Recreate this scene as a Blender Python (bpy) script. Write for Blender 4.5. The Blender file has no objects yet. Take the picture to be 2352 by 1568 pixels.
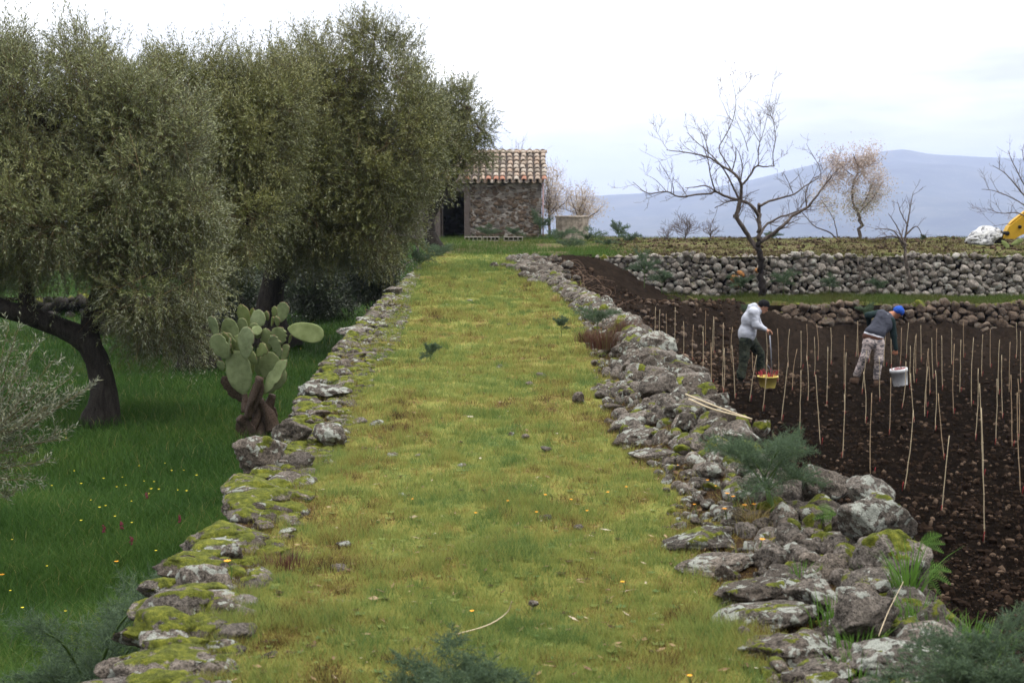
import bpy, bmesh, math, random
import numpy as np
from mathutils import Vector, Matrix

# ------------------------------------------------------------------ camera, sky, sun
F = 3267.0; TH = math.atan(334.0 / F); CAMZ = 1.65
SC = bpy.context.scene
COL = SC.collection
cam = bpy.data.cameras.new('camera'); camo = bpy.data.objects.new('camera', cam); COL.objects.link(camo)
cam.sensor_width = 36.0; cam.lens = 36.0 * F / 2352.0
cam.clip_start = 0.1; cam.clip_end = 60000
camo.location = (0, 0, CAMZ); camo.rotation_euler = (math.pi / 2 - TH, 0, 0)
cam.dof.use_dof = True; cam.dof.focus_distance = 13.0; cam.dof.aperture_fstop = 6.3
SC.camera = camo
SC.view_settings.view_transform = 'Standard'; SC.view_settings.look = 'None'
SC.view_settings.exposure = 0.12; SC.view_settings.gamma = 1.0
SC.cycles.max_bounces = 6; SC.cycles.diffuse_bounces = 3; SC.cycles.transparent_max_bounces = 8
SC.cycles.volume_bounces = 1
SUN_EL = math.radians(60); SUN_ROT = math.radians(115)

world = bpy.data.worlds.new('World'); SC.world = world; world.use_nodes = True
nt = world.node_tree; nt.nodes.clear()
wo = nt.nodes.new('ShaderNodeOutputWorld')
sky = nt.nodes.new('ShaderNodeTexSky'); sky.sky_type = 'NISHITA'; sky.sun_disc = False
sky.sun_elevation = SUN_EL; sky.sun_rotation = SUN_ROT
bg1 = nt.nodes.new('ShaderNodeBackground'); bg1.inputs['Strength'].default_value = 0.13
nt.links.new(sky.outputs[0], bg1.inputs[0])
tc = nt.nodes.new('ShaderNodeTexCoord'); mp = nt.nodes.new('ShaderNodeMapping')
mp.inputs['Scale'].default_value = (1.4, 1.4, 6.5); mp.inputs['Location'].default_value = (3.1, 0.4, 0.25)
nt.links.new(tc.outputs['Generated'], mp.inputs[0])
nz = nt.nodes.new('ShaderNodeTexNoise'); nz.inputs['Scale'].default_value = 1.6; nz.inputs['Detail'].default_value = 5; nz.inputs['Roughness'].default_value = 0.5
nt.links.new(mp.outputs[0], nz.inputs['Vector'])
rp = nt.nodes.new('ShaderNodeValToRGB')
rp.color_ramp.elements[0].position = 0.36; rp.color_ramp.elements[0].color = (0.42, 0.43, 0.445, 1)
rp.color_ramp.elements[1].position = 0.58; rp.color_ramp.elements[1].color = (1.0, 0.99, 0.965, 1)
nt.links.new(nz.outputs['Fac'], rp.inputs[0])
bg2 = nt.nodes.new('ShaderNodeBackground')
sx = nt.nodes.new('ShaderNodeSeparateXYZ'); nt.links.new(tc.outputs['Generated'], sx.inputs[0])
zr1 = nt.nodes.new('ShaderNodeMapRange'); zr1.inputs['From Min'].default_value = 0.0; zr1.inputs['From Max'].default_value = 1.0   # an overcast sky is brighter overhead
zr1.inputs['To Min'].default_value = 1.95; zr1.inputs['To Max'].default_value = 4.6; nt.links.new(sx.outputs['Z'], zr1.inputs['Value'])
# added dimming of the low sky behind the camera, for darker camera-facing sides
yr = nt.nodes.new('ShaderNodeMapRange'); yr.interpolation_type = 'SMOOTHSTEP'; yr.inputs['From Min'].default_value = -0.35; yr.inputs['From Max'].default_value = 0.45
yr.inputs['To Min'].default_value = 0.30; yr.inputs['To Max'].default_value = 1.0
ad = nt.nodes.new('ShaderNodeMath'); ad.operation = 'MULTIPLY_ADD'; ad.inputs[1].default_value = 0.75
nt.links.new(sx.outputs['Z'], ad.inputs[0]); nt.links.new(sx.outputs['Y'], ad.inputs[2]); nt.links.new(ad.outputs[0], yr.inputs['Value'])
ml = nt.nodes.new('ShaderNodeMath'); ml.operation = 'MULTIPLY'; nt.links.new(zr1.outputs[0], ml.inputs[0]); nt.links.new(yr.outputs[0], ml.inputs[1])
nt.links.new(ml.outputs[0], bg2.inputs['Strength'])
nt.links.new(rp.outputs[0], bg2.inputs[0])
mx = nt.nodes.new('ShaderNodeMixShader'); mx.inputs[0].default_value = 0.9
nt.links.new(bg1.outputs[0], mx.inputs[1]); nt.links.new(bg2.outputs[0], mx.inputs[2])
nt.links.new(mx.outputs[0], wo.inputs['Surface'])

sl = bpy.data.lights.new('sun', 'SUN'); sl.energy = 1.5; sl.angle = math.radians(18); sl.color = (1.0, 0.96, 0.88)
so = bpy.data.objects.new('sun', sl); COL.objects.link(so)
sd = Vector((math.sin(SUN_ROT) * math.cos(SUN_EL), math.cos(SUN_ROT) * math.cos(SUN_EL), math.sin(SUN_EL)))
so.rotation_euler = sd.to_track_quat('Z', 'Y').to_euler()

# ------------------------------------------------------------------ helpers
rng = np.random.default_rng(7)
def ray(px, py):
    a = (px - 1176.0) / F; b = (784.0 - py) / F
    c, s = math.cos(TH), math.sin(TH)
    return np.array([a, c + s * b, -s + c * b])
def at(px, py, Y):
    r = ray(px, py); return np.array([0, 0, CAMZ]) + r * (Y / r[1])
def onz(px, py, z):
    r = ray(px, py); t = (z - CAMZ) / r[2]; return np.array([0, 0, CAMZ]) + r * t
def PX(Y): return Y / F            # metres per photo pixel at depth Y

def hash3(i, j, k, seed):
    h = (i.astype(np.int64) * 374761393 + j.astype(np.int64) * 668265263 + k.astype(np.int64) * 2147483647 + seed * 974711) & 0xffffffff
    h = ((h ^ (h >> 13)) * 1274126177) & 0xffffffff
    h = (h ^ (h >> 16)) & 0xffffffff
    h = (h * 2246822519) & 0xffffffff
    h = h ^ (h >> 15)
    return (h & 0xffffff) / float(0xffffff)
def vn(p, seed=0):
    p = np.asarray(p, float); i = np.floor(p); f = p - i; i = i.astype(np.int64)
    u = f * f * (3 - 2 * f); r = 0
    for a in (0, 1):
        wa = u[..., 0] if a else 1 - u[..., 0]
        for b in (0, 1):
            wb = u[..., 1] if b else 1 - u[..., 1]
            for c in (0, 1):
                wc = u[..., 2] if c else 1 - u[..., 2]
                r = r + wa * wb * wc * hash3(i[..., 0] + a, i[..., 1] + b, i[..., 2] + c, seed)
    return r
def fbm(p, o=4, seed=0, g=0.5):
    p = np.asarray(p, float); s = 0; a = 1.0; t = 0
    for q in range(o):
        s = s + a * vn(p * (2.03 ** q) + 17.3 * q, seed + q); t += a; a *= g
    return s / t            # 0..1
def sst(x, a, b):
    t = np.clip((x - a) / (b - a), 0, 1); return t * t * (3 - 2 * t)
def P3(x, y, z=0.0):
    x = np.asarray(x, float); y = np.asarray(y, float); return np.stack([x, y, np.zeros_like(x) + z], -1)

class MB:
    def __init__(s): s.v = []; s.q = []; s.t = []; s.n = 0; s.at = {}; s.qm = []; s.tm = []
    def add(s, v, quads=None, tris=None, m=0, **attrs):
        v = np.asarray(v, float).reshape(-1, 3); k = len(v)
        for nm in list(attrs) + [a for a in s.at if a not in attrs]:
            val = attrs.get(nm, 0.0)
            if nm not in s.at: s.at[nm] = [np.zeros(s.n)]
            s.at[nm].append(np.broadcast_to(np.asarray(val, float), (k,)).copy())
        if quads is not None and len(quads):
            q = np.asarray(quads, np.int64).reshape(-1, 4) + s.n; s.q.append(q); s.qm.append(np.full(len(q), m))
        if tris is not None and len(tris):
            t = np.asarray(tris, np.int64).reshape(-1, 3) + s.n; s.t.append(t); s.tm.append(np.full(len(t), m))
        s.v.append(v); s.n += k
    def build(s, name, mats, parent=None, smooth=True, origin=None):
        me = bpy.data.meshes.new(name)
        V = np.concatenate(s.v) if s.v else np.zeros((0, 3))
        if origin is not None: V = V - np.asarray(origin)
        q = np.concatenate(s.q) if s.q else np.zeros((0, 4), int)
        t = np.concatenate(s.t) if s.t else np.zeros((0, 3), int)
        me.vertices.add(len(V)); me.vertices.foreach_set('co', V.astype(np.float32).ravel())
        L = np.concatenate([q.ravel(), t.ravel()]).astype(np.int32)
        me.loops.add(len(L)); me.loops.foreach_set('vertex_index', L)
        tot = np.concatenate([np.full(len(q), 4), np.full(len(t), 3)]).astype(np.int32)
        st = np.concatenate([[0], np.cumsum(tot)[:-1]]).astype(np.int32) if len(tot) else tot
        me.polygons.add(len(tot)); me.polygons.foreach_set('loop_start', st); me.polygons.foreach_set('loop_total', tot)
        mi = np.concatenate(s.qm + s.tm).astype(np.int32) if len(tot) else tot
        me.polygons.foreach_set('material_index', mi)
        me.polygons.foreach_set('use_smooth', np.full(len(tot), smooth))
        for nm, arr in s.at.items():
            a = me.attributes.new(nm, 'FLOAT', 'POINT'); a.data.foreach_set('value', np.concatenate(arr).astype(np.float32))
        me.update(calc_edges=True)
        for m in (mats if isinstance(mats, (list, tuple)) else [mats]): me.materials.append(m)
        o = bpy.data.objects.new(name, me); COL.objects.link(o)
        if origin is not None: o.location = tuple(float(x) for x in origin)
        if parent is not None:
            o.parent = parent
            if origin is not None:
                o.location = Vector(o.location) - parent.location
            else:
                o.location = -parent.location
        return o
def tag(o, label=None, cat=None, group=None, kind=None):
    if label: o['label'] = label
    if cat: o['category'] = cat
    if group: o['group'] = group
    if kind: o['kind'] = kind
    return o
def empty(name, loc, label, cat, group=None):
    o = bpy.data.objects.new(name, None); o.empty_display_size = 0.1; COL.objects.link(o)
    o.location = tuple(float(x) for x in loc); return tag(o, label, cat, group)

def grid_faces(nu, nv, wrapu=False):
    a = np.arange(nu if wrapu else nu - 1)[:, None]; b = np.arange(nv - 1)[None, :]
    a2 = (a + 1) % nu
    return np.stack([a * nv + b, a2 * nv + b, a2 * nv + b + 1, a * nv + b + 1], -1).reshape(-1, 4)
def tube(mb, pts, rad, sides=8, m=0, rough=0.0, seed=0, cap=True, **attrs):
    pts = np.asarray(pts, float); n = len(pts); rad = np.broadcast_to(np.asarray(rad, float), (n,))
    T = np.gradient(pts, axis=0); T /= np.linalg.norm(T, axis=1)[:, None] + 1e-9
    up = np.array([0.0, 0, 1.0])
    if abs(T[0] @ up) > 0.9: up = np.array([1.0, 0, 0])
    N = np.zeros((n, 3)); a = up - T[0] * (up @ T[0]); N[0] = a / np.linalg.norm(a)
    for i in range(1, n):
        a = N[i - 1] - T[i] * (N[i - 1] @ T[i]); N[i] = a / (np.linalg.norm(a) + 1e-9)
    B = np.cross(T, N); th = np.linspace(0, 2 * math.pi, sides, endpoint=False)
    R = rad[None, :, None] * np.ones((sides, 1, 1))
    ring = np.cos(th)[:, None, None] * N[None] + np.sin(th)[:, None, None] * B[None]
    if rough:
        nn = fbm((pts[None] + ring * rad[None, :, None]) * np.array([1, 1, .45]) / (rad.max() * 0.9), 3, seed)
        R = R * (1 + rough * 2 * (nn[..., None] - 0.5))
    V = pts[None] + ring * R
    fq = grid_faces(sides, n, True)
    ft = []
    V = V.reshape(-1, 3)
    if cap:
        k = len(V); V = np.vstack([V, pts[0], pts[-1]])
        for s_ in range(sides):
            s2 = (s_ + 1) % sides
            ft += [(k, s2 * n, s_ * n), (k + 1, s_ * n + n - 1, s2 * n + n - 1)]
    mb.add(V, fq, ft, m, **attrs)
def spline(pts, n):
    pts = np.asarray(pts, float); k = len(pts)
    if k < 3: return np.array([pts[0] + (pts[-1] - pts[0]) * t for t in np.linspace(0, 1, n)])
    e = np.vstack([2 * pts[0] - pts[1], pts, 2 * pts[-1] - pts[-2]]); out = []
    for t in np.linspace(0, k - 1 - 1e-6, n):
        i = int(t); f = t - i; a, b, c, d = e[i], e[i + 1], e[i + 2], e[i + 3]
        out.append(0.5 * (2 * b + (c - a) * f + (2 * a - 5 * b + 4 * c - d) * f * f + (3 * b - a - 3 * c + d) * f ** 3))
    return np.array(out)
def box(mb, c, s, rot=None, m=0, **attrs):
    c = np.asarray(c, float); s = np.asarray(s, float) / 2
    v = np.array([[x, y, z] for x in (-1, 1) for y in (-1, 1) for z in (-1, 1)], float) * s
    if rot is not None: v = v @ np.array(rot.to_matrix()).T
    mb.add(v + c, [(0, 1, 3, 2), (4, 6, 7, 5), (0, 4, 5, 1), (2, 3, 7, 6), (0, 2, 6, 4), (1, 5, 7, 3)], m=m, **attrs)
def lathe(mb, c, prof, sides=32, m=0, tilt=None, **attrs):
    th = np.linspace(0, 2 * math.pi, sides, endpoint=False); pr = np.asarray(prof, float)
    V = np.stack([np.cos(th)[:, None] * pr[None, :, 0], np.sin(th)[:, None] * pr[None, :, 0], np.ones((sides, 1)) * pr[None, :, 1]], -1)
    V = V.reshape(-1, 3)
    if tilt is not None: V = V @ np.array(tilt.to_matrix()).T
    mb.add(V + np.asarray(c), grid_faces(sides, len(pr), True), m=m, **attrs)

_ico = {}
def ico(l):
    if l not in _ico:
        bm = bmesh.new(); bmesh.ops.create_icosphere(bm, subdivisions=l, radius=1.0)
        v = np.array([x.co[:] for x in bm.verts]); v /= np.linalg.norm(v, axis=1)[:, None]
        f = np.array([[x.index for x in g.verts] for g in bm.faces]); bm.free(); _ico[l] = (v, f)
    return _ico[l]
def rotm(rx, ry, rz):
    return np.array(Matrix.Rotation(rz, 3, 'Z') @ Matrix.Rotation(ry, 3, 'Y') @ Matrix.Rotation(rx, 3, 'X'))
def rock(mb, c, s, rot=(0, 0, 0), seed=0, lvl=3, moss=0.5, lichen=0.4, tone=None, planes=9, m=0, rough=1.0):
    r_ = np.random.default_rng(seed + 11)
    d, f = ico(lvl); s = np.asarray(s, float); c = np.asarray(c, float)
    r = np.full(len(d), 1.12)
    for i in range(planes + 2 if planes else 0):
        n = r_.normal(size=3); n /= np.linalg.norm(n); o = r_.uniform(0.60, 0.97)
        dn = d @ n
        rr = np.where(dn > 0.05, o / np.maximum(dn, 0.05), 9); k = 0.022
        h = np.clip(0.5 + 0.5 * (rr - r) / k, 0, 1); r = rr * (1 - h) + r * h - k * h * (1 - h)
    r = r + (fbm(d * 1.6 + seed * 3.7, 3, seed) - 0.5) * 0.26 * rough
    if lvl >= 3:
        # size-aware pitting so that large stones are not smoother than small ones
        q = d * (s.mean() / 0.035) ; r = r + (fbm(q + seed, 3, seed + 5) - 0.5) * min(0.18, 0.032 / s.mean()) * rough
    v = d * r[:, None] * s
    v = v @ rotm(*rot).T
    nz_ = (v[:, 2] / (np.linalg.norm(v, axis=1) + 1e-9))
    w = v + c
    mn = fbm(w * np.array([16, 26, 20.0]), 3, 91) * 0.6 + fbm(w * 4.0, 2, 92) * 0.4
    mo = sst(mn + 0.12 * nz_ + (moss - 0.5) * 0.42, 0.56, 0.70) * sst(nz_, -0.15, 0.3)
    if lvl >= 3:
        w = w + mo[:, None] * np.array([0, 0, 1.0]) * (0.002 + 0.010 * fbm(w * 40, 2, 93))[:, None] * min(1, s.mean() / 0.08)
    if tone is None: tone = r_.uniform(0, 1)
    mb.add(w, None, f, m, moss=mo, tone=tone, lichen=lichen)
    return w

# ------------------------------------------------------------------ materials
def newmat(name):
    m = bpy.data.materials.new(name); m.use_nodes = True; n = m.node_tree
    b = n.nodes['Principled BSDF']; b.inputs['Roughness'].default_value = 0.85
    b.inputs['Specular IOR Level'].default_value = 0.12
    return m, n, b
def N(n, t, **k):
    x = n.nodes.new(t)
    for a, v in k.items():
        if a in x.inputs: x.inputs[a].default_value = v
        else: setattr(x, a, v)
    return x
def noise(n, scale, detail=4, rough=0.55, coord=None, dist=0.0):
    x = N(n, 'ShaderNodeTexNoise'); x.inputs['Scale'].default_value = scale; x.inputs['Detail'].default_value = detail
    x.inputs['Roughness'].default_value = rough; x.inputs['Distortion'].default_value = dist
    if coord is not None: n.links.new(coord, x.inputs['Vector'])
    return x.outputs['Fac']
def ramp(n, fac, stops):
    r = N(n, 'ShaderNodeValToRGB'); e = r.color_ramp.elements
    while len(e) < len(stops): e.new(0.5)
    for i, (p, c) in enumerate(stops):
        e[i].position = p
        if isinstance(c, (int, float)): c = (c, c, c)
        e[i].color = (c[0], c[1], c[2], 1)
    n.links.new(fac, r.inputs[0]); return r.outputs[0]
def mix(n, fac, a, b, mode='MIX'):
    x = N(n, 'ShaderNodeMix'); x.data_type = 'RGBA'; x.blend_type = mode
    for sock, v in ((x.inputs[0], fac), (x.inputs[6], a), (x.inputs[7], b)):
        if isinstance(v, (int, float)): sock.default_value = v
        elif isinstance(v, tuple): sock.default_value = (*v, 1)
        else: n.links.new(v, sock)
    return x.outputs[2]
def mth(n, op, a, b=0.0, clamp=False):
    x = N(n, 'ShaderNodeMath'); x.operation = op; x.use_clamp = clamp
    for i, v in enumerate((a, b)):
        if isinstance(v, (int, float)): x.inputs[i].default_value = v
        else: n.links.new(v, x.inputs[i])
    return x.outputs[0]
def attr(n, nm):
    x = N(n, 'ShaderNodeAttribute'); x.attribute_name = nm; return x.outputs['Fac']
def ocoord(n): return N(n, 'ShaderNodeNewGeometry').outputs['Position']
def bump(n, b, h, strength=0.5, dist=0.02):
    x = N(n, 'ShaderNodeBump'); x.inputs['Strength'].default_value = strength; x.inputs['Distance'].default_value = dist
    n.links.new(h, x.inputs['Height']); n.links.new(x.outputs[0], b.inputs['Normal'])
def simple(name, c, rough=0.7, var=0.25, scale=40, metal=0.0, bmp=0.3, c2=None):
    m, n, b = newmat(name); co = ocoord(n); f = noise(n, scale, 4, 0.6, co)
    c2 = c2 or tuple(x * (1 - var) for x in c)
    n.links.new(ramp(n, f, [(0.3, c2), (0.7, c)]), b.inputs['Base Color'])
    b.inputs['Roughness'].default_value = rough; b.inputs['Metallic'].default_value = metal
    bump(n, b, f, bmp, 0.01); return m

def mat_rock(name, dark=(0.020, 0.017, 0.014), light=(0.32, 0.28, 0.245), mossA=(0.035, 0.045, 0.008), mossB=(0.25, 0.255, 0.035), bs=1.0, lich=1.0):
    m, n, b = newmat(name); co = ocoord(n)
    big = noise(n, 7, 4, 0.6, co); med = noise(n, 38, 6, 0.7, co); fine = noise(n, 150, 3, 0.8, co); sp1 = noise(n, 95, 5, 0.85, co)
    base = ramp(n, mth(n, 'ADD', mth(n, 'MULTIPLY', med, 0.35), mth(n, 'ADD', mth(n, 'MULTIPLY', big, 0.2), mth(n, 'MULTIPLY', sp1, 0.45))), [(0.41, dark), (0.51, tuple((a * .55 + c * .45) for a, c in zip(dark, light))), (0.60, light)])
    base = mix(n, mth(n, 'MULTIPLY', attr(n, 'tone'), 0.5), base, mix(n, 1.0, base, (0.86, 0.76, 0.66), 'MULTIPLY'))
    t2_ = mth(n, 'FRACT', mth(n, 'MULTIPLY', attr(n, 'tone'), 7.31)); base = mix(n, 1.0, base, ramp(n, t2_, [(0.0, (0.55, 0.54, 0.53)), (1.0, (1.25, 1.25, 1.25))]), 'MULTIPLY')
    pores = N(n, 'ShaderNodeTexVoronoi'); pores.inputs['Scale'].default_value = 85; n.links.new(co, pores.inputs['Vector'])
    pf = ramp(n, pores.outputs['Distance'], [(0.10, 0.0), (0.34, 1.0)])
    base = mix(n, 0.7, base, mix(n, 1.0, base, pf, 'MULTIPLY'))
    li = noise(n, 20, 5, 0.62, co, 0.4); li2 = noise(n, 5.5, 2, 0.5, co)
    lf = mth(n, 'ADD', mth(n, 'MULTIPLY', li, 0.7), mth(n, 'MULTIPLY', li2, 0.3))
    lf = mth(n, 'ADD', lf, mth(n, 'MULTIPLY', attr(n, 'lichen'), 0.10))
    lmask = ramp(n, lf, [(0.612, 0.0), (0.635, 1.0)])
    lcol = ramp(n, fine, [(0.35, (0.24, 0.255, 0.22)), (0.6, (0.46, 0.48, 0.43))])
    base = mix(n, mth(n, 'MULTIPLY', lmask, 0.85 * lich), base, lcol)
    mm = attr(n, 'moss'); mfine = noise(n, 60, 4, 0.7, co)
    mmask = ramp(n, mth(n, 'ADD', mm, mth(n, 'MULTIPLY', mth(n, 'SUBTRACT', mfine, 0.5), 1.7)), [(0.44, 0.0), (0.60, 1.0)])
    mc = ramp(n, mth(n, 'ADD', mth(n, 'MULTIPLY', noise(n, 28, 3, 0.6, co), 0.6), mth(n, 'MULTIPLY', fine, 0.4)), [(0.34, mossA), (0.50, (0.11, 0.125, 0.018)), (0.66, mossB)])
    base = mix(n, mmask, base, mc)
    n.links.new(base, b.inputs['Base Color']); b.inputs['Roughness'].default_value = 0.92
    b.inputs['Specular IOR Level'].default_value = 0.15
    h = mth(n, 'ADD', mth(n, 'MULTIPLY', med, 0.7), mth(n, 'MULTIPLY', fine, 0.35)); h = mth(n, 'ADD', h, mth(n, 'MULTIPLY', pf, 0.25))
    h = mth(n, 'ADD', h, mth(n, 'MULTIPLY', sp1, 0.5)); bump(n, b, h, 1.0 * bs, 0.022); return m
def mat_blade(name, stops, trans=0.35, patch=None):
    m, n, b = newmat(name)
    t = attr(n, 'tone'); c = ramp(n, t, stops)
    n.links.new(c, b.inputs['Base Color']); b.inputs['Roughness'].default_value = 0.6
    tr = N(n, 'ShaderNodeBsdfTranslucent'); n.links.new(c, tr.inputs['Color'])
    ms = N(n, 'ShaderNodeMixShader'); ms.inputs[0].default_value = trans
    out = n.nodes['Material Output']
    n.links.new(b.outputs[0], ms.inputs[1]); n.links.new(tr.outputs[0], ms.inputs[2]); n.links.new(ms.outputs[0], out.inputs['Surface'])
    return m
def mat_bark(name, a=(0.028, 0.024, 0.022), c=(0.11, 0.095, 0.085), scale=14, stretch=0.22, bs=0.9):
    m, n, b = newmat(name); co = ocoord(n); mp_ = N(n, 'ShaderNodeMapping'); mp_.inputs['Scale'].default_value = (1, 1, stretch); n.links.new(co, mp_.inputs[0])
    f = noise(n, scale, 6, 0.7, mp_.outputs[0], 0.6); g = noise(n, scale * 4, 4, 0.7, co)
    h = mth(n, 'ADD', mth(n, 'MULTIPLY', f, 0.7), mth(n, 'MULTIPLY', g, 0.3))
    n.links.new(ramp(n, h, [(0.36, a), (0.62, c)]), b.inputs['Base Color']); b.inputs['Roughness'].default_value = 0.95
    bump(n, b, h, bs, 0.05); return m
def mat_leaf(name, top, top2, back, trans=0.12):
    m, n, b = newmat(name); t = attr(n, 'tone'); c = mix(n, t, top, top2)
    g = N(n, 'ShaderNodeNewGeometry'); c = mix(n, g.outputs['Backfacing'], c, back)
    n.links.new(c, b.inputs['Base Color']); b.inputs['Roughness'].default_value = 0.42; b.inputs['Specular IOR Level'].default_value = 0.5
    tr = N(n, 'ShaderNodeBsdfTranslucent'); n.links.new(c, tr.inputs['Color'])
    ms = N(n, 'ShaderNodeMixShader'); ms.inputs[0].default_value = trans
    n.links.new(b.outputs[0], ms.inputs[1]); n.links.new(tr.outputs[0], ms.inputs[2]); n.links.new(ms.outputs[0], n.nodes['Material Output'].inputs['Surface'])
    return m
# ------------------------------------------------------------------ ground shapes
ZF = -2.15; ZM = -1.85
LE = np.array([(0, -1.0), (4, -1.22), (4.6, -1.28), (5.2, -1.38), (6.3, -1.48), (7, -1.47), (8.3, -1.58), (10.6, -1.68), (12, -1.79), (16.3, -1.98), (21.6, -2.08), (28, -2.15), (36, -2.3), (60, -3.2)])
RE = np.array([(0, 1.9), (4.8, 1.62), (5.7, 1.62), (6.5, 1.60), (7.3, 1.54), (8.6, 1.45), (10.2, 1.40), (12.5, 1.41), (16.3, 1.47), (20.2, 1.36), (25, 0.98), (30, 0.75), (36, 0.5), (60, 0.4)])
LI = np.array([(0, -0.95), (4.95, -1.08), (6.1, -1.10), (8.3, -1.2), (9.6, -1.14), (12.5, -1.28), (18.6, -1.5), (25.7, -1.9), (60, -3.0)])
RI = np.array([(0, 0.9), (4.95, 0.88), (6.4, 0.78), (7.6, 0.85), (9.8, 0.68), (11, 0.70), (14.2, 0.77), (19.2, 0.92), (27, 0.72), (38.5, 0.28), (60, 0.2)])
def lx(Y): return np.interp(Y, LE[:, 0], LE[:, 1])
def rx(Y): return np.interp(Y, RE[:, 0], RE[:, 1])
def li(Y): return np.interp(Y, LI[:, 0], LI[:, 1])
def ri(Y): return np.interp(Y, RI[:, 0], RI[:, 1])
def heap(x, Y):      # rubble bank along the right edge
    t = np.clip((x - ri(Y)) / np.maximum(rx(Y) - ri(Y), 0.05), 0, 1)
    amp = np.interp(Y, [4, 6, 7.5, 10, 13, 16, 20, 27, 30], [-.02, .03, .10, .20, .25, .17, .12, .05, 0])
    return amp * np.minimum(1, t * 1.5) * sst(t, 0, 0.6)
def hpath(x, Y):
    z = (fbm(P3(x * 1.4, Y * 1.4), 4, 3) - 0.5) * 0.10 + (fbm(P3(x * 9, Y * 9), 3, 4) - 0.5) * 0.028
    return z * sst(Y * 0 + 1, 0, 1) + heap(x, Y) * 0.75
def hsoil(x, Y):
    z = ZF + (fbm(P3(x * .8, Y * .8), 4, 21) - .5) * .22 + (fbm(P3(x * 5, Y * 5), 4, 22) - .5) * .15 + (fbm(P3(x * 22, Y * 22), 2, 23) - .5) * .035
    t = np.clip((Y - 26 - 2.4 * np.maximum(0, x - 1.2)) / 12, 0, 1)
    z = z + 2.17 * sst(t, 0, 1) * (1 + 0.25 * (fbm(P3(x * .9, Y * .9), 3, 25) - .5) * sst(t, 0.05, 0.3) * sst(1 - t, 0, .2))
    # loose bank heaped at the foot of the lower wall
    b = sst(Y, np.interp(x, [3, 8], [33.6, 34.6]), 36.4) * np.clip((x - 2.5) / 1.5, 0, 1)
    z = np.maximum(z, np.minimum(z + b * (np.interp(x, [3, 6.3, 7.6, 10, 16], [.98, .98, .62, .52, .42]) + .55 * (fbm(P3(x * .9, Y * .9), 3, 26) - .5)), np.maximum(z, -1.06)))
    return z
def hterr(x, Y): return -1.1 - .55 * (1 - sst(Y - 36.15 - .55 * fbm(P3(x * 1.6, Y * .3), 3, 34), 0, .35)) + (fbm(P3(x * .9, Y * .9), 3, 31) - .5) * .16 + (fbm(P3(x * 5, Y * 5), 2, 32) - .5) * .05
def hmead(x, Y):
    z = ZM + (fbm(P3(x * .35, Y * .35), 3, 41) - .5) * .45 + (fbm(P3(x * 2, Y * 2), 3, 42) - .5) * .06
    z = z + 0.5 * sst(Y, 41.2, 41.6) + 0.6 * sst(Y, 44, 62)
    t = sst(x, -9.5, -3.2) * sst(Y, 37, 50)
    return z * (1 - t) + (-0.1) * t
def htop(x, Y):
    r = sst(x, 2.0, 5.0)
    z = (fbm(P3(x * .7, Y * .7), 3, 51) - .5) * .16 * sst(Y, 39, 43) + (fbm(P3(x * 4, Y * 4), 3, 52) - .5) * .05
    z = z + r * 0.14 * sst(Y, 39, 50) - 0.03
    yc = 62 - 10.5 * r
    z = z - 0.02 * np.maximum(0, Y - yc) ** 2
    z = z - 3.0 * sst(-x, 2.9, 9) * (1 - sst(Y, 47, 54))
    return z

def sheet(name, xs, ys, hf, mat, extra=None, kind='structure', **at_):
    X, Y = np.meshgrid(xs, ys, indexing='ij') if xs.ndim == 1 else (xs, ys)
    Z = hf(X, Y)
    mb = MB(); mb.add(np.stack([X, Y, Z], -1), grid_faces(*X.shape), **at_)
    o = mb.build(name, mat); o['kind'] = kind; return o

# materials of the ground
GP = [(0.0, (0.045, 0.028, 0.016)), (0.16, (0.11, 0.070, 0.024)), (0.30, (0.235, 0.190, 0.060)), (0.46, (0.275, 0.275, 0.075)), (0.66, (0.245, 0.275, 0.075)), (0.84, (0.18, 0.235, 0.064)), (1.0, (0.105, 0.165, 0.048))]
def path_tone(x, Y, z=0):
    a = fbm(P3(x * 1.1, Y * 0.8), 3, 61); b = fbm(P3(x * 7, Y * 4.5), 3, 62); c = fbm(P3(x * 22, Y * 16), 2, 60)
    t = 0.55 + (a - .5) * 0.60 + (b - .5) * 1.0 + (c - .5) * .5
    mid = (li(Y) + ri(Y)) / 2 ; hw = (ri(Y) - li(Y)) / 2
    e = np.abs(x - mid) / hw
    rut = np.exp(-((e - 0.62) / 0.2) ** 2)
    t = t - rut * 0.14 - 0.12 * sst(8 - Y, 0, 3) * e
    t = t + 0.16 * sst(Y, 18, 34)
    t = t - 0.55 * sst(x - ri(Y), -.05, .16) - .3 * sst(li(Y) - x, -.02, .2)
    return np.clip(t, 0.0, 1.0)
m, n, b = newmat('path_turf'); t = attr(n, 'tone'); co = ocoord(n)
t2 = mth(n, 'ADD', t, mth(n, 'MULTIPLY', mth(n, 'SUBTRACT', noise(n, 42, 5, 0.8, co), 0.5), 1.7), True)
c = mix(n, 1.0, ramp(n, t2, GP), (0.80, 0.74, 0.66), 'MULTIPLY')
n.links.new(c, b.inputs['Base Color']); b.inputs['Roughness'].default_value = 0.95
bump(n, b, noise(n, 60, 5, 0.75, co), 0.7, 0.03); M_PATH = m
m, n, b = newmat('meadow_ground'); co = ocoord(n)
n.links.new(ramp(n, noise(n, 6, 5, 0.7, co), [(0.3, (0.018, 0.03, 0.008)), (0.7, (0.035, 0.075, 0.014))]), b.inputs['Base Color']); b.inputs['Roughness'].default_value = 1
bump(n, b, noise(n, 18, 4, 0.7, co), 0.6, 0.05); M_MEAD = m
m, n, b = newmat('tilled_soil'); co = ocoord(n)
f1 = noise(n, 9, 5, 0.7, co); f2 = noise(n, 70, 5, 0.75, co)
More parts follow.
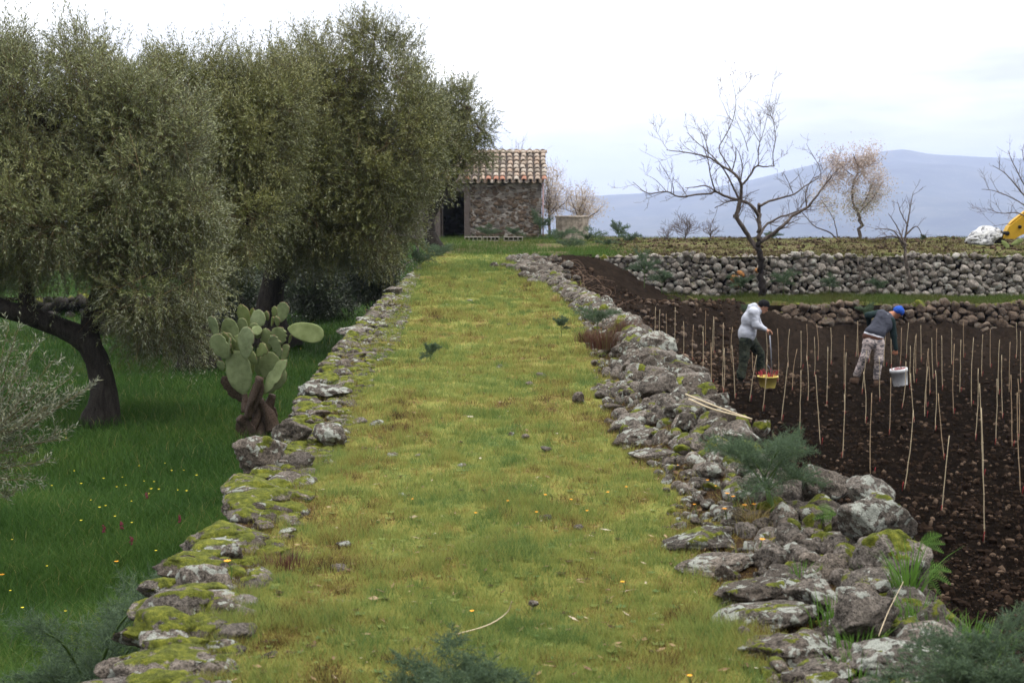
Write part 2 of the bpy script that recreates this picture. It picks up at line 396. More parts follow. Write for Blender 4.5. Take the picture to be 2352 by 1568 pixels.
h = mth(n, 'ADD', mth(n, 'MULTIPLY', f1, .45), mth(n, 'MULTIPLY', f2, .55))
c = ramp(n, h, [(0.38, (0.0032, 0.0025, 0.0020)), (0.52, (0.0075, 0.0057, 0.0045)), (0.61, (0.024, 0.0175, 0.013)), (0.70, (0.095, 0.068, 0.050))])
# the upper part of the field is a drier, browner earth
sep = N(n, 'ShaderNodeSeparateXYZ'); n.links.new(co, sep.inputs[0])
dry = mth(n, 'MULTIPLY', mth(n, 'SUBTRACT', sep.outputs['Y'], 27.0), 0.11, True)
c = mix(n, mth(n, 'MULTIPLY', dry, noise(n, 1.5, 4, 0.6, co)), c, ramp(n, h, [(0.38, (0.014, 0.0105, 0.008)), (0.65, (0.062, 0.045, 0.034))]))
n.links.new(c, b.inputs['Base Color']); b.inputs['Roughness'].default_value = 1.0; b.inputs['Specular IOR Level'].default_value = 0.0
bump(n, b, h, 1.0, 0.05); M_SOIL = m
m, n, b = newmat('terrace_turf'); co = ocoord(n)
f1 = noise(n, 1.6, 5, 0.65, co); f2 = noise(n, 16, 4, 0.7, co)
h = mth(n, 'ADD', mth(n, 'MULTIPLY', f1, .6), mth(n, 'MULTIPLY', f2, .4))
n.links.new(ramp(n, h, [(0.38, (0.05, 0.028, 0.016)), (0.47, (0.085, 0.062, 0.028)), (0.54, (0.085, 0.090, 0.022)), (0.68, (0.05, 0.10, 0.018))]), b.inputs['Base Color']); b.inputs['Roughness'].default_value = 0.95
bump(n, b, h, 0.8, 0.05); M_TERR = m
M_ROCK = mat_rock('lava_stone')
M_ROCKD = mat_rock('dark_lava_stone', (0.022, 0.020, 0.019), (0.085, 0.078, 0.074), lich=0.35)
M_ROCKG = mat_rock('wall_stone', (0.050, 0.045, 0.040), (0.60, 0.55, 0.50), lich=0.8)
M_ROCKB = mat_rock('earthy_stone', (0.030, 0.021, 0.016), (0.30, 0.23, 0.18), lich=0.25)

def yrows(y0, y1, d0, d1):
    out = [y0]
    while out[-1] < y1: out.append(out[-1] + d0 + (d1 - d0) * (out[-1] - y0) / (y1 - y0))
    return np.array(out)
# path embankment
ys = yrows(0.5, 40.5, 0.035, 0.12)
u = np.linspace(0, 1, 110)[:, None]
X = lx(ys)[None] + 0.06 + (rx(ys)[None] - lx(ys)[None] - 0.12) * u; Y = np.ones_like(u) * ys[None]
sheet('path', X, Y, hpath, M_PATH, tone=path_tone(X, Y).ravel())
# meadow, field, terraces
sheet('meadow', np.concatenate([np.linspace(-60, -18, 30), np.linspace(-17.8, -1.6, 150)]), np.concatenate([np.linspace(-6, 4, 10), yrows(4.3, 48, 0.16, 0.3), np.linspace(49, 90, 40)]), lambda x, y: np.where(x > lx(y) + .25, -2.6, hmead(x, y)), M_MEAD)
xs = np.concatenate([np.linspace(-0.6, 9.5, 210), np.linspace(9.7, 14, 50), np.linspace(14.4, 60, 60)])
sheet('soil_field', xs, np.concatenate([np.linspace(-6, 4, 10), yrows(4.3, 39.6, 0.05, 0.12)]), lambda x, y: np.where((y > 37.3) & (x > 4.8), -2.7, np.where(x < rx(y) - .5, -2.7, hsoil(x, y))), M_SOIL)
sheet('grass_terrace', np.concatenate([np.linspace(3.0, 14, 120), np.linspace(14.3, 60, 50)]), np.linspace(36.15, 39.5, 30), hterr, M_TERR)
sheet('upper_terrace', np.concatenate([np.linspace(-30, -9, 20), np.linspace(-8.8, 16, 160), np.linspace(16.5, 60, 40)]), np.concatenate([np.linspace(39.25, 52, 90), np.linspace(52.3, 70, 50)]), lambda x, y: np.where((y < 41.3) & (x < -1.9) | (y < 52) & (x < -2.5), -2.6, htop(x, y)), M_TERR)

# far valley and mountains
m, n, b = newmat('far_land'); co = ocoord(n)
f = noise(n, 0.004, 6, 0.65, co); g = noise(n, 0.03, 3, 0.6, co)
n.links.new(mix(n, ramp(n, g, [(0.60, 0.0), (0.66, 0.5)]), ramp(n, f, [(0.35, (0.020, 0.026, 0.030)), (0.5, (0.040, 0.050, 0.045)), (0.68, (0.09, 0.09, 0.075))]), (0.16, 0.15, 0.12)), b.inputs['Base Color'])
b.inputs['Roughness'].default_value = 1; b.inputs['Specular IOR Level'].default_value = 0; M_FAR = m
RID = np.array([(-2500, 470), (-800, 480), (300, 462), (900, 455), (1380, 450), (1500, 444), (1600, 438), (1700, 420), (1800, 396), (1900, 373), (1960, 366), (2020, 353), (2070, 348), (2130, 357), (2200, 360), (2352, 367), (2700, 380), (3300, 350), (4500, 420), (6000, 460)])
azp = np.linspace(-2500, 6000, 420); rr = np.concatenate([np.geomspace(66, 3000, 70), np.linspace(3100, 8000, 90), np.linspace(8150, 13000, 30)])
AZ, RR = np.meshgrid(azp, rr, indexing='ij')
xx = (AZ - 1176) / F * RR
el = (450 - np.interp(AZ, RID[:, 0], RID[:, 1])) / F
zr = el * 8000 + CAMZ
val = -2.4 - 235 * sst(RR, 60, 1800) 
Z = val + (zr - val) * sst(RR, 3000, 8000) ** 1.0
Z = Z + (fbm(P3(xx * .0016, RR * .0016), 5, 71) - .5) * 120 * sst(RR, 2500, 5200) * (1 - sst(RR, 7000, 7950)) + (fbm(P3(xx * .004, RR * .004), 3, 72) - .5) * 14 * sst(RR, 900, 2500)
Z = np.where(RR > 8000, zr - (RR - 8000) * 0.12, Z)
mb = MB(); mb.add(np.stack([xx, RR, Z], -1), grid_faces(*xx.shape)); o = mb.build('hills', M_FAR); o['kind'] = 'structure'

# ------------------------------------------------------------------ grass
def blades(mb, P, h, w, lean, tone, r_, seg=2):
    n_ = len(P); a = r_.uniform(0, 2 * math.pi, n_); d = np.stack([np.cos(a), np.sin(a), np.zeros(n_)], 1)
    bta = r_.uniform(0, 2 * math.pi, n_); l = np.stack([np.cos(bta), np.sin(bta), np.zeros(n_)], 1) * (lean * r_.uniform(.2, 1, n_) * h)[:, None]
    h3 = np.stack([np.zeros(n_), np.zeros(n_), h], 1)
    if seg == 1:
        V = np.stack([P - d * w[:, None] / 2, P + d * w[:, None] / 2, P + h3 + l], 1)
        mb.add(V.reshape(-1, 3), None, np.arange(n_ * 3).reshape(-1, 3), tone=np.repeat(tone, 3))
    else:
        mid = P + h3 * .55 + l * .3
        tip = P + h3 * r_.uniform(.8, 1, n_)[:, None] + l
        V = np.stack([P - d * w[:, None] / 2, P + d * w[:, None] / 2, mid + d * w[:, None] * .42, mid - d * w[:, None] * .42, tip], 1)
        i = np.arange(n_)[:, None] * 5
        mb.add(V.reshape(-1, 3), i + np.array([[0, 1, 2, 3]]), i + np.array([[3, 2, 4]]), tone=np.repeat(tone, 5))
def scatter(n_, y0, y1, xlo, xhi, p=1.0, r_=rng):
    # density falls with distance: uniform in 1/Y^p
    u_ = r_.uniform(0, 1, n_)
    Y_ = (y0 ** -p + u_ * (y1 ** -p - y0 ** -p)) ** (-1 / p)
    a, b_ = xlo(Y_), xhi(Y_); return a + (b_ - a) * r_.uniform(0, 1, n_), Y_
M_GP = mat_blade('short_grass', GP, 0.4)
r_ = np.random.default_rng(5)
x, y = scatter(330000, 3.6, 40.5, lambda Y: lx(Y) + .04, lambda Y: ri(Y) + .5, 0.55, r_)
t = path_tone(x, y) + r_.normal(0, .22, len(x)); tuft_h = np.zeros(len(x))
cx_t, cy_t = scatter(13000, 3.6, 36, lambda Y: lx(Y) + .1, lambda Y: ri(Y) + .45, 0.8, r_)      # tufts, each with its own colour
tt_ = path_tone(cx_t, cy_t) + r_.normal(.05, .20, len(cx_t)); th_t = r_.uniform(.2, 1, len(cx_t)) ** 2; rd_t = r_.uniform(.012, .045, len(cx_t)) * (1 + cy_t / 25)
k_ = r_.integers(0, len(cx_t), 330000); g1 = r_.normal(0, 1, len(k_)); g2 = r_.normal(0, 1, len(k_))
x = np.r_[x, cx_t[k_] + g1 * rd_t[k_]]; y = np.r_[y, cy_t[k_] + g2 * rd_t[k_]]; t = np.r_[t, tt_[k_] + r_.normal(0, .07, len(k_))]; tuft_h = np.r_[tuft_h, (.35 + th_t[k_]) * .030 * np.exp(-(g1 ** 2 + g2 ** 2) / 6)]
dens = fbm(P3(x * 3.2, y * 3.2), 3, 63) + (path_tone(x, y) - .45) * .5
edge = np.minimum(x - li(y), ri(y) - x)
keep = ((dens + r_.uniform(-.18, .18, len(x)) > 0.42) | (tuft_h > 0) & (r_.uniform(0, 1, len(x)) < .85)) & (r_.uniform(0, 1, len(x)) < sst(edge, -.25, .12) + np.where(x < 0, .45, .22))
x, y, t, tuft_h = x[keep], y[keep], t[keep], tuft_h[keep]
cl = fbm(P3(x * 2.6, y * 2.6), 2, 64); far = np.maximum(1, y / 9)
h = (0.010 + 0.018 * r_.uniform(0, 1, len(x)) ** 1.5 + tuft_h + 0.02 * sst(cl, .56, .75)) * (1 + .035 * (y - 5)) 
mb = MB(); blades(mb, np.stack([x, y, hpath(x, y) - .004], 1), h, 0.0036 * far ** .85 * r_.uniform(.7, 1.3, len(x)), .9, np.clip(t + .1 * (h > .045), 0, 1), r_, 1)
# flat rosettes of small weeds between the blades
cx_, cy_ = scatter(900, 3.9, 22, lambda Y: li(Y), lambda Y: ri(Y) + .2, 1.0, r_); nl_ = 9; az = np.repeat(r_.uniform(0, 6.28, 900), nl_) + np.tile(np.arange(nl_) * 2.4, 900); cx_, cy_ = np.repeat(cx_, nl_), np.repeat(cy_, nl_)
L_ = np.repeat(r_.uniform(.010, .030, 900), nl_) * r_.uniform(.6, 1, len(az)); d_ = np.stack([np.cos(az), np.sin(az), np.full(len(az), .35)], 1); s_ = np.stack([-np.sin(az), np.cos(az), np.zeros(len(az))], 1); c0 = np.stack([cx_, cy_, hpath(cx_, cy_) + .006], 1)
V_ = np.stack([c0, c0 + d_ * L_[:, None] * .6 + s_ * L_[:, None] * .28, c0 + d_ * L_[:, None], c0 + d_ * L_[:, None] * .6 - s_ * L_[:, None] * .28], 1); mb.add(V_.reshape(-1, 3), np.arange(len(V_) * 4).reshape(-1, 4), tone=np.repeat(np.repeat(r_.choice([.05, .8, 1.0], 900, p=[.25, .3, .45]), nl_), 4))
o = mb.build('path_grass', M_GP); tag(o, 'short yellow green turf and moss covering the raised path', 'grass', kind='stuff')

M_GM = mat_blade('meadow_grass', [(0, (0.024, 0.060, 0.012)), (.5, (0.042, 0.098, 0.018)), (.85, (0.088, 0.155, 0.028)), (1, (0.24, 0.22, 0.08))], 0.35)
x, y = scatter(420000, 8.5, 62, lambda Y: np.maximum(-0.40 * Y - 1, -19), lambda Y: lx(Y) - .02, 1.0, r_)
ok = (r_.uniform(0, 1, len(x)) < .35 + .8 * fbm(P3(x * 1.5, y * 1.5), 2, 65)); x, y = x[ok], y[ok]
far = np.maximum(1, y / 13); cl = fbm(P3(x * 1.1, y * 1.1), 3, 66)
h = (.10 + .16 * r_.uniform(0, 1, len(x)) ** 1.3) * (.6 + .8 * cl) 
t = np.clip(.15 + .75 * fbm(P3(x * .7, y * .7), 3, 67) + r_.normal(0, .13, len(x)), 0, .92); t = np.where(r_.uniform(0, 1, len(x)) < .02, 1.0, t)
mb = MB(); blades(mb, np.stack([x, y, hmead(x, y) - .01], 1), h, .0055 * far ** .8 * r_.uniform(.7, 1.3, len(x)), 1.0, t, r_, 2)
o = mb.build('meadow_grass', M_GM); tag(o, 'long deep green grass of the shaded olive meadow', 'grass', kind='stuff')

# terrace grass, bank grass and terrace top growth
M_GT = mat_blade('terrace_grass', [(0, (0.060, 0.042, 0.024)), (.3, (0.090, 0.078, 0.028)), (.55, (0.080, 0.100, 0.024)), (1, (0.055, 0.12, 0.02))], 0.35)
mb = MB()
x = r_.uniform(3.2, 17, 45000); y = r_.uniform(36.25, 39.2, 45000); ok = hterr(x, y) > hsoil(x, y) * (x < 4.9) - 9 * (x >= 4.9); x, y = x[ok], y[ok]
ok = r_.uniform(0, 1, len(x)) < np.interp(x, [4, 12, 14, 17], [1, .95, .5, .25]); x, y = x[ok], y[ok]
blades(mb, np.stack([x, y, hterr(x, y)], 1), r_.uniform(.05, .16, len(x)) * (.5 + fbm(P3(x * 2, y * 2), 2, 68)), np.full(len(x), .012), .9, np.clip(.55 + .5 * fbm(P3(x * .8, y * .8), 2, 69) + r_.normal(0, .1, len(x)) - .2, 0, 1), r_, 1)
x = r_.uniform(-6, 20, 90000); y = 39.35 + (61 - 39.35) * r_.uniform(0, 1, 90000) ** 1.3; ok = (fbm(P3(x * .8, y * .8), 3, 75) > .40) & ((x > -2.7) | (y > 54)); x, y = x[ok], y[ok]
gr = fbm(P3(x * .5, y * .5), 3, 76)
blades(mb, np.stack([x, y, htop(x, y)], 1), r_.uniform(.03, .12, len(x)) * (1 + .8 * (x < 3)), np.full(len(x), .013), 1.0, np.clip(.1 + 1.1 * gr - .38 * (x > 3.5) + .2 * (x < 3) + r_.normal(0, .14, len(x)), 0, 1), r_, 1)
o = mb.build('terrace_grass', M_GT); tag(o, 'rough grass and moss growing on the upper terraces', 'grass', kind='stuff')

# clods and pebbles in the soil
m, n, b = newmat('clod'); co = ocoord(n); tt = attr(n, 'tone')
c = mix(n, noise(n, 60, 3, .6, co), ramp(n, tt, [(0, (0.007, 0.005, 0.0035)), (.6, (0.018, 0.012, 0.008)), (.8, (0.085, 0.056, 0.038)), (1, (0.25, 0.18, 0.13))]), (0.03, 0.02, 0.015))
n.links.new(c, b.inputs['Base Color']); b.inputs['Roughness'].default_value = 1; b.inputs['Specular IOR Level'].default_value = 0.0; bump(n, b, noise(n, 90, 4, .7, co), .6, .01); M_CLOD = m
def clods(nm, x, y, z, s, tone, label, lvl=1):
    d, f = ico(lvl); mb = MB(); k = len(x)
    dd = d[None] * (1 + .5 * (r_.uniform(0, 1, (k, len(d), 1)) - .5)) * r_.uniform(.6, 1.2, (k, 1, 3)) * s[:, None, None]
    V = dd + np.stack([x, y, z + s * .25], 1)[:, None]
    mb.add(V.reshape(-1, 3), None, (f[None] + (np.arange(k) * len(d))[:, None, None]).reshape(-1, 3), tone=np.repeat(tone, len(d)))
    return tag(mb.build(nm, M_CLOD, smooth=(lvl > 1)), label, 'soil clods', kind='stuff')
x, y = scatter(42000, 9, 36.2, lambda Y: rx(Y) + .0, lambda Y: .40 * Y + .5, .7, r_)
s = .007 + .038 * r_.uniform(0, 1, len(x)) ** 6; tn = np.clip(r_.beta(1.3, 1.8, len(x)) + .15 * (s > .022), 0, .93)
x2 = r_.uniform(.8, 6, 4000); y2 = r_.uniform(27, 37, 4000); x = np.r_[x, x2]; y = np.r_[y, y2]; s = np.r_[s, .015 + .06 * r_.uniform(0, 1, 4000) ** 3]; tn = np.r_[tn, np.clip(r_.normal(.7, .2, 4000), 0, 1)]
x3, y3 = scatter(700, 10, 34, lambda Y: rx(Y) + .1, lambda Y: .40 * Y + .5, .8, r_); x = np.r_[x, x3]; y = np.r_[y, y3]; s = np.r_[s, r_.uniform(.03, .075, 700)]; tn = np.r_[tn, r_.uniform(0, .5, 700)]
clods('soil_clods', x, y, hsoil(x, y), s, tn, 'small brown and tan clods and pebbles scattered over the dark soil')

x = r_.uniform(2.6, 21, 5200); y = r_.uniform(39.35, 52, 5200); s = .012 + .06 * r_.uniform(0, 1, 5200) ** 4
clods('terrace_stones', x, y, htop(x, y), s, np.clip(r_.normal(.72, .18, 5200), 0, .95), 'brown clods and small stones strewn over the rough top of the upper terrace')
# straw, dead leaves and chips lying on the turf
M_LIT = mat_blade('litter', [(0, (.10, .055, .03)), (.5, (.30, .21, .11)), (1, (.58, .54, .46))], .1)
x, y = scatter(1500, 3.9, 30, lambda Y: lx(Y) + .15, lambda Y: ri(Y) + .3, 1.0, r_); a = r_.uniform(0, 3.14, len(x)); L_ = r_.uniform(.006, .032, len(x)); w_ = np.minimum(L_ * .45, r_.choice([.002, .006, .010], len(x), p=[.6, .3, .1])); d_ = np.stack([np.cos(a), np.sin(a), r_.normal(0, .15, len(x))], 1) * L_[:, None]; s_ = np.stack([-np.sin(a), np.cos(a), r_.normal(0, .3, len(x))], 1) * w_[:, None]; c0 = np.stack([x, y, hpath(x, y) + .016], 1)
mb = MB(); V_ = np.stack([c0 - d_, c0 - s_, c0 + d_, c0 + s_], 1); mb.add(V_.reshape(-1, 3), np.arange(len(V_) * 4).reshape(-1, 4), tone=np.repeat(r_.beta(1, 2.4, len(x)), 4))
tag(mb.build('litter', M_LIT, smooth=False), 'dead leaves and bits of straw lying on the path turf', 'leaf litter', kind='stuff')
# ------------------------------------------------------------------ dry stone walls beside the path
r_ = np.random.default_rng(12)
ANG = lambda a=.25: tuple(r_.normal(0, a, 2)) + (r_.uniform(0, 6.28),)
mb = MB(); sd_ = 100
# top stones of the left wall (flat, mossy, half sunk in the turf)
y = 3.4
while y < 30:
    sz = r_.uniform(.12, .25) * (1 if y < 8 else .72); x0 = lx(y); x1 = li(y) + .05
    n_ = max(2, int((x1 - x0) / sz / 1.15))
    for i in range(n_ + 1):
        f = (i + r_.uniform(-.3, .3)) / n_; xx = x0 + .10 + (x1 - x0 - .05) * max(0, f) * (.72 if y < 14 else .9); s = sz * r_.uniform(.75, 1.2) * (1 - .35 * f)
        yy = y + r_.uniform(-.4, .4) * sz
        zt = float(hpath(np.array([xx]), np.array([yy]))[0])
        hh = s * r_.uniform(.16, .32); buried = .55 + .4 * f
        sd_ += 1
        rock(mb, (xx, yy, zt + hh * (.75 - buried) + .01), (s * .62, s * r_.uniform(.42, .6), hh), (r_.normal(0, .12), r_.normal(0, .12), r_.uniform(-.5, .5)), sd_, 4 if y < 11 else 3, moss=r_.choice([.4, .7, .95], p=[.25, .4, .35]) if y < 14 else r_.choice([.35, .65]), lichen=r_.uniform(0, 1))
    y += sz * .78
# outer face of the left wall down to the meadow
y = 2.0
while y < 34:
    for k in range(7):
        sd_ += 1; s = r_.uniform(.13, .2)
        rock(mb, (lx(y) + .12 - .0 * k + r_.normal(0, .02), y + r_.uniform(-.08, .08), -.14 - k * .27), (s * .9, s * 1.05, s * .85), ANG(.2), sd_, 2, moss=.2, lichen=.3, planes=7)
    y += .28
yy_ = np.linspace(.5, 40, 90); X, Z = np.meshgrid(yy_, np.linspace(-2.3, -.06, 5), indexing='ij'); mb.add(np.stack([lx(X) + .2, X, Z], -1), grid_faces(*X.shape), m=1)
LW = mb.build('dry_stone_wall', [M_ROCK, M_SOIL]); tag(LW, 'low mossy dry stone wall edging the left side of the grass path above the meadow', 'stone wall')

mb = MB()
# rubble filling of the right wall
cnt = 0
for it in range(2100):
    u_ = r_.uniform(); y = 4.0 + 25 * u_ ** 1.7
    f = r_.uniform(0, 1) ** .8; xx = ri(y) + (rx(y) - ri(y)) * (f * 1.0); yy = y
    s = (r_.uniform(.03, .085) if y < 9 else r_.uniform(.035, .115)) * (.5 + .6 * f); zt = float(hpath(np.array([xx]), np.array([yy]))[0]); sd_ += 1
    zz = zt + s * r_.uniform(-.3, .5)
    rock(mb, (xx, yy, zz), (s * r_.uniform(.8, 1.25), s * r_.uniform(.8, 1.2), s * r_.uniform(.5, .85)), ANG(.5), sd_, 3 if y < 14 else 2, moss=r_.choice([.05, .35, .75], p=[.6, .25, .15]), lichen=r_.uniform(0, 1), planes=7)
# outer shoulder and face
y = 2.0
while y < 34:
    zt = float(hpath(np.array([rx(y) - .05]), np.array([y]))[0])
    for k in range(8):
        sd_ += 1; s = r_.uniform(.12, .2)
        z_ = zt - .06 - k * .27
        if y > 25 and z_ < float(hsoil(np.array([rx(y) + .2]), np.array([y]))[0]) - .3: continue
        rock(mb, (rx(y) - .13 + .012 * k + r_.normal(0, .03), y + r_.uniform(-.08, .08), z_), (s * .95, s * 1.05, s * .85), ANG(.2), sd_, 3 if k < 2 and y < 16 else 2, moss=.3, lichen=.4, planes=7)
    y += .27
X, Z = np.meshgrid(yy_, np.linspace(-2.6, -.04, 5), indexing='ij'); mb.add(np.stack([rx(X) - .16, X, Z], -1), grid_faces(*X.shape), m=1)
RW = mb.build('rubble_wall', [M_ROCK, M_SOIL]); tag(RW, 'tumbled lava rubble wall along the right edge of the grass path above the dark field', 'stone wall')

# individual large stones: photo x, y of the centre, width, height in photo pixels, height of the centre above the path, depth ratio, tilt, moss, lichen, name, label
def stone(px, py, w, h, z, dr, rot, moss, lich, name, label, group=None, mat=None, lvl=5, planes=9, seed=None):
    if name == 'slab_stone': z -= .028
    if name == 'loose_stone': z -= .008
    p = onz(px, py, z); k = PX(p[1]); s = (w * k / 2 * (1.10 if name != 'boulder' else 1.15), w * k / 2 * dr * 1.15, h * k / 2 * (1.0 if name == 'slab_stone' else 1.25))
    if name == 'slab_stone': rot = (rot[0], -.13 if px > 1176 else .07, rot[2]); planes = 15
    if name == 'boulder': planes = 12
    o_ = MB(); rock(o_, p, s, rot, seed or int(px * 7 + py), lvl, moss, lich, planes=planes)
    o = o_.build(name, mat or M_ROCK, origin=p); return tag(o, label, 'stone', group)
S = stone
S(597, 1046, 132, 74, .07, .8, (.0, .05, .1), .12, 1.0, 'boulder', 'dark squarish boulder with pale lichen on the left wall in front of the prickly pear')
S(672, 993, 84, 52, .07, .8, (0, .1, .5), .1, .6, 'stone', 'rough brown grey stone directly behind the lichen spotted boulder on the left wall')
S(762, 1003, 78, 48, .05, .7, (0, .25, -.3), .15, .9, 'stone', 'pale slanted stone leaning towards the path behind the big left boulder')
S(736, 898, 122, 36, .10, .8, (0, .06, .2), .1, 1.0, 'slab_stone', 'flat pale slab whose pointed end overhangs the meadow right of the prickly pear')
S(690, 1062, 60, 40, .04, .8, (0, 0, .5), .2, .5, 'stone', 'small rounded grey stone on the turf right of the lichen spotted boulder')
S(572, 1120, 120, 58, .04, .9, (0, -.05, .2), .75, .6, 'slab_stone', 'moss streaked slab at the wall edge right in front of the lichen spotted boulder')
S(580, 1178, 165, 60, .03, .7, (0, 0, .1), .95, .4, 'slab_stone', 'long mossy slab on the left wall, second in front of the lichen spotted boulder')
S(524, 1243, 200, 80, .03, .6, (0, .04, 0), .9, .2, 'slab_stone', 'humped olive moss slab on the left wall with a small bare stone at its corner')
S(534, 1268, 44, 42, .05, .9, (.2, .2, .4), .0, .7, 'stone', 'small bare grey stone leaning on the corner of the humped mossy slab')
S(452, 1300, 222, 66, .05, .5, (0, .03, -.06), .8, .3, 'slab_stone', 'long dark slab with mossy top lying behind the pale lichen covered stone')
S(462, 1328, 100, 66, .07, .8, (.1, .1, .2), .0, 1.0, 'stone', 'pale lichen covered stone in front of the long dark mossy slab')
S(500, 1352, 84, 56, .04, .8, (.2, 0, .7), .15, .0, 'stone', 'small almost black stone touching the pale lichen covered stone on the left wall')
S(374, 1352, 120, 56, .04, .7, (0, -.08, .2), .65, .5, 'slab_stone', 'slab with pinkish bare patches at the left wall edge below the long dark slab')
S(372, 1408, 130, 60, .04, .7, (0, -.05, .1), .85, .5, 'slab_stone', 'mossy slab third from the bottom of the picture along the left wall')
S(345, 1462, 160, 70, .05, .6, (0, -.03, 0), .8, .6, 'slab_stone', 'mossy slab with a bare pale hollowed patch near the bottom left of the path')
S(305, 1527, 160, 72, .04, .6, (0, .05, .2), .5, .2, 'slab_stone', 'brown grey slab above the lowest stone of the left wall')
S(290, 1578, 190, 50, .04, .6, (0, .1, .2), .5, .5, 'slab_stone', 'lowest stone of the left wall cut by the bottom edge of the picture')
S(905, 668, 40, 22, .06, .9, (0, 0, .3), .1, .7, 'stone', 'farthest pale stone at the top end of the left wall')
S(820, 760, 80, 30, .05, .9, (0, 0, .3), .4, .7, 'slab_stone', 'flat pale slab of the left wall level with the lone fennel sprig on the path')
# right side
S(1515, 789, 78, 52, .28, .9, (0, .1, .2), .1, 1.0, 'boulder', 'largest pale lichen capped boulder at the far crest of the right rubble wall')
S(1443, 799, 38, 26, .20, .9, (0, 0, .2), .0, .4, 'stone', 'round brown stone left of the pale lichen capped boulder')
S(1473, 829, 42, 26, .20, .9, (0, 0, .9), .0, .3, 'stone', 'round brown stone just below the pale lichen capped boulder')
S(1556, 832, 70, 34, .26, .9, (0, -.1, .2), .2, 1.0, 'boulder', 'grey boulder with pale rim under the lichen capped boulder on the right crest')
S(1578, 852, 90, 40, .22, .9, (0, .1, .4), .4, .6, 'boulder', 'mossy topped boulder at the crest above the man in the hoodie side canes')
S(1596, 872, 78, 34, .18, .9, (0, .12, .1), .25, .6, 'boulder', 'brown grey boulder at the field edge below the mossy topped crest boulder')
S(1494, 897, 58, 50, .20, .9, (0, 0, .2), .05, .1, 'boulder', 'dark round boulder in the middle of the rubble, left of its twin')
S(1536, 893, 54, 52, .20, .9, (0, .3, .8), .05, .4, 'boulder', 'dark blocky boulder in the middle of the rubble, right of its round twin')
S(1604, 893, 60, 50, .16, .9, (0, .3, .2), .3, .6, 'boulder', 'tilted boulder on the crest just above the two bamboo canes lying on the rubble')
S(1470, 871, 36, 32, .17, .9, (0, 0, .2), .0, .0, 'stone', 'reddish brown stone left above the dark round boulder')
S(1655, 963, 76, 44, .18, .9, (0, .05, .1), .1, .0, 'boulder', 'smooth dark grey boulder under the ends of the two bamboo canes')
S(1574, 972, 50, 36, .18, .9, (0, 0, .2), .35, .5, 'stone', 'round grey stone left of the smooth dark grey boulder')
S(1700, 985, 48, 44, .14, .9, (0, .4, .2), .7, .6, 'stone', 'mossy tilted stone right below the smooth dark grey boulder')
S(1742, 993, 40, 60, .10, .9, (0, .5, .2), .45, .8, 'boulder', 'steep moss streaked stone on the outer edge above the big fennel')
S(1680, 1010, 66, 42, .16, .9, (0, .1, .3), .05, .3, 'boulder', 'brown grey stone just above the big fennel plant')
S(1534, 932, 48, 34, .18, .9, (0, .2, .2), .1, .4, 'stone', 'brown stone left of the ends of the bamboo canes')
S(1560, 945, 60, 30, .18, .9, (0, .0, .2), .1, .4, 'stone', 'flattish grey stone under the bamboo canes, left end')
S(1446, 968, 100, 50, .07, .8, (0, .1, .2), .3, .8, 'slab_stone', 'lumpy grey slab at the turf edge, level with the bamboo cane tips')
S(1462, 1008, 124, 42, .05, .8, (0, .08, -.1), .25, .9, 'slab_stone', 'broad flat pale slab bordering the turf below the lumpy grey slab')
S(1500, 1046, 120, 34, .04, .8, (0, .15, -.2), .5, .7, 'slab_stone', 'flat slab with moss patches bordering the turf left of the big fennel')
S(1630, 1086, 64, 38, .10, .8, (0, -.3, -.3), .05, 1.0, 'stone', 'pale pointed stone half hidden behind the left fronds of the big fennel')
S(1330, 916, 26, 26, .05, .9, (0, .2, .3), .0, .3, 'stone', 'lone dark stone standing on the turf left of the rubble')
S(1384, 893, 46, 14, .03, .8, (0, 0, .2), .2, .7, 'stone', 'flat stone sunk in the turf just behind the lone dark stone')
S(1992, 1130, 108, 66, .26, .9, (0, .25, .2), .1, 1.0, 'boulder', 'boulder with large white lichen patches at the crest right of the big fennel')
S(2012, 1196, 158, 128, .20, .7, (.1, .45, .15), .3, .8, 'boulder', 'biggest triangular boulder with a mossy ridge on the right wall')
S(2048, 1282, 150, 116, .12, .8, (.1, -.45, .1), .6, .2, 'boulder', 'dark wedge boulder with a thick moss flank in front of the triangular boulder')
S(1890, 1122, 100, 92, .16, .8, (0, .1, .2), .2, .4, 'boulder', 'dark boulder in the shade behind the big fennel stem')
S(1872, 1212, 54, 56, .10, .9, (0, .1, .2), .25, .1, 'stone', 'dark mossy stone left of the triangular boulder')
S(1925, 1205, 40, 44, .14, .9, (0, .1, .2), .1, .1, 'stone', 'small dark stone wedged against the triangular boulder')
S(1816, 1238, 76, 54, .07, .9, (0, .4, .2), .05, .2, 'stone', 'brown black stone right of the base of the big fennel')
S(1778, 1276, 70, 54, .06, .9, (0, .5, .2), .2, .7, 'stone', 'pale brown slanted stone in the hollow below the big fennel')
S(1815, 1272, 56, 44, .07, .9, (0, .3, .7), .2, .6, 'stone', 'grey stone touching the slanted stone below the big fennel')
S(1860, 1290, 50, 34, .06, .9, (0, .3, .7), .1, .1, 'stone', 'small brown stone in the middle of the rubble hollow')
S(1940, 1262, 60, 50, .08, .9, (0, .2, .7), .5, .1, 'stone', 'dark stone with moss between the triangular and the wedge boulder')
S(1868, 1314, 46, 26, .05, .9, (0, .1, .3), .0, .7, 'stone', 'small white speckled stone in the rubble hollow')
S(1935, 1330, 56, 52, .03, .9, (0, .1, .3), .2, .0, 'stone', 'reddish black stone left below the dark wedge boulder')
S(1618, 1240, 176, 52, .04, .8, (0, .1, -.1), .55, .8, 'slab_stone', 'upper of the broad mossy slabs sunk in the turf below the big fennel')
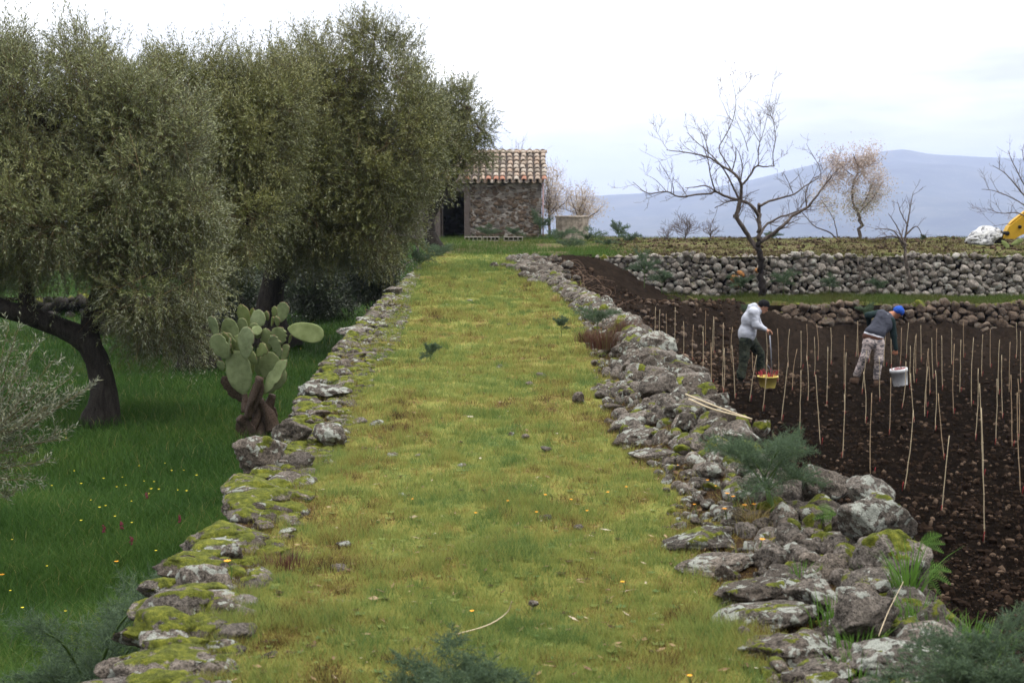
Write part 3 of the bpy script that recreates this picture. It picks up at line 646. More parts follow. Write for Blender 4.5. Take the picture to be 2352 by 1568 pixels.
S(1655, 1292, 200, 60, .04, .75, (0, .1, -.1), .55, .7, 'slab_stone', 'broad moss patched slab right below the upper mossy slab at the turf edge')
S(1728, 1362, 190, 58, .05, .75, (0, .05, -.1), .6, .5, 'slab_stone', 'rounded grey slab with a yellow mossy left side at the turf edge')
S(1872, 1368, 122, 64, .07, .8, (0, .15, .2), .1, .9, 'boulder', 'grey boulder with round lichen spots beside grass tufts in the lower rubble')
S(1762, 1420, 232, 72, .05, .7, (0, .05, .0), .5, .7, 'slab_stone', 'long grey slab between tall grass and turf, third from the bottom on the right')
S(1972, 1412, 170, 92, .10, .75, (.1, -.4, .3), .1, .3, 'boulder', 'dark grey leaning boulder surrounded by green blades in the lower right rubble')
S(1800, 1490, 230, 76, .05, .7, (0, .08, .0), .7, .9, 'slab_stone', 'large moss and lichen blotched slab near the bottom right of the path')
S(2038, 1512, 200, 78, .06, .8, (0, .05, .1), .05, .9, 'boulder', 'broad pale boulder at the bottom, left of the blurred fennel')
S(1878, 1552, 180, 60, .05, .7, (0, .1, .1), .7, .8, 'slab_stone', 'lowest mossy slab on the right cut by the bottom edge of the picture')
S(2165, 1430, 120, 66, -.02, .8, (0, .35, .2), 1.0, .1, 'stone', 'stone cushioned in bright yellow green moss at the edge of the dark field')
S(2108, 1330, 56, 70, .0, .9, (0, .2, .2), .1, .1, 'boulder', 'plain grey boulder under the right flank of the wedge boulder')
S(2030, 1350, 60, 40, .06, .9, (0, .2, .2), .3, .5, 'stone', 'small lichen speckled stone below the dark wedge boulder')
S(2120, 1385, 60, 60, -.06, .9, (0, .2, .2), .2, .3, 'boulder', 'brown boulder at the outer wall edge behind the tall green weed')
# loose stones in the turf (flat, shared description)
loose = [(1244, 862, 24), (1300, 896, 18), (1175, 996, 22), (1208, 1002, 22), (900, 1044, 26), (1250, 1192, 40), (1330, 1210, 26), (1225, 1385, 26), (1300, 1475, 20), (780, 1305, 40), (775, 1385, 46), (870, 975, 40), (828, 968, 36), (1148, 842, 20), (1060, 1068, 18), (620, 1505, 40), (1190, 1118, 16), (925, 1135, 20), (1255, 1030, 26), (1080, 690, 12), (1170, 745, 12), (1120, 1235, 18), (790, 1250, 34), (1215, 880, 16), (960, 1045, 16)]
NEAR = ['nearest', 'second nearest', 'third nearest', 'fourth nearest', 'fifth nearest', 'sixth nearest', 'seventh nearest', 'eighth nearest', 'ninth nearest', 'tenth nearest', 'eleventh nearest', 'twelfth nearest', 'thirteenth nearest', 'fourteenth nearest', 'fifteenth nearest']
lside = lambda a: 'left' if a < 1000 else ('middle' if a < 1200 else 'right')
for i, (a, b_, w) in enumerate(loose):
    peers = sorted([q[1] for q in loose if lside(q[0]) == lside(a)], reverse=True)
    S(a, b_, w, w * .42, .015, .8, (0, .1, i * .7), .1, .9 if i % 3 else .2, 'loose_stone', NEAR[peers.index(b_)] + ' small flat stone in the turf of the ' + lside(a) + ' part of the path', 'loose stones sunk in the turf of the path', lvl=3)

# ------------------------------------------------------------------ terrace retaining walls (face the camera)
def stone_face(mb, x0, x1, yf, zb, zt, s0, s1, seed, lvl=3, lean=.12, jit=.35):
    q = np.random.default_rng(seed); pts = []
    # dart throwing with varied radii gives irregular, fitted cobbles
    tries = 0; target = int((x1 - x0) * 160)
    cell = {}
    for it in range(int((x1 - x0) * 2100)):
        x = q.uniform(x0, x1); zb_ = zb(x) if callable(zb) else zb; zt_ = zt(x) if callable(zt) else zt
        fr = 1 - it / ((x1 - x0) * 2100)
        r = s0 + (s1 - s0) * fr ** 2.2 * q.uniform(.6, 1)
        if zt_ - zb_ < .15: continue
        z = q.uniform(zb_ + r * .2, max(zt_ - r * .5, zb_ + r * .25)); ok = True
        cx = int(x / .3)
        for c in (cx - 1, cx, cx + 1, cx - 2, cx + 2):
            for (a, b_, rr_) in cell.get(c, ()):
                if ((a - x) / 1.15) ** 2 + (b_ - z) ** 2 < ((rr_ + r) * .77) ** 2: ok = False; break
            if not ok: break
        if ok: cell.setdefault(cx, []).append((x, z, r)); pts.append((x, z, r))
    for i, (x, z, r) in enumerate(pts):
        rock(mb, (x, yf + (z - (zb(x) if callable(zb) else zb)) * lean + q.uniform(-.03, .03), z), (r * q.uniform(1.1, 1.32), r * .95, r * q.uniform(.92, 1.12)), (q.normal(0, .15), q.normal(0, jit), q.normal(0, .2)), seed * 1000 + i, lvl, moss=.1 if z < (zt(x) if callable(zt) else zt) - .2 else q.choice([.1, .45]), lichen=q.uniform(0, 1), planes=8, rough=.9)
    return len(pts)
mb = MB()
zt = lambda x: .04 + .05 * math.sin(x * 1.7) + .04 * math.sin(x * 4.1)
n1 = stone_face(mb, 2.3, 21, 39.2, -1.2, zt, .042, .135, 3)
xs_ = np.linspace(2.2, 45, 240); zz = np.linspace(-1.5, -.10, 8)
X, Z = np.meshgrid(xs_, zz, indexing='ij'); mb.add(np.stack([X, 39.36 + (Z + 1.5) * .1 + 0 * X, Z], -1), grid_faces(*X.shape), m=1)
for it in range(420):   # far part outside the frame, coarser
    x = r_.uniform(21, 44); rock(mb, (x, 39.25, r_.uniform(-1.1, -.1)), (.22, .18, .17), ANG(.2), it, 2, moss=.1, lichen=.5)
for (a_, c_, s_) in ((1688, 640, .11), (1702, 628, .09), (1695, 655, .08), (1738, 622, .07)):
    p_ = at(a_, c_, 39.05); rock(mb, p_, (s_ * 1.2, s_ * .8, s_), (0, .2, 0), int(a_), 3, moss=0, lichen=.2, m=2)
M_OLI = simple('orange_lichen', (.50, .20, .035), .9, .75, 22, c2=(.12, .09, .07))
UW = mb.build('upper_terrace_wall', [M_ROCKG, M_SOIL, M_OLI]); UW.name = 'terrace_wall'
tag(UW, 'tall upper retaining wall of pale rounded lava cobbles behind the bare tree', 'stone wall')
mb = MB()
n2 = stone_face(mb, 6.6, 17, 36.15, lambda x: -1.85 + .1 * math.sin(x), lambda x: -1.05 + .05 * math.sin(x * 3) - .5 * max(0, 7.4 - x) - (.35 if 8.9 < x < 9.5 else 0), .05, .14, 4, lvl=3, jit=.3, lean=.22)
X, Z = np.meshgrid(np.linspace(4.6, 45, 200), np.linspace(-2.7, -1.14, 6), indexing='ij'); Yw = 36.25 + (Z + 2.7) * .08 + (fbm(P3(X * 2, Z * 2), 3, 77) - .5) * .3
mb.add(np.stack([X, Yw, Z], -1), grid_faces(*X.shape), m=1)
LWW = mb.build('terrace_wall', [M_ROCKB, M_SOIL]); tag(LWW, 'low lower retaining wall of brown earthy stones behind the two men', 'stone wall')
# dark wall under the far olives
mb = MB()
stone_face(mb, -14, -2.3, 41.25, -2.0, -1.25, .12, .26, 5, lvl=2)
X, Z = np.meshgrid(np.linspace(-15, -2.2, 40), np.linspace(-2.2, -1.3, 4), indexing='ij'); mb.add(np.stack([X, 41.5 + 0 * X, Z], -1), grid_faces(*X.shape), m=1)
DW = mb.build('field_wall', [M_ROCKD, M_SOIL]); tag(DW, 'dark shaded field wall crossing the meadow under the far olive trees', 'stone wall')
# rubble tongue at the far end of the right wall, earthy stones thrown on the bank
mb = MB()
for it in range(170):
    y = r_.uniform(27, 38); x = np.interp(y, [27, 38], [.75, .45]) + r_.normal(0, .28); s = r_.uniform(.05, .17)
    rock(mb, (x, y, max(float(hpath(np.array([min(x, rx(y))]), np.array([y]))[0]), float(hsoil(np.array([x]), np.array([y]))[0])) + s * .3), (s, s, s * .6), ANG(.4), it + 7000, 2, moss=.25, lichen=.5)
o = mb.build('stone_heap', M_ROCK); tag(o, 'heap of pale earthy stones where the right wall ends near the ploughed strip', 'stone heap', kind='stuff')
mb = MB()
for it in range(260):
    y = r_.uniform(26, 36); x = 1.2 + (y - 26) * .22 + abs(r_.normal(0, .9)); s = .025 + .08 * r_.uniform() ** 2
    rock(mb, (x, y, float(hsoil(np.array([x]), np.array([y]))[0]) + s * .3), (s, s, s * .7), ANG(.4), it + 8000, 2, moss=0, lichen=.3)
o = mb.build('bank_stones', M_ROCKB); tag(o, 'earthy stones scattered down the dark soil bank left of the hooded man', 'stones', kind='stuff')
# ------------------------------------------------------------------ trees
M_OBARK = mat_bark('olive_bark', (0.014, 0.012, 0.011), (0.065, 0.056, 0.048))
M_TWIG = simple('olive_twig', (0.16, 0.115, 0.06), .8, .4, 30)
LEAFM = [mat_leaf('olive_leaf_grey', (0.075, 0.098, 0.034), (0.205, 0.215, 0.070), (0.205, 0.22, 0.135)),
         mat_leaf('olive_leaf_green', (0.060, 0.086, 0.024), (0.225, 0.220, 0.055), (0.175, 0.19, 0.095))]
def leaves_on(mb, PTS, DIR, n_leaf, L, W, r_, tone, m=0, spread=.9):
    """PTS (T,K,3) twig curves; place n_leaf leaves along each."""
    T, K, _ = PTS.shape
    u_ = np.linspace(.12, 1, n_leaf)[None] + r_.uniform(-.03, .03, (T, n_leaf)); u_ = np.clip(u_, 0, .999) * (K - 1)
    i = np.floor(u_).astype(int); f = (u_ - i)[..., None]; ti = np.arange(T)[:, None]
    base = PTS[ti, i] * (1 - f) + PTS[ti, i + 1] * f; d = PTS[ti, i + 1] - PTS[ti, i]; d /= np.linalg.norm(d, axis=-1, keepdims=True)
    a = np.array([0.3, .5, .81]); s1 = np.cross(d, a); s1 /= np.linalg.norm(s1, axis=-1, keepdims=True) + 1e-9; s2 = np.cross(d, s1)
    ph = (np.arange(n_leaf)[None] * math.pi + (np.arange(n_leaf)[None] // 2) * 1.57 + r_.uniform(0, 6.28, (T, 1)) + r_.normal(0, .35, (T, n_leaf)))[..., None]
    side = np.cos(ph) * s1 + np.sin(ph) * s2
    ld = d * r_.uniform(.45, 1.0, (T, n_leaf, 1)) + side * spread * r_.uniform(.5, 1, (T, n_leaf, 1)); ld /= np.linalg.norm(ld, axis=-1, keepdims=True)
    wd = np.cross(ld, d + .35 * r_.normal(size=d.shape)); wd /= np.linalg.norm(wd, axis=-1, keepdims=True) + 1e-9
    l = (L * r_.uniform(.65, 1.15, (T, n_leaf, 1))); w = (W * r_.uniform(.7, 1.15, (T, n_leaf, 1)))
    nn = np.cross(ld, wd)
    V = np.stack([base, base + ld * l * .45 + wd * w * .5 + nn * w * .12, base + ld * l + nn * l * r_.normal(0, .06, (T, n_leaf, 1)), base + ld * l * .45 - wd * w * .5 + nn * w * .12], 2)
    k = T * n_leaf; tn = np.clip(tone[:, None] + r_.normal(0, .16, (T, n_leaf)), 0, 1)
    mb.add(V.reshape(-1, 3), np.arange(k * 4).reshape(-1, 4), m=m, tone=np.repeat(tn.ravel(), 4))
def stems_on(mb, PTS, rad, m=1):
    T, K, _ = PTS.shape; d = PTS[:, -1] - PTS[:, 0]; d /= np.linalg.norm(d, axis=-1, keepdims=True) + 1e-9
    s1 = np.cross(d, [0.31, .52, .8]); s1 /= np.linalg.norm(s1, axis=-1, keepdims=True); s2 = np.cross(d, s1)
    rr = (rad[:, None] if np.ndim(rad) else np.full((T, 1), rad)) * np.linspace(1, .4, K)[None]
    R = [np.cos(a) * s1 + np.sin(a) * s2 for a in (0, 2.09, 4.19)]
    V = np.stack([PTS + R[j][:, None] * rr[..., None] for j in range(3)], 2)      # T,K,3,3
    idx = np.arange(T * K * 3).reshape(T, K, 3); q = []
    for j in range(3):
        j2 = (j + 1) % 3; q.append(np.stack([idx[:, :-1, j], idx[:, :-1, j2], idx[:, 1:, j2], idx[:, 1:, j]], -1).reshape(-1, 4))
    mb.add(V.reshape(-1, 3), np.concatenate(q), m=m)
def crown_twigs(ell, n, r_, length=(.25, .5), upf=.7, seed=0, gap=.42, hollow=.45, K=5):
    """ell rows: cx,cy,cz,rx,ry,rz."""
    ell = np.array(ell, float); A = (ell[:, 3] * ell[:, 4] + ell[:, 4] * ell[:, 5] + ell[:, 3] * ell[:, 5]); pr = A / A.sum()
    nc = max(12, n // 62); e = ell[r_.choice(len(ell), nc, p=pr)]; d = r_.normal(size=(nc, 3)); d /= np.linalg.norm(d, axis=1, keepdims=True)
    rad = hollow + (1 - hollow) * r_.uniform(0, 1, nc) ** .5; lump = .84 + .9 * (fbm((e[:, :3] + d * e[:, 3:]) * 1.1, 3, seed + 3) - .5)
    CC = e[:, :3] + d * e[:, 3:] * (rad * lump)[:, None]; CR = r_.uniform(.20, .46, nc) * np.mean(ell[:, 3:]) ** .4; k = r_.integers(0, nc, n)
    o = r_.normal(size=(n, 3)); o /= np.linalg.norm(o, axis=1, keepdims=True); P1 = CC[k] + o * (CR[k] * r_.uniform(.25, 1, n) ** .6)[:, None] * np.array([1, 1, .8]); D1 = d[k] * .62 + o * .55; D1 /= np.linalg.norm(D1, axis=1, keepdims=True)
    P = [P1[:int(n * .90)]]; D = [D1[:int(n * .90)]]; got = len(P[0])
    while got < n:
        k = n * 2; e = ell[r_.choice(len(ell), k, p=pr)]; d = r_.normal(size=(k, 3)); d /= np.linalg.norm(d, axis=1, keepdims=True)
        rad = hollow + (1 - hollow) * r_.uniform(0, 1, k) ** .55
        lump = .84 + 1.15 * (fbm((e[:, :3] + d * e[:, 3:]) * 1.3, 3, seed + 3) - .5)
        p = e[:, :3] + d * e[:, 3:] * (rad * lump)[:, None]
        ok = fbm(p * 1.5, 3, seed + 5) > gap - .10 * (rad < .8)
        p, d = p[ok], d[ok]; P.append(p); D.append(d); got += len(p)
    P = np.concatenate(P)[:n]; D = np.concatenate(D)[:n]; pm = r_.permutation(n); P, D = P[pm], D[pm]
    up = sst(D[:, 2], -.5, .35)
    t = D * np.array([1, 1, .8]) * .8 + np.array([0, 0, 1.0]) * (upf * up - .85 * (1 - up))[:, None] + r_.normal(0, .42, (n, 3))
    t /= np.linalg.norm(t, axis=1, keepdims=True)
    L = r_.uniform(*length, n) * (1 + .5 * (D[:, 2] > .6) * r_.uniform(0, 1, n))
    s = np.linspace(0, 1, K)[None, :, None]; bend = np.array([0, 0, 1.0]) * r_.normal(-.10, .22, n)[:, None] + r_.normal(0, .15, (n, 3))
    PTS = P[:, None] + t[:, None] * s * L[:, None, None] + bend[:, None] * s ** 2 * L[:, None, None]
    ns = n // 16; j = r_.choice(np.where(D[:, 2] > -.1)[0], ns); dirn = D[j] * .75 + np.array([0, 0, .55]) + r_.normal(0, .22, (ns, 3)); dirn /= np.linalg.norm(dirn, axis=1, keepdims=True)
    SH = P[j][:, None] + dirn[:, None] * (s * r_.uniform(.35, .85, (ns, 1, 1))) + r_.normal(0, .06, (ns, 1, 3)) * s ** 2
    PTS = np.concatenate([PTS, SH]); D = np.concatenate([D, D[j]]); P = np.concatenate([P, P[j]])
    return PTS, D, P
def olive(name, label, base, trunk, ell, n, leafL, leafW, nleaf, leafmat, seed, tw=(.25, .5), trunk_r=.2, nl=26, upf=.7, gap=.42, extra=None, tonef=None, hollow=.45):
    r_ = np.random.default_rng(seed)
    root = empty(name, base, label, 'tree', 'olive trees left of the path')
    mb = MB(); forks = []
    for pts, r0, r1 in trunk:
        pp = spline(pts, 16); tube(mb, pp, np.linspace(r0, r1, 16) * (1 + .8 * np.exp(-np.linspace(0, 1, 16) * 9) * (np.allclose(pts[0], base))), 14, rough=.28, seed=seed); forks.append(pp)
    mb.build('trunk', M_OBARK, root)
    mb = MB(); ell_ = np.array(ell)
    for i in range(nl):
        e = ell_[i % len(ell_)]; d = r_.normal(size=3); d /= np.linalg.norm(d); d[2] = abs(d[2]) * .8 - .15
        tgt = e[:3] + d * e[3:] * r_.uniform(.5, .85); allp = np.concatenate(forks); allp = allp[int(len(allp) * .3):]
        f0 = allp[np.argmin(np.linalg.norm(allp - tgt, axis=1) + r_.uniform(0, 1.0, len(allp)))]; L = np.linalg.norm(tgt - f0)
        mid = (f0 + tgt) / 2 + r_.normal(0, .10 * L, 3) + np.array([0, 0, .08 * L]); m2 = f0 * .3 + mid * .7 + r_.normal(0, .06 * L, 3)
        tube(mb, spline([f0, m2, mid, tgt], 10), np.linspace(.045 + .008 * L, .010, 10), 6, rough=.15, seed=i)
    mb.build('limbs', M_OBARK, root)
    PTS, D, P = crown_twigs(ell, n, r_, tw, upf, seed, gap, hollow)
    tone = .05 + .9 * fbm(P * 1.1, 3, seed + 9) if tonef is None else tonef(P)
    mb = MB()
    if extra is not None: PTS = np.concatenate([PTS, extra]); tone = np.concatenate([tone, np.full(len(extra), .6)])
    leaves_on(mb, PTS, None, nleaf, leafL, leafW, r_, tone + .15 * (np.concatenate([D[:, 2], np.zeros(len(PTS) - len(D))]) > .3))
    stems_on(mb, PTS, np.full(len(PTS), .0026 + .0000 * n), 1)
    # larger bare-ish branchlets showing through
    k = n // 9; sub = P[:k]; dd = D[:k] * .7 + r_.normal(0, .5, (k, 3)); dd /= np.linalg.norm(dd, axis=1, keepdims=True)
    s = np.linspace(-.6, .5, 5)[None, :, None]; Q = sub[:, None] + dd[:, None] * s * r_.uniform(.5, 1.1, (k, 1, 1)) + r_.normal(0, .1, (k, 1, 3)) * s ** 2
    stems_on(mb, Q, r_.uniform(.003, .007, k), 1)
    mb.build('crown', [leafmat, M_TWIG], root, smooth=False)
    return root
def E(px, py, Y, wx, hy, dep):        # ellipsoid from photo centre, half sizes in photo px, depth half size in metres
    c = at(px, py, Y); return (c[0], c[1], c[2], wx * PX(Y), dep, hy * PX(Y))
gz = lambda x, y: float(hmead(np.array([x]), np.array([y]))[0])
# front left olive
b0 = onz(232, 985, ZM); b0[2] = gz(b0[0], b0[1]) - .05; Y0 = b0[1]
tr = [([b0, at(240, 900, Y0), at(205, 790, Y0), at(100, 735, Y0 - .2), at(-30, 690, Y0 - .5), at(-160, 560, Y0 - .4)], .20, .13),
      ([at(212, 810, Y0), at(205, 740, Y0 + .1), at(240, 640, Y0 + .3), at(300, 480, Y0 + .6), at(330, 330, Y0 + .8)], .15, .07),
      ([at(60, 720, Y0 - .2), at(70, 600, Y0), at(110, 450, Y0 + .3), at(120, 300, Y0 + .3)], .12, .06)]
ell = [E(80, 340, Y0 + .3, 250, 235, 1.7), E(330, 400, Y0 + .3, 190, 225, 1.5), E(150, 510, Y0 - .1, 270, 140, 1.5), E(370, 620, Y0 + .1, 150, 190, 1.2), E(-120, 420, Y0, 260, 300, 1.7), E(40, 195, Y0 + .5, 120, 100, .9), E(210, 200, Y0 + .6, 90, 90, .9), E(310, 270, Y0 + .4, 110, 110, .9), E(370, 730, Y0 + .2, 95, 85, .8)]
q_ = np.random.default_rng(3); ex = []
for (a, b_, c_, d_) in [(478, 600, 505, 700), (490, 590, 520, 655), (60, 75, 55, 40), (105, 120, 130, 55), (190, 110, 190, 60), (290, 130, 300, 75)]:
    p0 = at(a, b_, Y0 - 1.0); p1 = at(c_, d_, Y0 - 1.0); s = np.linspace(0, 1, 5)[:, None]; ex.append(p0 + (p1 - p0) * s + np.array([0, 0, .12]) * s * (1 - s))
olive('olive_tree', 'nearest olive tree with a dark leaning trunk and a limb bending out left', b0, tr, ell, 15500, .078, .0155, 20, LEAFM[0], 31, trunk_r=.2, extra=np.array(ex), tw=(.25, .48), nl=34)
# second olive behind it
Y1 = 28.5; x_ = at(455, 800, Y1); b1 = np.array([x_[0], Y1, gz(x_[0], Y1) - .05])
tr = [([b1, at(462, 740, Y1), at(480, 640, Y1), at(520, 520, Y1), at(500, 380, Y1)], .30, .12), ([at(470, 700, Y1), at(430, 600, Y1), at(420, 450, Y1)], .2, .1), ([at(500, 600, Y1), at(560, 520, Y1), at(600, 400, Y1)], .14, .07)]
ell = [E(430, 230, Y1, 120, 140, 1.6), E(345, 270, Y1, 90, 130, 1.5), E(350, 480, Y1, 110, 150, 1.6), E(620, 250, Y1 + .5, 90, 120, 1.4), E(530, 270, Y1, 110, 150, 1.6), E(560, 330, Y1, 130, 180, 1.6), E(400, 420, Y1 - .2, 170, 180, 1.8), E(560, 490, Y1 - .6, 105, 130, 1.3), E(500, 560, Y1 - .4, 80, 70, 1.1)]
olive('olive_tree', 'middle olive tree rising between the nearest olive and the wide olive by the hut', b1, tr, ell, 11000, .088, .019, 18, LEAFM[1], 37, tw=(.28, .55))
# wide olive
Y2 = 32.5; x_ = at(632, 790, Y2); b2 = np.array([x_[0], Y2, gz(x_[0], Y2) - .05])
tr = [([b2, at(620, 720, Y2), at(628, 640, Y2), at(650, 540, Y2), at(690, 400, Y2), at(720, 250, Y2)], .36, .12), ([at(628, 650, Y2), at(700, 560, Y2), at(820, 470, Y2), at(900, 400, Y2)], .22, .07), ([at(640, 600, Y2), at(580, 500, Y2), at(560, 380, Y2)], .16, .08)]
ell = [E(740, 230, Y2, 130, 140, 2.0), E(870, 260, Y2, 150, 180, 2.2), E(650, 260, Y2, 110, 125, 1.8), E(690, 380, Y2 - .3, 190, 190, 2.2), E(850, 420, Y2 - .3, 150, 170, 2.2), E(720, 500, Y2 - .6, 170, 110, 1.9), E(860, 520, Y2 - .6, 105, 95, 1.6), E(955, 350, Y2 - .2, 75, 110, 1.4), E(860, 130, Y2, 85, 70, 1.1), E(600, 400, Y2, 100, 150, 1.6)]
olive('olive_tree', 'widest olive tree spreading from the middle of the grove over the hut roof', b2, tr, ell, 15500, .095, .021, 17, LEAFM[1], 41, tw=(.3, .6), nl=36)
# far right olive beside the hut
Y3 = 44.0; x_ = at(1010, 600, Y3); b3 = np.array([x_[0], Y3, -.2])
tr = [([b3, at(985, 520, Y3), at(1000, 430, Y3), at(1040, 340, Y3), at(1080, 250, Y3)], .20, .08), ([at(990, 500, Y3), at(1050, 400, Y3), at(1110, 300, Y3)], .1, .04)]
ell = [E(1060, 270, Y3, 75, 90, 1.3), E(990, 320, Y3, 80, 110, 1.5), E(1100, 320, Y3, 34, 60, .8), E(1040, 380, Y3, 55, 42, 1.1), E(960, 250, Y3, 70, 110, 1.3)]
olive('olive_tree', 'farthest olive tree with a thin airy crown against the sky, left above the tiled roof', b3, tr, ell, 3600, .10, .026, 15, LEAFM[1], 43, tw=(.3, .6), gap=.47, nl=24, hollow=.2)
# two trees farther left and behind so that the grove continues
Y4 = 36.0; x_ = at(250, 740, Y4); b4 = np.array([x_[0], Y4, gz(x_[0], Y4)])
olive('olive_tree', 'shaded olive tree mostly hidden behind the nearest olive', b4, [([b4, at(250, 640, Y4), at(240, 450, Y4)], .28, .1)], [E(240, 330, Y4, 230, 180, 2.2), E(-50, 350, Y4, 230, 190, 2.2), E(230, 510, Y4, 260, 130, 2)], 6500, .11, .028, 14, LEAFM[1], 47, tw=(.3, .6))
# dark undergrowth below the olives
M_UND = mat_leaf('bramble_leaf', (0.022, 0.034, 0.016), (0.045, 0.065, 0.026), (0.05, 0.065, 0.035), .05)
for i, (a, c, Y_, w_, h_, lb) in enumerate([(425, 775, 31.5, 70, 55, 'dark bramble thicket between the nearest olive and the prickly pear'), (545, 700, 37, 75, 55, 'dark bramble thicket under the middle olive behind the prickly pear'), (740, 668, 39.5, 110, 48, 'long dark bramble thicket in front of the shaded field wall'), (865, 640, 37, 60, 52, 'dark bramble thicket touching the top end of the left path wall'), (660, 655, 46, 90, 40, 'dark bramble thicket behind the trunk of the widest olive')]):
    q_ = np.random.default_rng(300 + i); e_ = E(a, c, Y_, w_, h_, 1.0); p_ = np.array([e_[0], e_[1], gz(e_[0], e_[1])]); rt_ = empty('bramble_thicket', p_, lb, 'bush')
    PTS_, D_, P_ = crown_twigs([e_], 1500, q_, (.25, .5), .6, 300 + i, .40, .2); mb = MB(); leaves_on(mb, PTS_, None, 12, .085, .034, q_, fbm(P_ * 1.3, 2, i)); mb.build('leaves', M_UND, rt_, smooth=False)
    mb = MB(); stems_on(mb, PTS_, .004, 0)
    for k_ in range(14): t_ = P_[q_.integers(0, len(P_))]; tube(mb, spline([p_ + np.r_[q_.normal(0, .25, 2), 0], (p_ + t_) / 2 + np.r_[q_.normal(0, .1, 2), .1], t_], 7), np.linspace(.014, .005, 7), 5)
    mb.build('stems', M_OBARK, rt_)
# young olive shoots at the left edge
Y5 = 13.0; b5 = at(-90, 1130, Y5); b5[2] = gz(b5[0], Y5)
ys_ = []; q_ = np.random.default_rng(8)
tips = [(80, 800), (40, 760), (120, 830), (20, 750), (205, 890), (150, 915), (185, 900), (110, 880), (90, 960), (130, 1010), (60, 1040), (100, 1060), (50, 900), (30, 850), (140, 990), (70, 1100), (20, 1140), (-40, 800), (-60, 700), (30, 980), (10, 1010), (60, 850), (110, 935), (160, 870)]
root = empty('young_olive', b5, 'pale young olive shoots leaning in at the left edge of the picture', 'shrub')
mb = MB(); PT = []
for (a, c) in tips:
    st = at(-95 + q_.uniform(-20, 20), 1040 + q_.uniform(-40, 60), Y5 + q_.uniform(-.1, .1)); tp = at(a, c, Y5 + q_.uniform(-.35, .35))
    L = np.linalg.norm(tp - st); pp = spline([st, st * .45 + tp * .55 + np.array([0, 0, -.05 * L]) + q_.normal(0, .03, 3), tp], 14)
    tube(mb, pp, np.linspace(.006, .0022, 14), 5)
    for j in range(5, 14):
        for w_ in range(2):
            dd = (pp[j] - pp[j - 1]); dd /= np.linalg.norm(dd); dd = dd + q_.normal(0, .6, 3); dd /= np.linalg.norm(dd)
            s = np.linspace(0, 1, 5)[:, None]; PT.append(pp[j] + dd * s * q_.uniform(.07, .18) + np.array([0, 0, .04]) * s ** 2)
mb.build('stems', M_TWIG, root)
mb = MB(); leaves_on(mb, np.array(PT), None, 10, .060, .0125, q_, q_.uniform(.3, .9, len(PT))); stems_on(mb, np.array(PT), .0014, 1)
mb.build('foliage', [mat_leaf('young_olive_leaf', (0.08, 0.095, 0.055), (0.15, 0.155, 0.075), (0.19, 0.205, 0.15)), M_TWIG], root, smooth=False)

# ------------------------------------------------------------------ bare trees
M_BBARK = mat_bark('bare_bark', (0.045, 0.036, 0.032), (0.20, 0.165, 0.145), 18, .4)
M_BTWIG = simple('bare_twig', (0.16, 0.12, 0.105), .85, .35, 20)
M_DARKTRUNK = mat_bark('dark_trunk', (0.012, 0.010, 0.010), (0.045, 0.038, 0.036), 18, .4)
def grow(mb, pts, r0, r1, q, depth, lens, dens, up=.5, m=0, twigm=1, wig=.12):
    """side shoots along a polyline"""
    pts = np.asarray(pts); L = np.linalg.norm(np.diff(pts, axis=0), axis=1).sum(); k = q.poisson(dens * L)
    for i in range(k):
        t = q.uniform(.12, 1) * (len(pts) - 1.001); j = int(t); p = pts[j] + (pts[j + 1] - pts[j]) * (t - j); d = pts[j + 1] - pts[j]; d /= np.linalg.norm(d) + 1e-9
        s = q.normal(size=3); s -= d * (s @ d); s /= np.linalg.norm(s); dd = d * q.uniform(.3, 1.0) + s * q.uniform(.5, 1.1) + np.array([0, 0, up]); dd /= np.linalg.norm(dd)
        l = lens * q.uniform(.35, 1.2); n_ = 5; pp = [p]
        for a in range(n_): dd = dd + q.normal(0, wig, 3) + np.array([0, 0, up * .12]); dd /= np.linalg.norm(dd); pp.append(pp[-1] + dd * l / n_)
        rr = (r0 + (r1 - r0) * t / len(pts)) * .5; rr = min(rr, .009 * (l / .5)) ; rr = max(rr, .0034)
        tube(mb, np.array(pp), np.linspace(rr, max(rr * .4, .0028), n_ + 1), 4, m=twigm, cap=False)
        if depth > 0: grow(mb, np.array(pp), rr, rr * .4, q, depth - 1, l * .55, dens * 1.25, up, m, twigm, wig)
def limbtree(name, label, limbs, base, Y, q, sc, depth=2, lens=.8, dens=3.0, up=.45, mats=None, cat='tree', group=None, dy=.5, ntw=None, leaf=None):
    root = empty(name, base, label, cat, group); mt = MB(); ml = MB(); mtw = MB(); grown = []
    for k, (pl, r0, r1) in enumerate(limbs):
        off = np.cumsum(np.r_[0, q.normal(0, dy * .3, len(pl) - 1)]) if k > 0 else np.zeros(len(pl))
        pts = spline([sc(a, b_, Y + o_) for (a, b_), o_ in zip(pl, off)], 4 * len(pl)); pts[1:-1] += q.normal(0, r1 * .5, pts[1:-1].shape)
        tube(mt if k == 0 else ml, pts, np.linspace(r0, r1, len(pts)), 10 if k == 0 else 7, rough=.2, seed=k)
        if k > 0: grow(mtw, pts, r0, r1, q, depth, lens, dens, up, 0, 0)
        grown.append(pts)
    mats = mats or (M_BBARK, M_BBARK, M_BTWIG)
    mt.build('trunk', mats[0], root); ml.build('limbs', mats[1], root); mtw.build('twigs', mats[2], root)
    return root, grown
q = np.random.default_rng(21)
zz_ = lambda a, c, Y: at(1450.4 + a / 2.985, 180.3 + c / 2.985, Y)
YB = 38.2; u_ = PX(YB) / 2.985
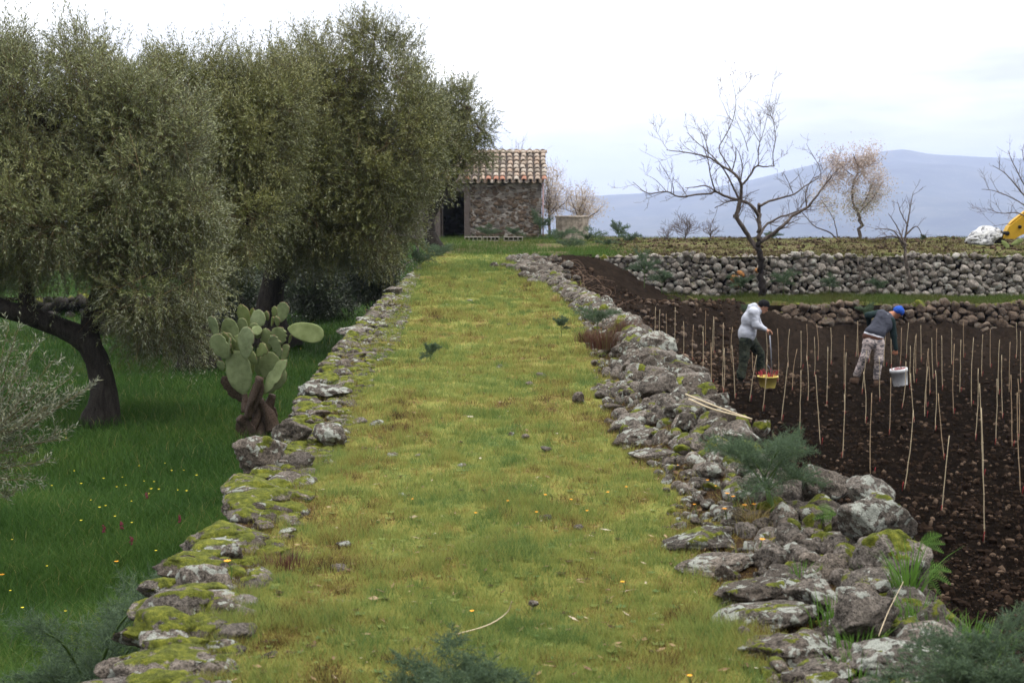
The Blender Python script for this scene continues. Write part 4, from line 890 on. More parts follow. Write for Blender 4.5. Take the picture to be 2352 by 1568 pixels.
L = [([(895, 1492), (892, 1380), (885, 1250), (868, 1160), (875, 1100)], 26, 19),
     ([(868, 1170), (820, 1110), (765, 1020), (722, 950), (735, 880), (748, 820), (755, 740), (735, 690), (690, 640), (620, 600), (540, 545), (470, 525), (370, 505), (240, 490)], 20, 3),
     ([(722, 955), (705, 940)], 14, 12),
     ([(875, 1110), (878, 1020), (872, 940), (876, 862)], 17, 13),
     ([(870, 940), (840, 890), (790, 850), (720, 830), (640, 805), (575, 775), (540, 790), (450, 795), (330, 812), (240, 775), (130, 790), (80, 770), (10, 710)], 13, 2.2),
     ([(880, 875), (950, 840), (1040, 815), (1110, 795), (1190, 740), (1290, 680)], 10, 3),
     ([(885, 1120), (960, 1070), (1040, 1010), (1110, 940), (1210, 880), (1280, 790), (1340, 710), (1375, 675)], 16, 4),
     ([(880, 1065), (930, 1000), (1020, 950), (1130, 915), (1230, 870)], 11, 4),
     ([(755, 740), (800, 680), (855, 605), (920, 605), (985, 600)], 9, 4),
     ([(740, 830), (700, 750), (650, 650), (590, 570), (520, 500), (440, 430), (380, 370)], 8, 2),
     ([(575, 775), (540, 660), (525, 560), (490, 460)], 6, 2.2), ([(575, 770), (510, 735), (440, 745), (370, 750)], 6, 3),
     ([(720, 835), (660, 845), (572, 888)], 6, 3), ([(690, 640), (715, 540), (715, 470)], 5, 3), ([(750, 700), (760, 600), (740, 520), (720, 480)], 5, 2),
     ([(700, 650), (640, 560), (600, 480), (640, 400), (690, 300), (715, 200), (710, 100), (685, 0)], 5, 1.4), ([(690, 290), (660, 250), (630, 180), (600, 120)], 2.5, 1.2),
     ([(975, 600), (970, 520), (985, 420), (975, 300), (950, 240), (942, 150)], 4, 1.3), ([(870, 600), (870, 480), (900, 380), (935, 240), (945, 160)], 3.4, 1.3), ([(880, 440), (840, 370), (800, 290), (765, 235)], 2.6, 1.2),
     ([(1200, 870), (1195, 790), (1240, 690), (1300, 670)], 5, 2), ([(1300, 690), (1290, 610), (1240, 520), (1200, 450)], 3.5, 1.3), ([(290, 790), (280, 720), (220, 620), (180, 550)], 3, 1.2), ([(245, 780), (170, 700), (90, 655)], 3, 1.2),
     ([(530, 545), (500, 400), (450, 320)], 4, 1.4), ([(800, 500), (770, 400), (720, 290)], 3, 1.2), ([(1110, 795), (1080, 720), (1040, 640)], 3.5, 1.3), ([(1030, 1010), (1090, 990), (1160, 960)], 5, 2)]
L = [(p, a * u_ * (1 if i_ == 0 else .92), b_ * u_ * .85) for i_, (p, a, b_) in enumerate(L)]
bb = zz_(895, 1500, YB); bb[2] = -1.15
bt, grown = limbtree('bare_tree', 'large leafless tree with a dark split trunk standing before the upper cobble wall', L, bb, YB, q, zz_, depth=2, lens=.62, dens=4.6, up=.3, mats=(M_DARKTRUNK, M_BBARK, M_BTWIG), dy=.35)
sc0 = lambda a, c, Y: at(a, c, Y)
def smalltree(name, label, px, pyb, Y, w, h, q, limbs=7, r0=.05, lens=.4, dens=4, depth=1, lean=0, leafm=None, group=None, cat='tree', nleaf=0, lsz=.03, zfun=None, up=.4, mats=None):
    base = at(px, pyb, Y); 
    Ls = [([(px, pyb), (px + lean * .3, pyb - h * .18), (px + lean * .6, pyb - h * .36)], r0, r0 * .75)]
    for i in range(limbs):
        f = (i + .5) / limbs * 2 - 1; ex_ = px + lean + f * w / 2 * q.uniform(.8, 1.1); ey = pyb - h * (1 - .42 * abs(f) ** 1.5) * q.uniform(.85, 1.02)
        sx, sy = px + lean * .5, pyb - h * q.uniform(.2, .36)
        Ls.append(([(sx, sy), (sx * .6 + ex_ * .4 + q.normal(0, w * .05), sy * .65 + ey * .35), (sx * .25 + ex_ * .75 + q.normal(0, w * .05), sy * .35 + ey * .65), (ex_, ey)], r0 * .55, .006))
    rt, g = limbtree(name, label, Ls, base, Y, q, sc0, depth, lens, dens, up, mats, cat, group, dy=w * PX(Y) * .35)
    if leafm is not None:
        P = np.concatenate(g[1:]); k = nleaf; b_ = P[q.integers(len(P) // 4, len(P), k)] + q.normal(0, lens * .33, (k, 3)); d = q.normal(size=(k, 3)); d /= np.linalg.norm(d, axis=1, keepdims=True)
        e = np.cross(d, q.normal(size=(k, 3))); e /= np.linalg.norm(e, axis=1, keepdims=True); s = lsz * q.uniform(.5, 1.2, (k, 1))
        V = np.stack([b_, b_ + d * s * .5 + e * s * .3, b_ + d * s, b_ + d * s * .5 - e * s * .3], 1); mb = MB(); mb.add(V.reshape(-1, 3), np.arange(k * 4).reshape(-1, 4), tone=np.repeat(q.uniform(0, 1, k), 4)); mb.build('foliage', leafm, rt, smooth=False)
    return rt
M_BUDP = mat_leaf('pink_bud_leaf', (0.50, 0.41, 0.37), (0.34, 0.33, 0.22), (0.50, 0.42, 0.38), .3)
M_BUDY = mat_leaf('pale_blossom', (0.50, 0.40, 0.34), (0.55, 0.47, 0.36), (0.5, 0.42, 0.34), .3)
# tree beyond the terrace with fresh pinkish foliage: drawn from the photograph
L = [([(1978, 556), (1975, 500), (1962, 470)], 26, 20), ([(1962, 475), (1958, 430), (1970, 385), (1960, 350)], 17, 5), ([(1968, 490), (2005, 450), (2030, 410)], 13, 4), ([(1960, 400), (1935, 380), (1905, 350)], 8, 3), ([(1930, 555), (1905, 530), (1870, 515), (1840, 480)], 12, 4), ([(1925, 550), (1915, 500), (1890, 460)], 8, 3), ([(1962, 420), (1990, 380), (2020, 370)], 7, 3), ([(1970, 385), (1990, 360), (2000, 352)], 6, 3), ([(1930, 372), (1910, 410), (1880, 440)], 6, 3), ([(1980, 470), (2000, 430), (2010, 400)], 8, 3)]
Yp = 53.0; L = [([(a, b_ + 4) for a, b_ in p], r0_ * PX(Yp) * .17, r1_ * PX(Yp) * .2) for p, r0_, r1_ in L]
rt, g = limbtree('almond_tree', 'slender tree with pinkish brown leaves beyond the terrace, right of the big bare tree', L, at(1978, 560, Yp), Yp, q, sc0, 2, .55, 2.6, .3, None, dy=.5)
P = np.concatenate([g[i] for i in (1, 2, 3, 5, 6, 7, 8, 9)]); P = P[P[:, 2] > at(0, 500, Yp)[2]]; k = 17000; b_ = P[q.integers(0, len(P), k)] + q.normal(0, .26, (k, 3)); d = q.normal(size=(k, 3)); d /= np.linalg.norm(d, axis=1, keepdims=True); e = np.cross(d, q.normal(size=(k, 3))); e /= np.linalg.norm(e, axis=1, keepdims=True); s = .075 * q.uniform(.5, 1.2, (k, 1))
keep = fbm(b_ * 2.4, 2, 88) > .42; b_, d, e, s = b_[keep], d[keep], e[keep], s[keep]; k = len(b_)
V = np.stack([b_, b_ + d * s * .5 + e * s * .25, b_ + d * s, b_ + d * s * .5 - e * s * .25], 1); mb = MB(); mb.add(V.reshape(-1, 3), np.arange(k * 4).reshape(-1, 4), tone=np.repeat(sst(-(b_[:, 2] - at(0, 440, Yp)[2]) + q.normal(0, .3, k), -.5, .6), 4)); mb.build('foliage', M_BUDP, rt, smooth=False)
# slim bare tree leaning on the upper wall
L = [([(2096, 668), (2086, 630), (2078, 590), (2076, 555)], 8, 5), ([(2077, 570), (2060, 545), (2030, 545), (1990, 552)], 4, 1.5), ([(2077, 560), (2085, 510), (2092, 470), (2098, 440)], 4, 1), ([(2080, 540), (2105, 520), (2120, 545)], 3, 1), ([(2078, 560), (2060, 520), (2040, 490)], 3, 1), ([(2086, 520), (2070, 490), (2062, 465)], 2.5, 1), ([(2076, 560), (2050, 530), (2010, 525)], 3, 1)]
L = [(p, a * PX(39) * .62, b_ * PX(39) * .6) for p, a, b_ in L]
limbtree('bare_sapling', 'slim grey bare tree leaning against the cobble wall above the man in the blue cap', L, at(2096, 670, 38.9), 38.9, q, sc0, 1, .45, 5, .3, dy=.15)
limbtree('thin_sapling', 'thin bare stem leaning on the cobble wall left of the slim bare tree', [([(1972, 662), (1975, 630), (1970, 600)], .022, .014), ([(1975, 640), (1985, 600), (1990, 575)], .012, .006)], at(1972, 662, 38.9), 38.9, q, sc0, 0, .25, 3, .3, dy=.05, cat='sapling')
# twiggy tree at the right edge
L = [([(2400, 560), (2395, 520), (2380, 480)], 8, 6), ([(2385, 490), (2345, 440), (2310, 400), (2280, 380)], 5, 1), ([(2385, 480), (2350, 420), (2325, 370), (2315, 345)], 4, 1), ([(2390, 520), (2340, 490), (2300, 490), (2270, 480)], 4, 1), ([(2385, 480), (2370, 420), (2350, 360), (2352, 330)], 4, 1), ([(2390, 510), (2350, 470), (2290, 440), (2255, 435)], 4, 1), ([(2390, 500), (2420, 420), (2430, 350)], 4, 1), ([(2380, 490), (2330, 510), (2280, 520)], 3, 1)]
limbtree('bare_shrub', 'fine twigged leafless tree at the right edge in front of the yellow digger arm', [(p, a * PX(46) * .45, b_ * PX(46) * .5) for p, a, b_ in L], at(2400, 560, 46), 46, q, sc0, 1, .6, 4.5, .3, dy=.4, cat='tree')
# bushes behind hut and cistern
smalltree('blossoming_tree', 'pale blossoming tree standing just right of the hut, behind its wall', 1262, 540, 61, 110, 170, q, 9, .06, .6, 5, 1, leafm=M_BUDY, nleaf=5200, lsz=.07)
smalltree('blossoming_shrub', 'pale blossoming shrub spreading behind the round stone cistern', 1335, 540, 60, 120, 110, q, 9, .05, .5, 5, 1, leafm=M_BUDY, nleaf=4600, lsz=.065)
smalltree('bare_tree', 'faint leafless treetop showing above the hut roof ridge', 1190, 540, 66, 130, 235, q, 9, .06, .6, 4, 1)
smalltree('thorn_bush', 'low reddish leafless bush on the terrace crest left of the big bare tree', 1575, 556, 49, 75, 52, q, 13, .02, .35, 12, 1, cat='shrub')
smalltree('thorn_bush', 'small leafless bush with pinkish twigs at the left end of the terrace crest bushes', 1530, 556, 49, 40, 32, q, 8, .02, .25, 9, 1, cat='shrub')
smalltree('thorn_bush', 'reddish leafless bush nearest to the big bare tree on the terrace crest', 1632, 556, 49, 50, 46, q, 9, .02, .3, 9, 1, cat='shrub')
M_DEAD = mat_bark('dead_wood', (0.06, 0.052, 0.048), (0.20, 0.18, 0.17), 18, .4)
smalltree('dead_shrub', 'grey dead leafless shrub beside the path under the far olive, left of the hut door', 962, 590, 43, 90, 120, q, 9, .04, .5, 5, 1, lean=-10, cat='shrub', mats=(M_DEAD, M_DEAD, M_DEAD), up=.1)
smalltree('dead_shrub', 'tangle of grey dead branches at the far end of the left wall', 900, 655, 34, 130, 120, q, 10, .03, .45, 5, 1, lean=10, cat='shrub', mats=(M_DEAD, M_DEAD, M_DEAD), up=.0)
# pruned brush thrown on the bank
mb = MB(); r2 = np.random.default_rng(77)
for i in range(190):
    x = r2.uniform(.9, 2.6); y_ = r2.uniform(27.5, 35.5); z_ = float(hsoil(np.array([x]), np.array([y_]))[0]) + r2.uniform(0, .25); d = r2.normal(size=3) * np.array([1, 1, .35]); d /= np.linalg.norm(d); l = r2.uniform(.3, 1.1); bnd = r2.normal(0, .15, 3); bnd[2] = abs(bnd[2])
    s = np.linspace(0, 1, 6)[:, None]; tube(mb, np.array([x, y_, z_]) + d * s * l + bnd * np.sin(s * 3.1), np.linspace(.008, .003, 6), 4, cap=False)
o = mb.build('brush_pile', simple('cut_twig', (0.22, 0.15, 0.11), .9, .4, 20)); tag(o, 'pile of cut reddish brown prunings on the soil bank right of the path', 'brush pile')
# ------------------------------------------------------------------ stone hut
r_ = np.random.default_rng(55)
YH = 56.0; hx0 = at(835, 500, YH)[0]; hx1 = at(1244, 500, YH)[0]; HD = 5.4; zb = -.25; zt = at(0, 420, YH)[2]
dxa, dxb = at(1013, 500, YH)[0], at(1064, 500, YH)[0]; dzt = at(0, 440, YH)[2]; zd = -.05
hut = empty('stone_hut', ((hx0 + hx1) / 2, YH + HD / 2, 0), 'small stone hut with clay tile roof and open dark doorway beyond the path', 'hut')
m, n, b = newmat('hut_masonry'); co = ocoord(n)
vo = N(n, 'ShaderNodeTexVoronoi'); vo.feature = 'DISTANCE_TO_EDGE'; vo.inputs['Scale'].default_value = 5.5
mpn = N(n, 'ShaderNodeMapping'); mpn.inputs['Scale'].default_value = (1, 1, 1.8); wr = noise(n, 4, 3, .6, co); n.links.new(mix(n, .12, co, N(n, 'ShaderNodeTexNoise').outputs['Color']), mpn.inputs[0]); n.links.new(mpn.outputs[0], vo.inputs['Vector'])
v2 = N(n, 'ShaderNodeTexVoronoi'); v2.inputs['Scale'].default_value = 5.5; n.links.new(mpn.outputs[0], v2.inputs['Vector'])
gr = noise(n, 24, 6, .75, co); sepc = N(n, 'ShaderNodeSeparateColor'); n.links.new(v2.outputs['Color'], sepc.inputs[0])
st_ = ramp(n, mth(n, 'ADD', mth(n, 'MULTIPLY', sepc.outputs[0], .45), mth(n, 'MULTIPLY', gr, .55)), [(.3, (.065, .059, .055)), (.5, (.21, .19, .175)), (.75, (.46, .42, .39))])
mort = ramp(n, gr, [(.3, (.17, .145, .125)), (.7, (.36, .315, .275))])
ms_ = ramp(n, mth(n, 'ADD', vo.outputs['Distance'], mth(n, 'MULTIPLY', mth(n, 'SUBTRACT', gr, .5), .25)), [(.03, 0.0), (.10, 1.0)])
n.links.new(mix(n, ms_, mort, st_), b.inputs['Base Color']); b.inputs['Roughness'].default_value = .95
bump(n, b, mth(n, 'ADD', mth(n, 'MULTIPLY', ms_, .5), gr), 1.0, .06); M_HUT = m
M_JAMB = simple('dressed_lava', (.15, .125, .115), .9, .45, 14)
mb = MB(); TW = .5
def wallbox(x0, x1, y0, y1, z0, z1, nx=1):
    box(mb, ((x0 + x1) / 2, (y0 + y1) / 2, (z0 + z1) / 2), (x1 - x0, y1 - y0, z1 - z0))
wallbox(hx0, dxa - .1, YH, YH + TW, zb, zt); wallbox(dxb + .1, hx1, YH, YH + TW, zb, zt); wallbox(dxa - .1, dxb + .1, YH, YH + TW, dzt + .12, zt)
wallbox(hx0, hx1, YH + HD - TW, YH + HD, zb, zt)
for xa in (hx0, hx1 - TW):
    y0, y1, ym = YH + TW, YH + HD - TW, YH + HD / 2; zr_ = zt + 1.08
    v = [(xa, y0, zb), (xa, y1, zb), (xa, y1, zt - .0), (xa, ym, zr_), (xa, y0, zt - .0)]; v += [(a + TW, c, d) for a, c, d in v]
    mb.add(v, [(0, 4, 2, 1), (5, 6, 7, 9), (0, 1, 6, 5), (1, 2, 7, 6), (0, 5, 9, 4), (2, 3, 8, 7), (3, 4, 9, 8)], [(4, 3, 2), (7, 8, 9)])
# protruding irregular stones give the masonry relief
for i in range(520):
    x = r_.uniform(dxb + .25, hx1 - .1) if r_.uniform() < .75 else r_.uniform(hx0 + .2, dxa - .3); z = r_.uniform(zb + .2, zt - .15); s = r_.uniform(.05, .13)
    rock(mb, (x, YH + .03, z), (s * 1.3, s * .45, s * .8), (0, r_.normal(0, .25), 0), i + 9000, 2, moss=0, lichen=.25, tone=r_.uniform(.3, 1), m=1)
W = mb.build('wall', [M_HUT, M_ROCKB], hut, smooth=False)
# door surround
mb = MB()
for z0, z1, w_ in [(zd - .1, .5, .24), (.505, 1.0, .2), (1.005, 1.5, .25), (1.505, dzt - .003, .21)]:
    box(mb, (dxb + .04 + w_ / 2, YH + .2, (z0 + z1) / 2), (w_, .56, z1 - z0)); box(mb, (dxa - .02 - .11, YH + .2, (z0 + z1) / 2), (.2, .54, z1 - z0))
box(mb, ((dxa + dxb) / 2, YH + .2, dzt + .09), (dxb - dxa + .5, .55, .17))
mb.build('door_surround', M_JAMB, hut, smooth=False)
mb = MB(); box(mb, (dxa + .035, YH + .34, .9), (.06, .09, 1.9)); mb.build('door_frame', simple('grey_wood', (.14, .12, .11), .8, .3, 20), hut, smooth=False)
mb = MB(); box(mb, ((hx0 + hx1) / 2, YH + HD / 2, -.14), (hx1 - hx0 - .1, HD - .1, .1)); mb.build('floor', M_SOIL, hut, smooth=False)
# clay tile roof: rows of curved tiles on both slopes
m, n, b = newmat('clay_tile'); co = ocoord(n); tt = attr(n, 'tone'); c = ramp(n, tt, [(0, (.17, .14, .12)), (.25, (.32, .26, .21)), (.5, (.40, .29, .22)), (.72, (.43, .36, .30)), (.9, (.48, .42, .36)), (1, (.40, .17, .11))])
st_ = noise(n, 14, 5, .7, co); c = mix(n, ramp(n, st_, [(.42, 0.0), (.62, .7)]), c, (.10, .085, .07)); c = mix(n, ramp(n, noise(n, 22, 4, .7, co), [(.55, 0.0), (.68, .75)]), c, (.42, .40, .35))
n.links.new(c, b.inputs['Base Color']); b.inputs['Roughness'].default_value = .9; bump(n, b, st_, .5, .01); M_TILE = m
mb = MB(); ym = YH + HD / 2; slope = math.atan2(at(0, 350, ym)[2] - zt - .02, HD / 2 + .18); Ls = (HD / 2 + .18) / math.cos(slope); sp = .272
nc = int((hx1 - hx0 + .1) / sp); rows = 8; tl = Ls / (rows - .15)
th = np.linspace(0, math.pi, 7)
def tile(cx, s0, ln, side, r0, r1, cover, tone, jit, yaw=0):
    V = []
    for k, (s_, rr_) in enumerate(((s0, r0), (s0 + ln, r1))):
        for shell in (0, .014):
            a = th if cover else -th
            x = cx + np.cos(a) * (rr_ + shell) + (s_ - s0) * yaw; hgt = np.sin(a) * (rr_ + shell) * .85 + (.045 if cover else .07) + jit + (0.03 if k == 0 else 0) * (1 if cover else 0)
            dist = s_; yy = (YH - .18 + dist * math.cos(slope)) if side > 0 else (YH + HD + .18 - dist * math.cos(slope)); z = zt + dist * math.sin(slope)
            V.append(np.stack([x, np.full(7, yy) - side * hgt * math.sin(slope), z + hgt * math.cos(slope)], 1))
    V = np.concatenate(V); q = []
    A = lambda s_, i: s_ * 7 + i
    for i in range(6): q += [(A(1, i), A(1, i + 1), A(3, i + 1), A(3, i)), (A(0, i + 1), A(0, i), A(2, i), A(2, i + 1)), (A(0, i), A(0, i + 1), A(1, i + 1), A(1, i)), (A(3, i), A(3, i + 1), A(2, i + 1), A(2, i))]
    q += [(0, 7, 21, 14), (6, 20, 27, 13)]
    mb.add(V, q, tone=tone)
for c_ in range(nc + 1):
    cx = hx0 + .02 + sp * c_
    for side in (1, -1):
        for rw in range(rows):
            j = r_.normal(0, .006); tn = float(np.clip(r_.choice([.1, .3, .5, .7, .82], p=[.08, .30, .22, .27, .13]) + r_.normal(0, .07), 0, .94))
            if rw == 0 and r_.uniform() < .35: tn = 1.0
            tile(cx + r_.normal(0, .008), rw * tl, tl * 1.12, side, .098, .082, True, tn, j, r_.normal(0, .02))
            if c_ < nc: tile(cx + sp / 2, rw * tl - .02, tl * 1.1, side, .085, .098, False, tn * .8 + .1, j)
for i in range(int((hx1 - hx0) / .38) + 1):   # ridge caps
    x = hx0 + i * .38; a = np.linspace(-.3, math.pi + .3, 9); zc = zt + Ls * math.sin(slope) + .02
    V = [np.stack([np.full(9, x + dx), ym + np.cos(a) * (.13 + e_), zc + np.sin(a) * (.11 + e_) + h_], 1) for dx, e_, h_ in ((0, 0, 0), (.42, -.015, .0))]
    mb.add(np.concatenate(V), [(k, k + 1, 9 + k + 1, 9 + k) for k in range(8)], tone=float(r_.choice([.3, .5, .75, .9])))
roof = mb.build('roof', M_TILE, hut)
mb = MB(); # boards below the tiles close the roof
for side in (1, -1):
    ya = YH - .10 if side > 0 else YH + HD + .10; z0 = zt + .0; v = [(hx0 - .02, ya, z0), (hx1 + .04, ya, z0), (hx1 + .04, ym, zt + Ls * math.sin(slope) - .03), (hx0 - .02, ym, zt + Ls * math.sin(slope) - .03)]
    v2_ = [(a, c, d + .035) for a, c, d in v]; mb.add(v + v2_, [(0, 1, 2, 3), (4, 7, 6, 5), (0, 4, 5, 1), (1, 5, 6, 2), (0, 3, 7, 4)])
mb.build('roof_boards', M_JAMB, hut, smooth=False)
mb = MB(); px_ = hx1 + .05; tube(mb, [(px_, YH - .04, zt), (px_, YH - .04, .9), (px_ + .01, YH - .04, -.1)], .028, 8); mb.build('downpipe', simple('pinkish_pipe', (.42, .27, .26), .6, .2, 8), hut)
# breeze blocks before the hut
M_CONC = simple('weathered_concrete', (.36, .33, .30), .9, .35, 30)
for i, (px, w_) in enumerate([(1087, 40), (1128, 38), (1183 - 4, 44)] + [(1215, 30)]):
    if i == 3: continue
    p = at(px, 546, 53.5); Wd = w_ * PX(53.5); mb = MB(); h_ = .16; d_ = .2; z0 = -.03; nh = 4; t_ = .03
    box(mb, (0, 0, z0 + t_ / 2), (Wd, d_, t_)); box(mb, (0, 0, z0 + h_ - t_ / 2), (Wd, d_, t_))
    for k in range(nh + 1): box(mb, (-Wd / 2 + t_ / 2 + (Wd - t_) * k / nh, 0, z0 + h_ / 2), (t_, d_ - .004, h_ - 2 * t_ - .002))
    box(mb, (0, d_ / 2 - .04, z0 + h_ / 2), (Wd - 2 * t_, .02, h_ - 2 * t_ - .004), m=1)
    o = mb.build('hollow_block', [M_CONC, M_SOIL], smooth=False); o.location = (p[0], p[1], 0)
    tag(o, ['hollow concrete block lying nearest to the doorway jamb of the hut', 'middle hollow concrete block in the row before the hut wall', 'hollow concrete block at the right end of the row before the hut wall'][i], 'concrete block', 'hollow blocks lying before the hut wall')
# round cistern
cx_ = at(1315, 520, 55); mb = MB(); rr_ = 38 * PX(55); zt_ = at(0, 496, 55)[2]
prof = [(0, -.2), (rr_ * 1.02, -.2), (rr_ * 1.03, .05), (rr_ * .99, .4), (rr_, .78), (rr_ * .99, zt_ - .06), (rr_ * 1.03, zt_ - .055), (rr_ * 1.03, zt_), (rr_ * .72, zt_ + .004), (rr_ * .72, zt_ - .5), (0, zt_ - .52)]
pr2 = []; 
for a, b_ in zip(prof[:-1], prof[1:]):
    for t in np.linspace(0, 1, 7)[:-1]: pr2.append((a[0] + (b_[0] - a[0]) * t, a[1] + (b_[1] - a[1]) * t))
pr2.append(prof[-1]); lathe(mb, (0, 0, 0), pr2, 64)
V = mb.v[0]; V += (fbm(V * 6, 4, 5) - .5)[:, None] * V / (np.linalg.norm(V[:, :2], axis=1)[:, None] + .3) * np.array([.10, .10, .02])
m, n, b = newmat('old_render'); co = ocoord(n); f = noise(n, 5, 6, .72, co); g = noise(n, 30, 4, .7, co); n.links.new(mix(n, mth(n, 'MULTIPLY', g, .5), ramp(n, f, [(.36, (.17, .14, .12)), (.5, (.38, .33, .28)), (.66, (.55, .48, .41))]), (.12, .10, .085)), b.inputs['Base Color']); b.inputs['Roughness'].default_value = .95; bump(n, b, mth(n, 'ADD', f, g), .9, .03)
o = mb.build('cistern', m); o.location = (cx_[0], 55.4, 0); tag(o, 'round rendered masonry cistern standing right of the hut', 'cistern')

# ------------------------------------------------------------------ digger arm, sack and cut pads on the terrace crest
Yd = 46.0; M_YEL = simple('yellow_paint', (.62, .37, .035), .5, .18, 5, bmp=.05); M_DKM = simple('dark_metal', (.03, .028, .028), .5, .3, 20, metal=.4)
dg = empty('digger_arm', at(2345, 550, Yd), 'yellow digger arm resting on the terrace crest at the right edge of the picture', 'digger arm')
def plate(mb, pts, y, th_, m=0):
    A = [at(a, b_, y) for a, b_ in pts]; B = [at(a, b_, y) + np.array([0, th_, 0]) for a, b_ in pts]; k = len(pts); V = np.array(A + B)
    mb.add(V, [(i, (i + 1) % k, k + (i + 1) % k, k + i) for i in range(k)], [(0, i + 1, i) for i in range(1, k - 1)] + [(k, k + i, k + i + 1) for i in range(1, k - 1)], m)
mb = MB(); plate(mb, [(2304, 548), (2318, 520), (2362, 487), (2440, 440), (2480, 470), (2400, 515), (2345, 541), (2330, 549)], Yd, .35); mb.build('boom', M_YEL, dg, smooth=False)
mb = MB(); plate(mb, [(2318, 516), (2326, 507), (2364, 478), (2440, 428), (2442, 434), (2366, 484)], Yd + .08, .2); mb.build('cylinder_cover', M_YEL, dg, smooth=False)
mb = MB(); p = at(2342, 521, Yd); tube(mb, [p + np.array([0, -.04, 0]), p + np.array([0, .4, 0])], .055, 16); p = at(2313, 536, Yd); tube(mb, [p + np.array([0, -.05, 0]), p + np.array([0, .4, 0])], .07, 16); tube(mb, [at(2296, 528, Yd), at(2288, 535, Yd), at(2290, 545, Yd), at(2300, 549, Yd)], .05, 8); mb.build('pins', M_DKM, dg)
sk = MB(); d, f = ico(5); s = d * np.array([.50, .42, .42]); s *= (1 + .5 * (fbm(d * np.array([1.2, 1.2, 3.0]) + 4, 4, 8) - .5))[:, None]; s[:, 2] = np.maximum(s[:, 2], -.22); s[:, 0] += .3 * s[:, 2] - .08 * (s[:, 2] < .0)
sk.add(s, None, f); m, n, b = newmat('woven_sack'); co = ocoord(n); fo = noise(n, 5, 4, .6, co, 1.2); n.links.new(ramp(n, fo, [(.38, (.14, .14, .15)), (.48, (.55, .55, .56)), (.7, (.72, .71, .70))]), b.inputs['Base Color']); bump(n, b, fo, .8, .08)
o = sk.build('sack', m); o.location = tuple(at(2262, 546, Yd)); tag(o, 'crumpled white sack lying on the terrace crest beside the yellow digger arm', 'sack')
mb = MB(); rock(mb, (0, 0, 0), (.28, .25, .30), (0, .3, 0), 5, 3, 0, 0); o = mb.build('lava_rock', M_ROCKD); o.location = tuple(at(2289, 543, Yd + .3)); tag(o, 'dark rock propped behind the white sack on the terrace crest', 'rock')

# ------------------------------------------------------------------ prickly pears
m, n, b = newmat('cactus_pad'); co = ocoord(n); f = noise(n, 9, 4, .6, co); g = noise(n, 60, 4, .7, co); tt = attr(n, 'tone')
c = mix(n, tt, ramp(n, f, [(.3, (.135, .165, .085)), (.7, (.27, .32, .175))]), ramp(n, f, [(.3, (.14, .18, .035)), (.7, (.20, .235, .06))]))
vo = N(n, 'ShaderNodeTexVoronoi'); vo.inputs['Scale'].default_value = 26; n.links.new(co, vo.inputs['Vector']); dots = ramp(n, vo.outputs['Distance'], [(.07, 1.0), (.16, 0.0)])
c = mix(n, mth(n, 'MULTIPLY', dots, .6), c, (.20, .17, .10))
edge = mth(n, 'ADD', attr(n, 'rim'), mth(n, 'MULTIPLY', mth(n, 'SUBTRACT', noise(n, 22, 4, .7, co), .5), 1.3)); c = mix(n, ramp(n, edge, [(.62, 0.0), (.85, .85)]), c, (.17, .095, .065))
c = mix(n, ramp(n, mth(n, 'ADD', attr(n, 'woody'), mth(n, 'MULTIPLY', mth(n, 'SUBTRACT', g, .5), .6)), [(.4, 0.0), (.7, 1.0)]), c, ramp(n, g, [(.35, (.028, .019, .015)), (.65, (.13, .092, .070))]))
n.links.new(c, b.inputs['Base Color']); b.inputs['Roughness'].default_value = .55; bump(n, b, mth(n, 'ADD', mth(n, 'MULTIPLY', dots, .6), g), .45, .008); M_PAD = m
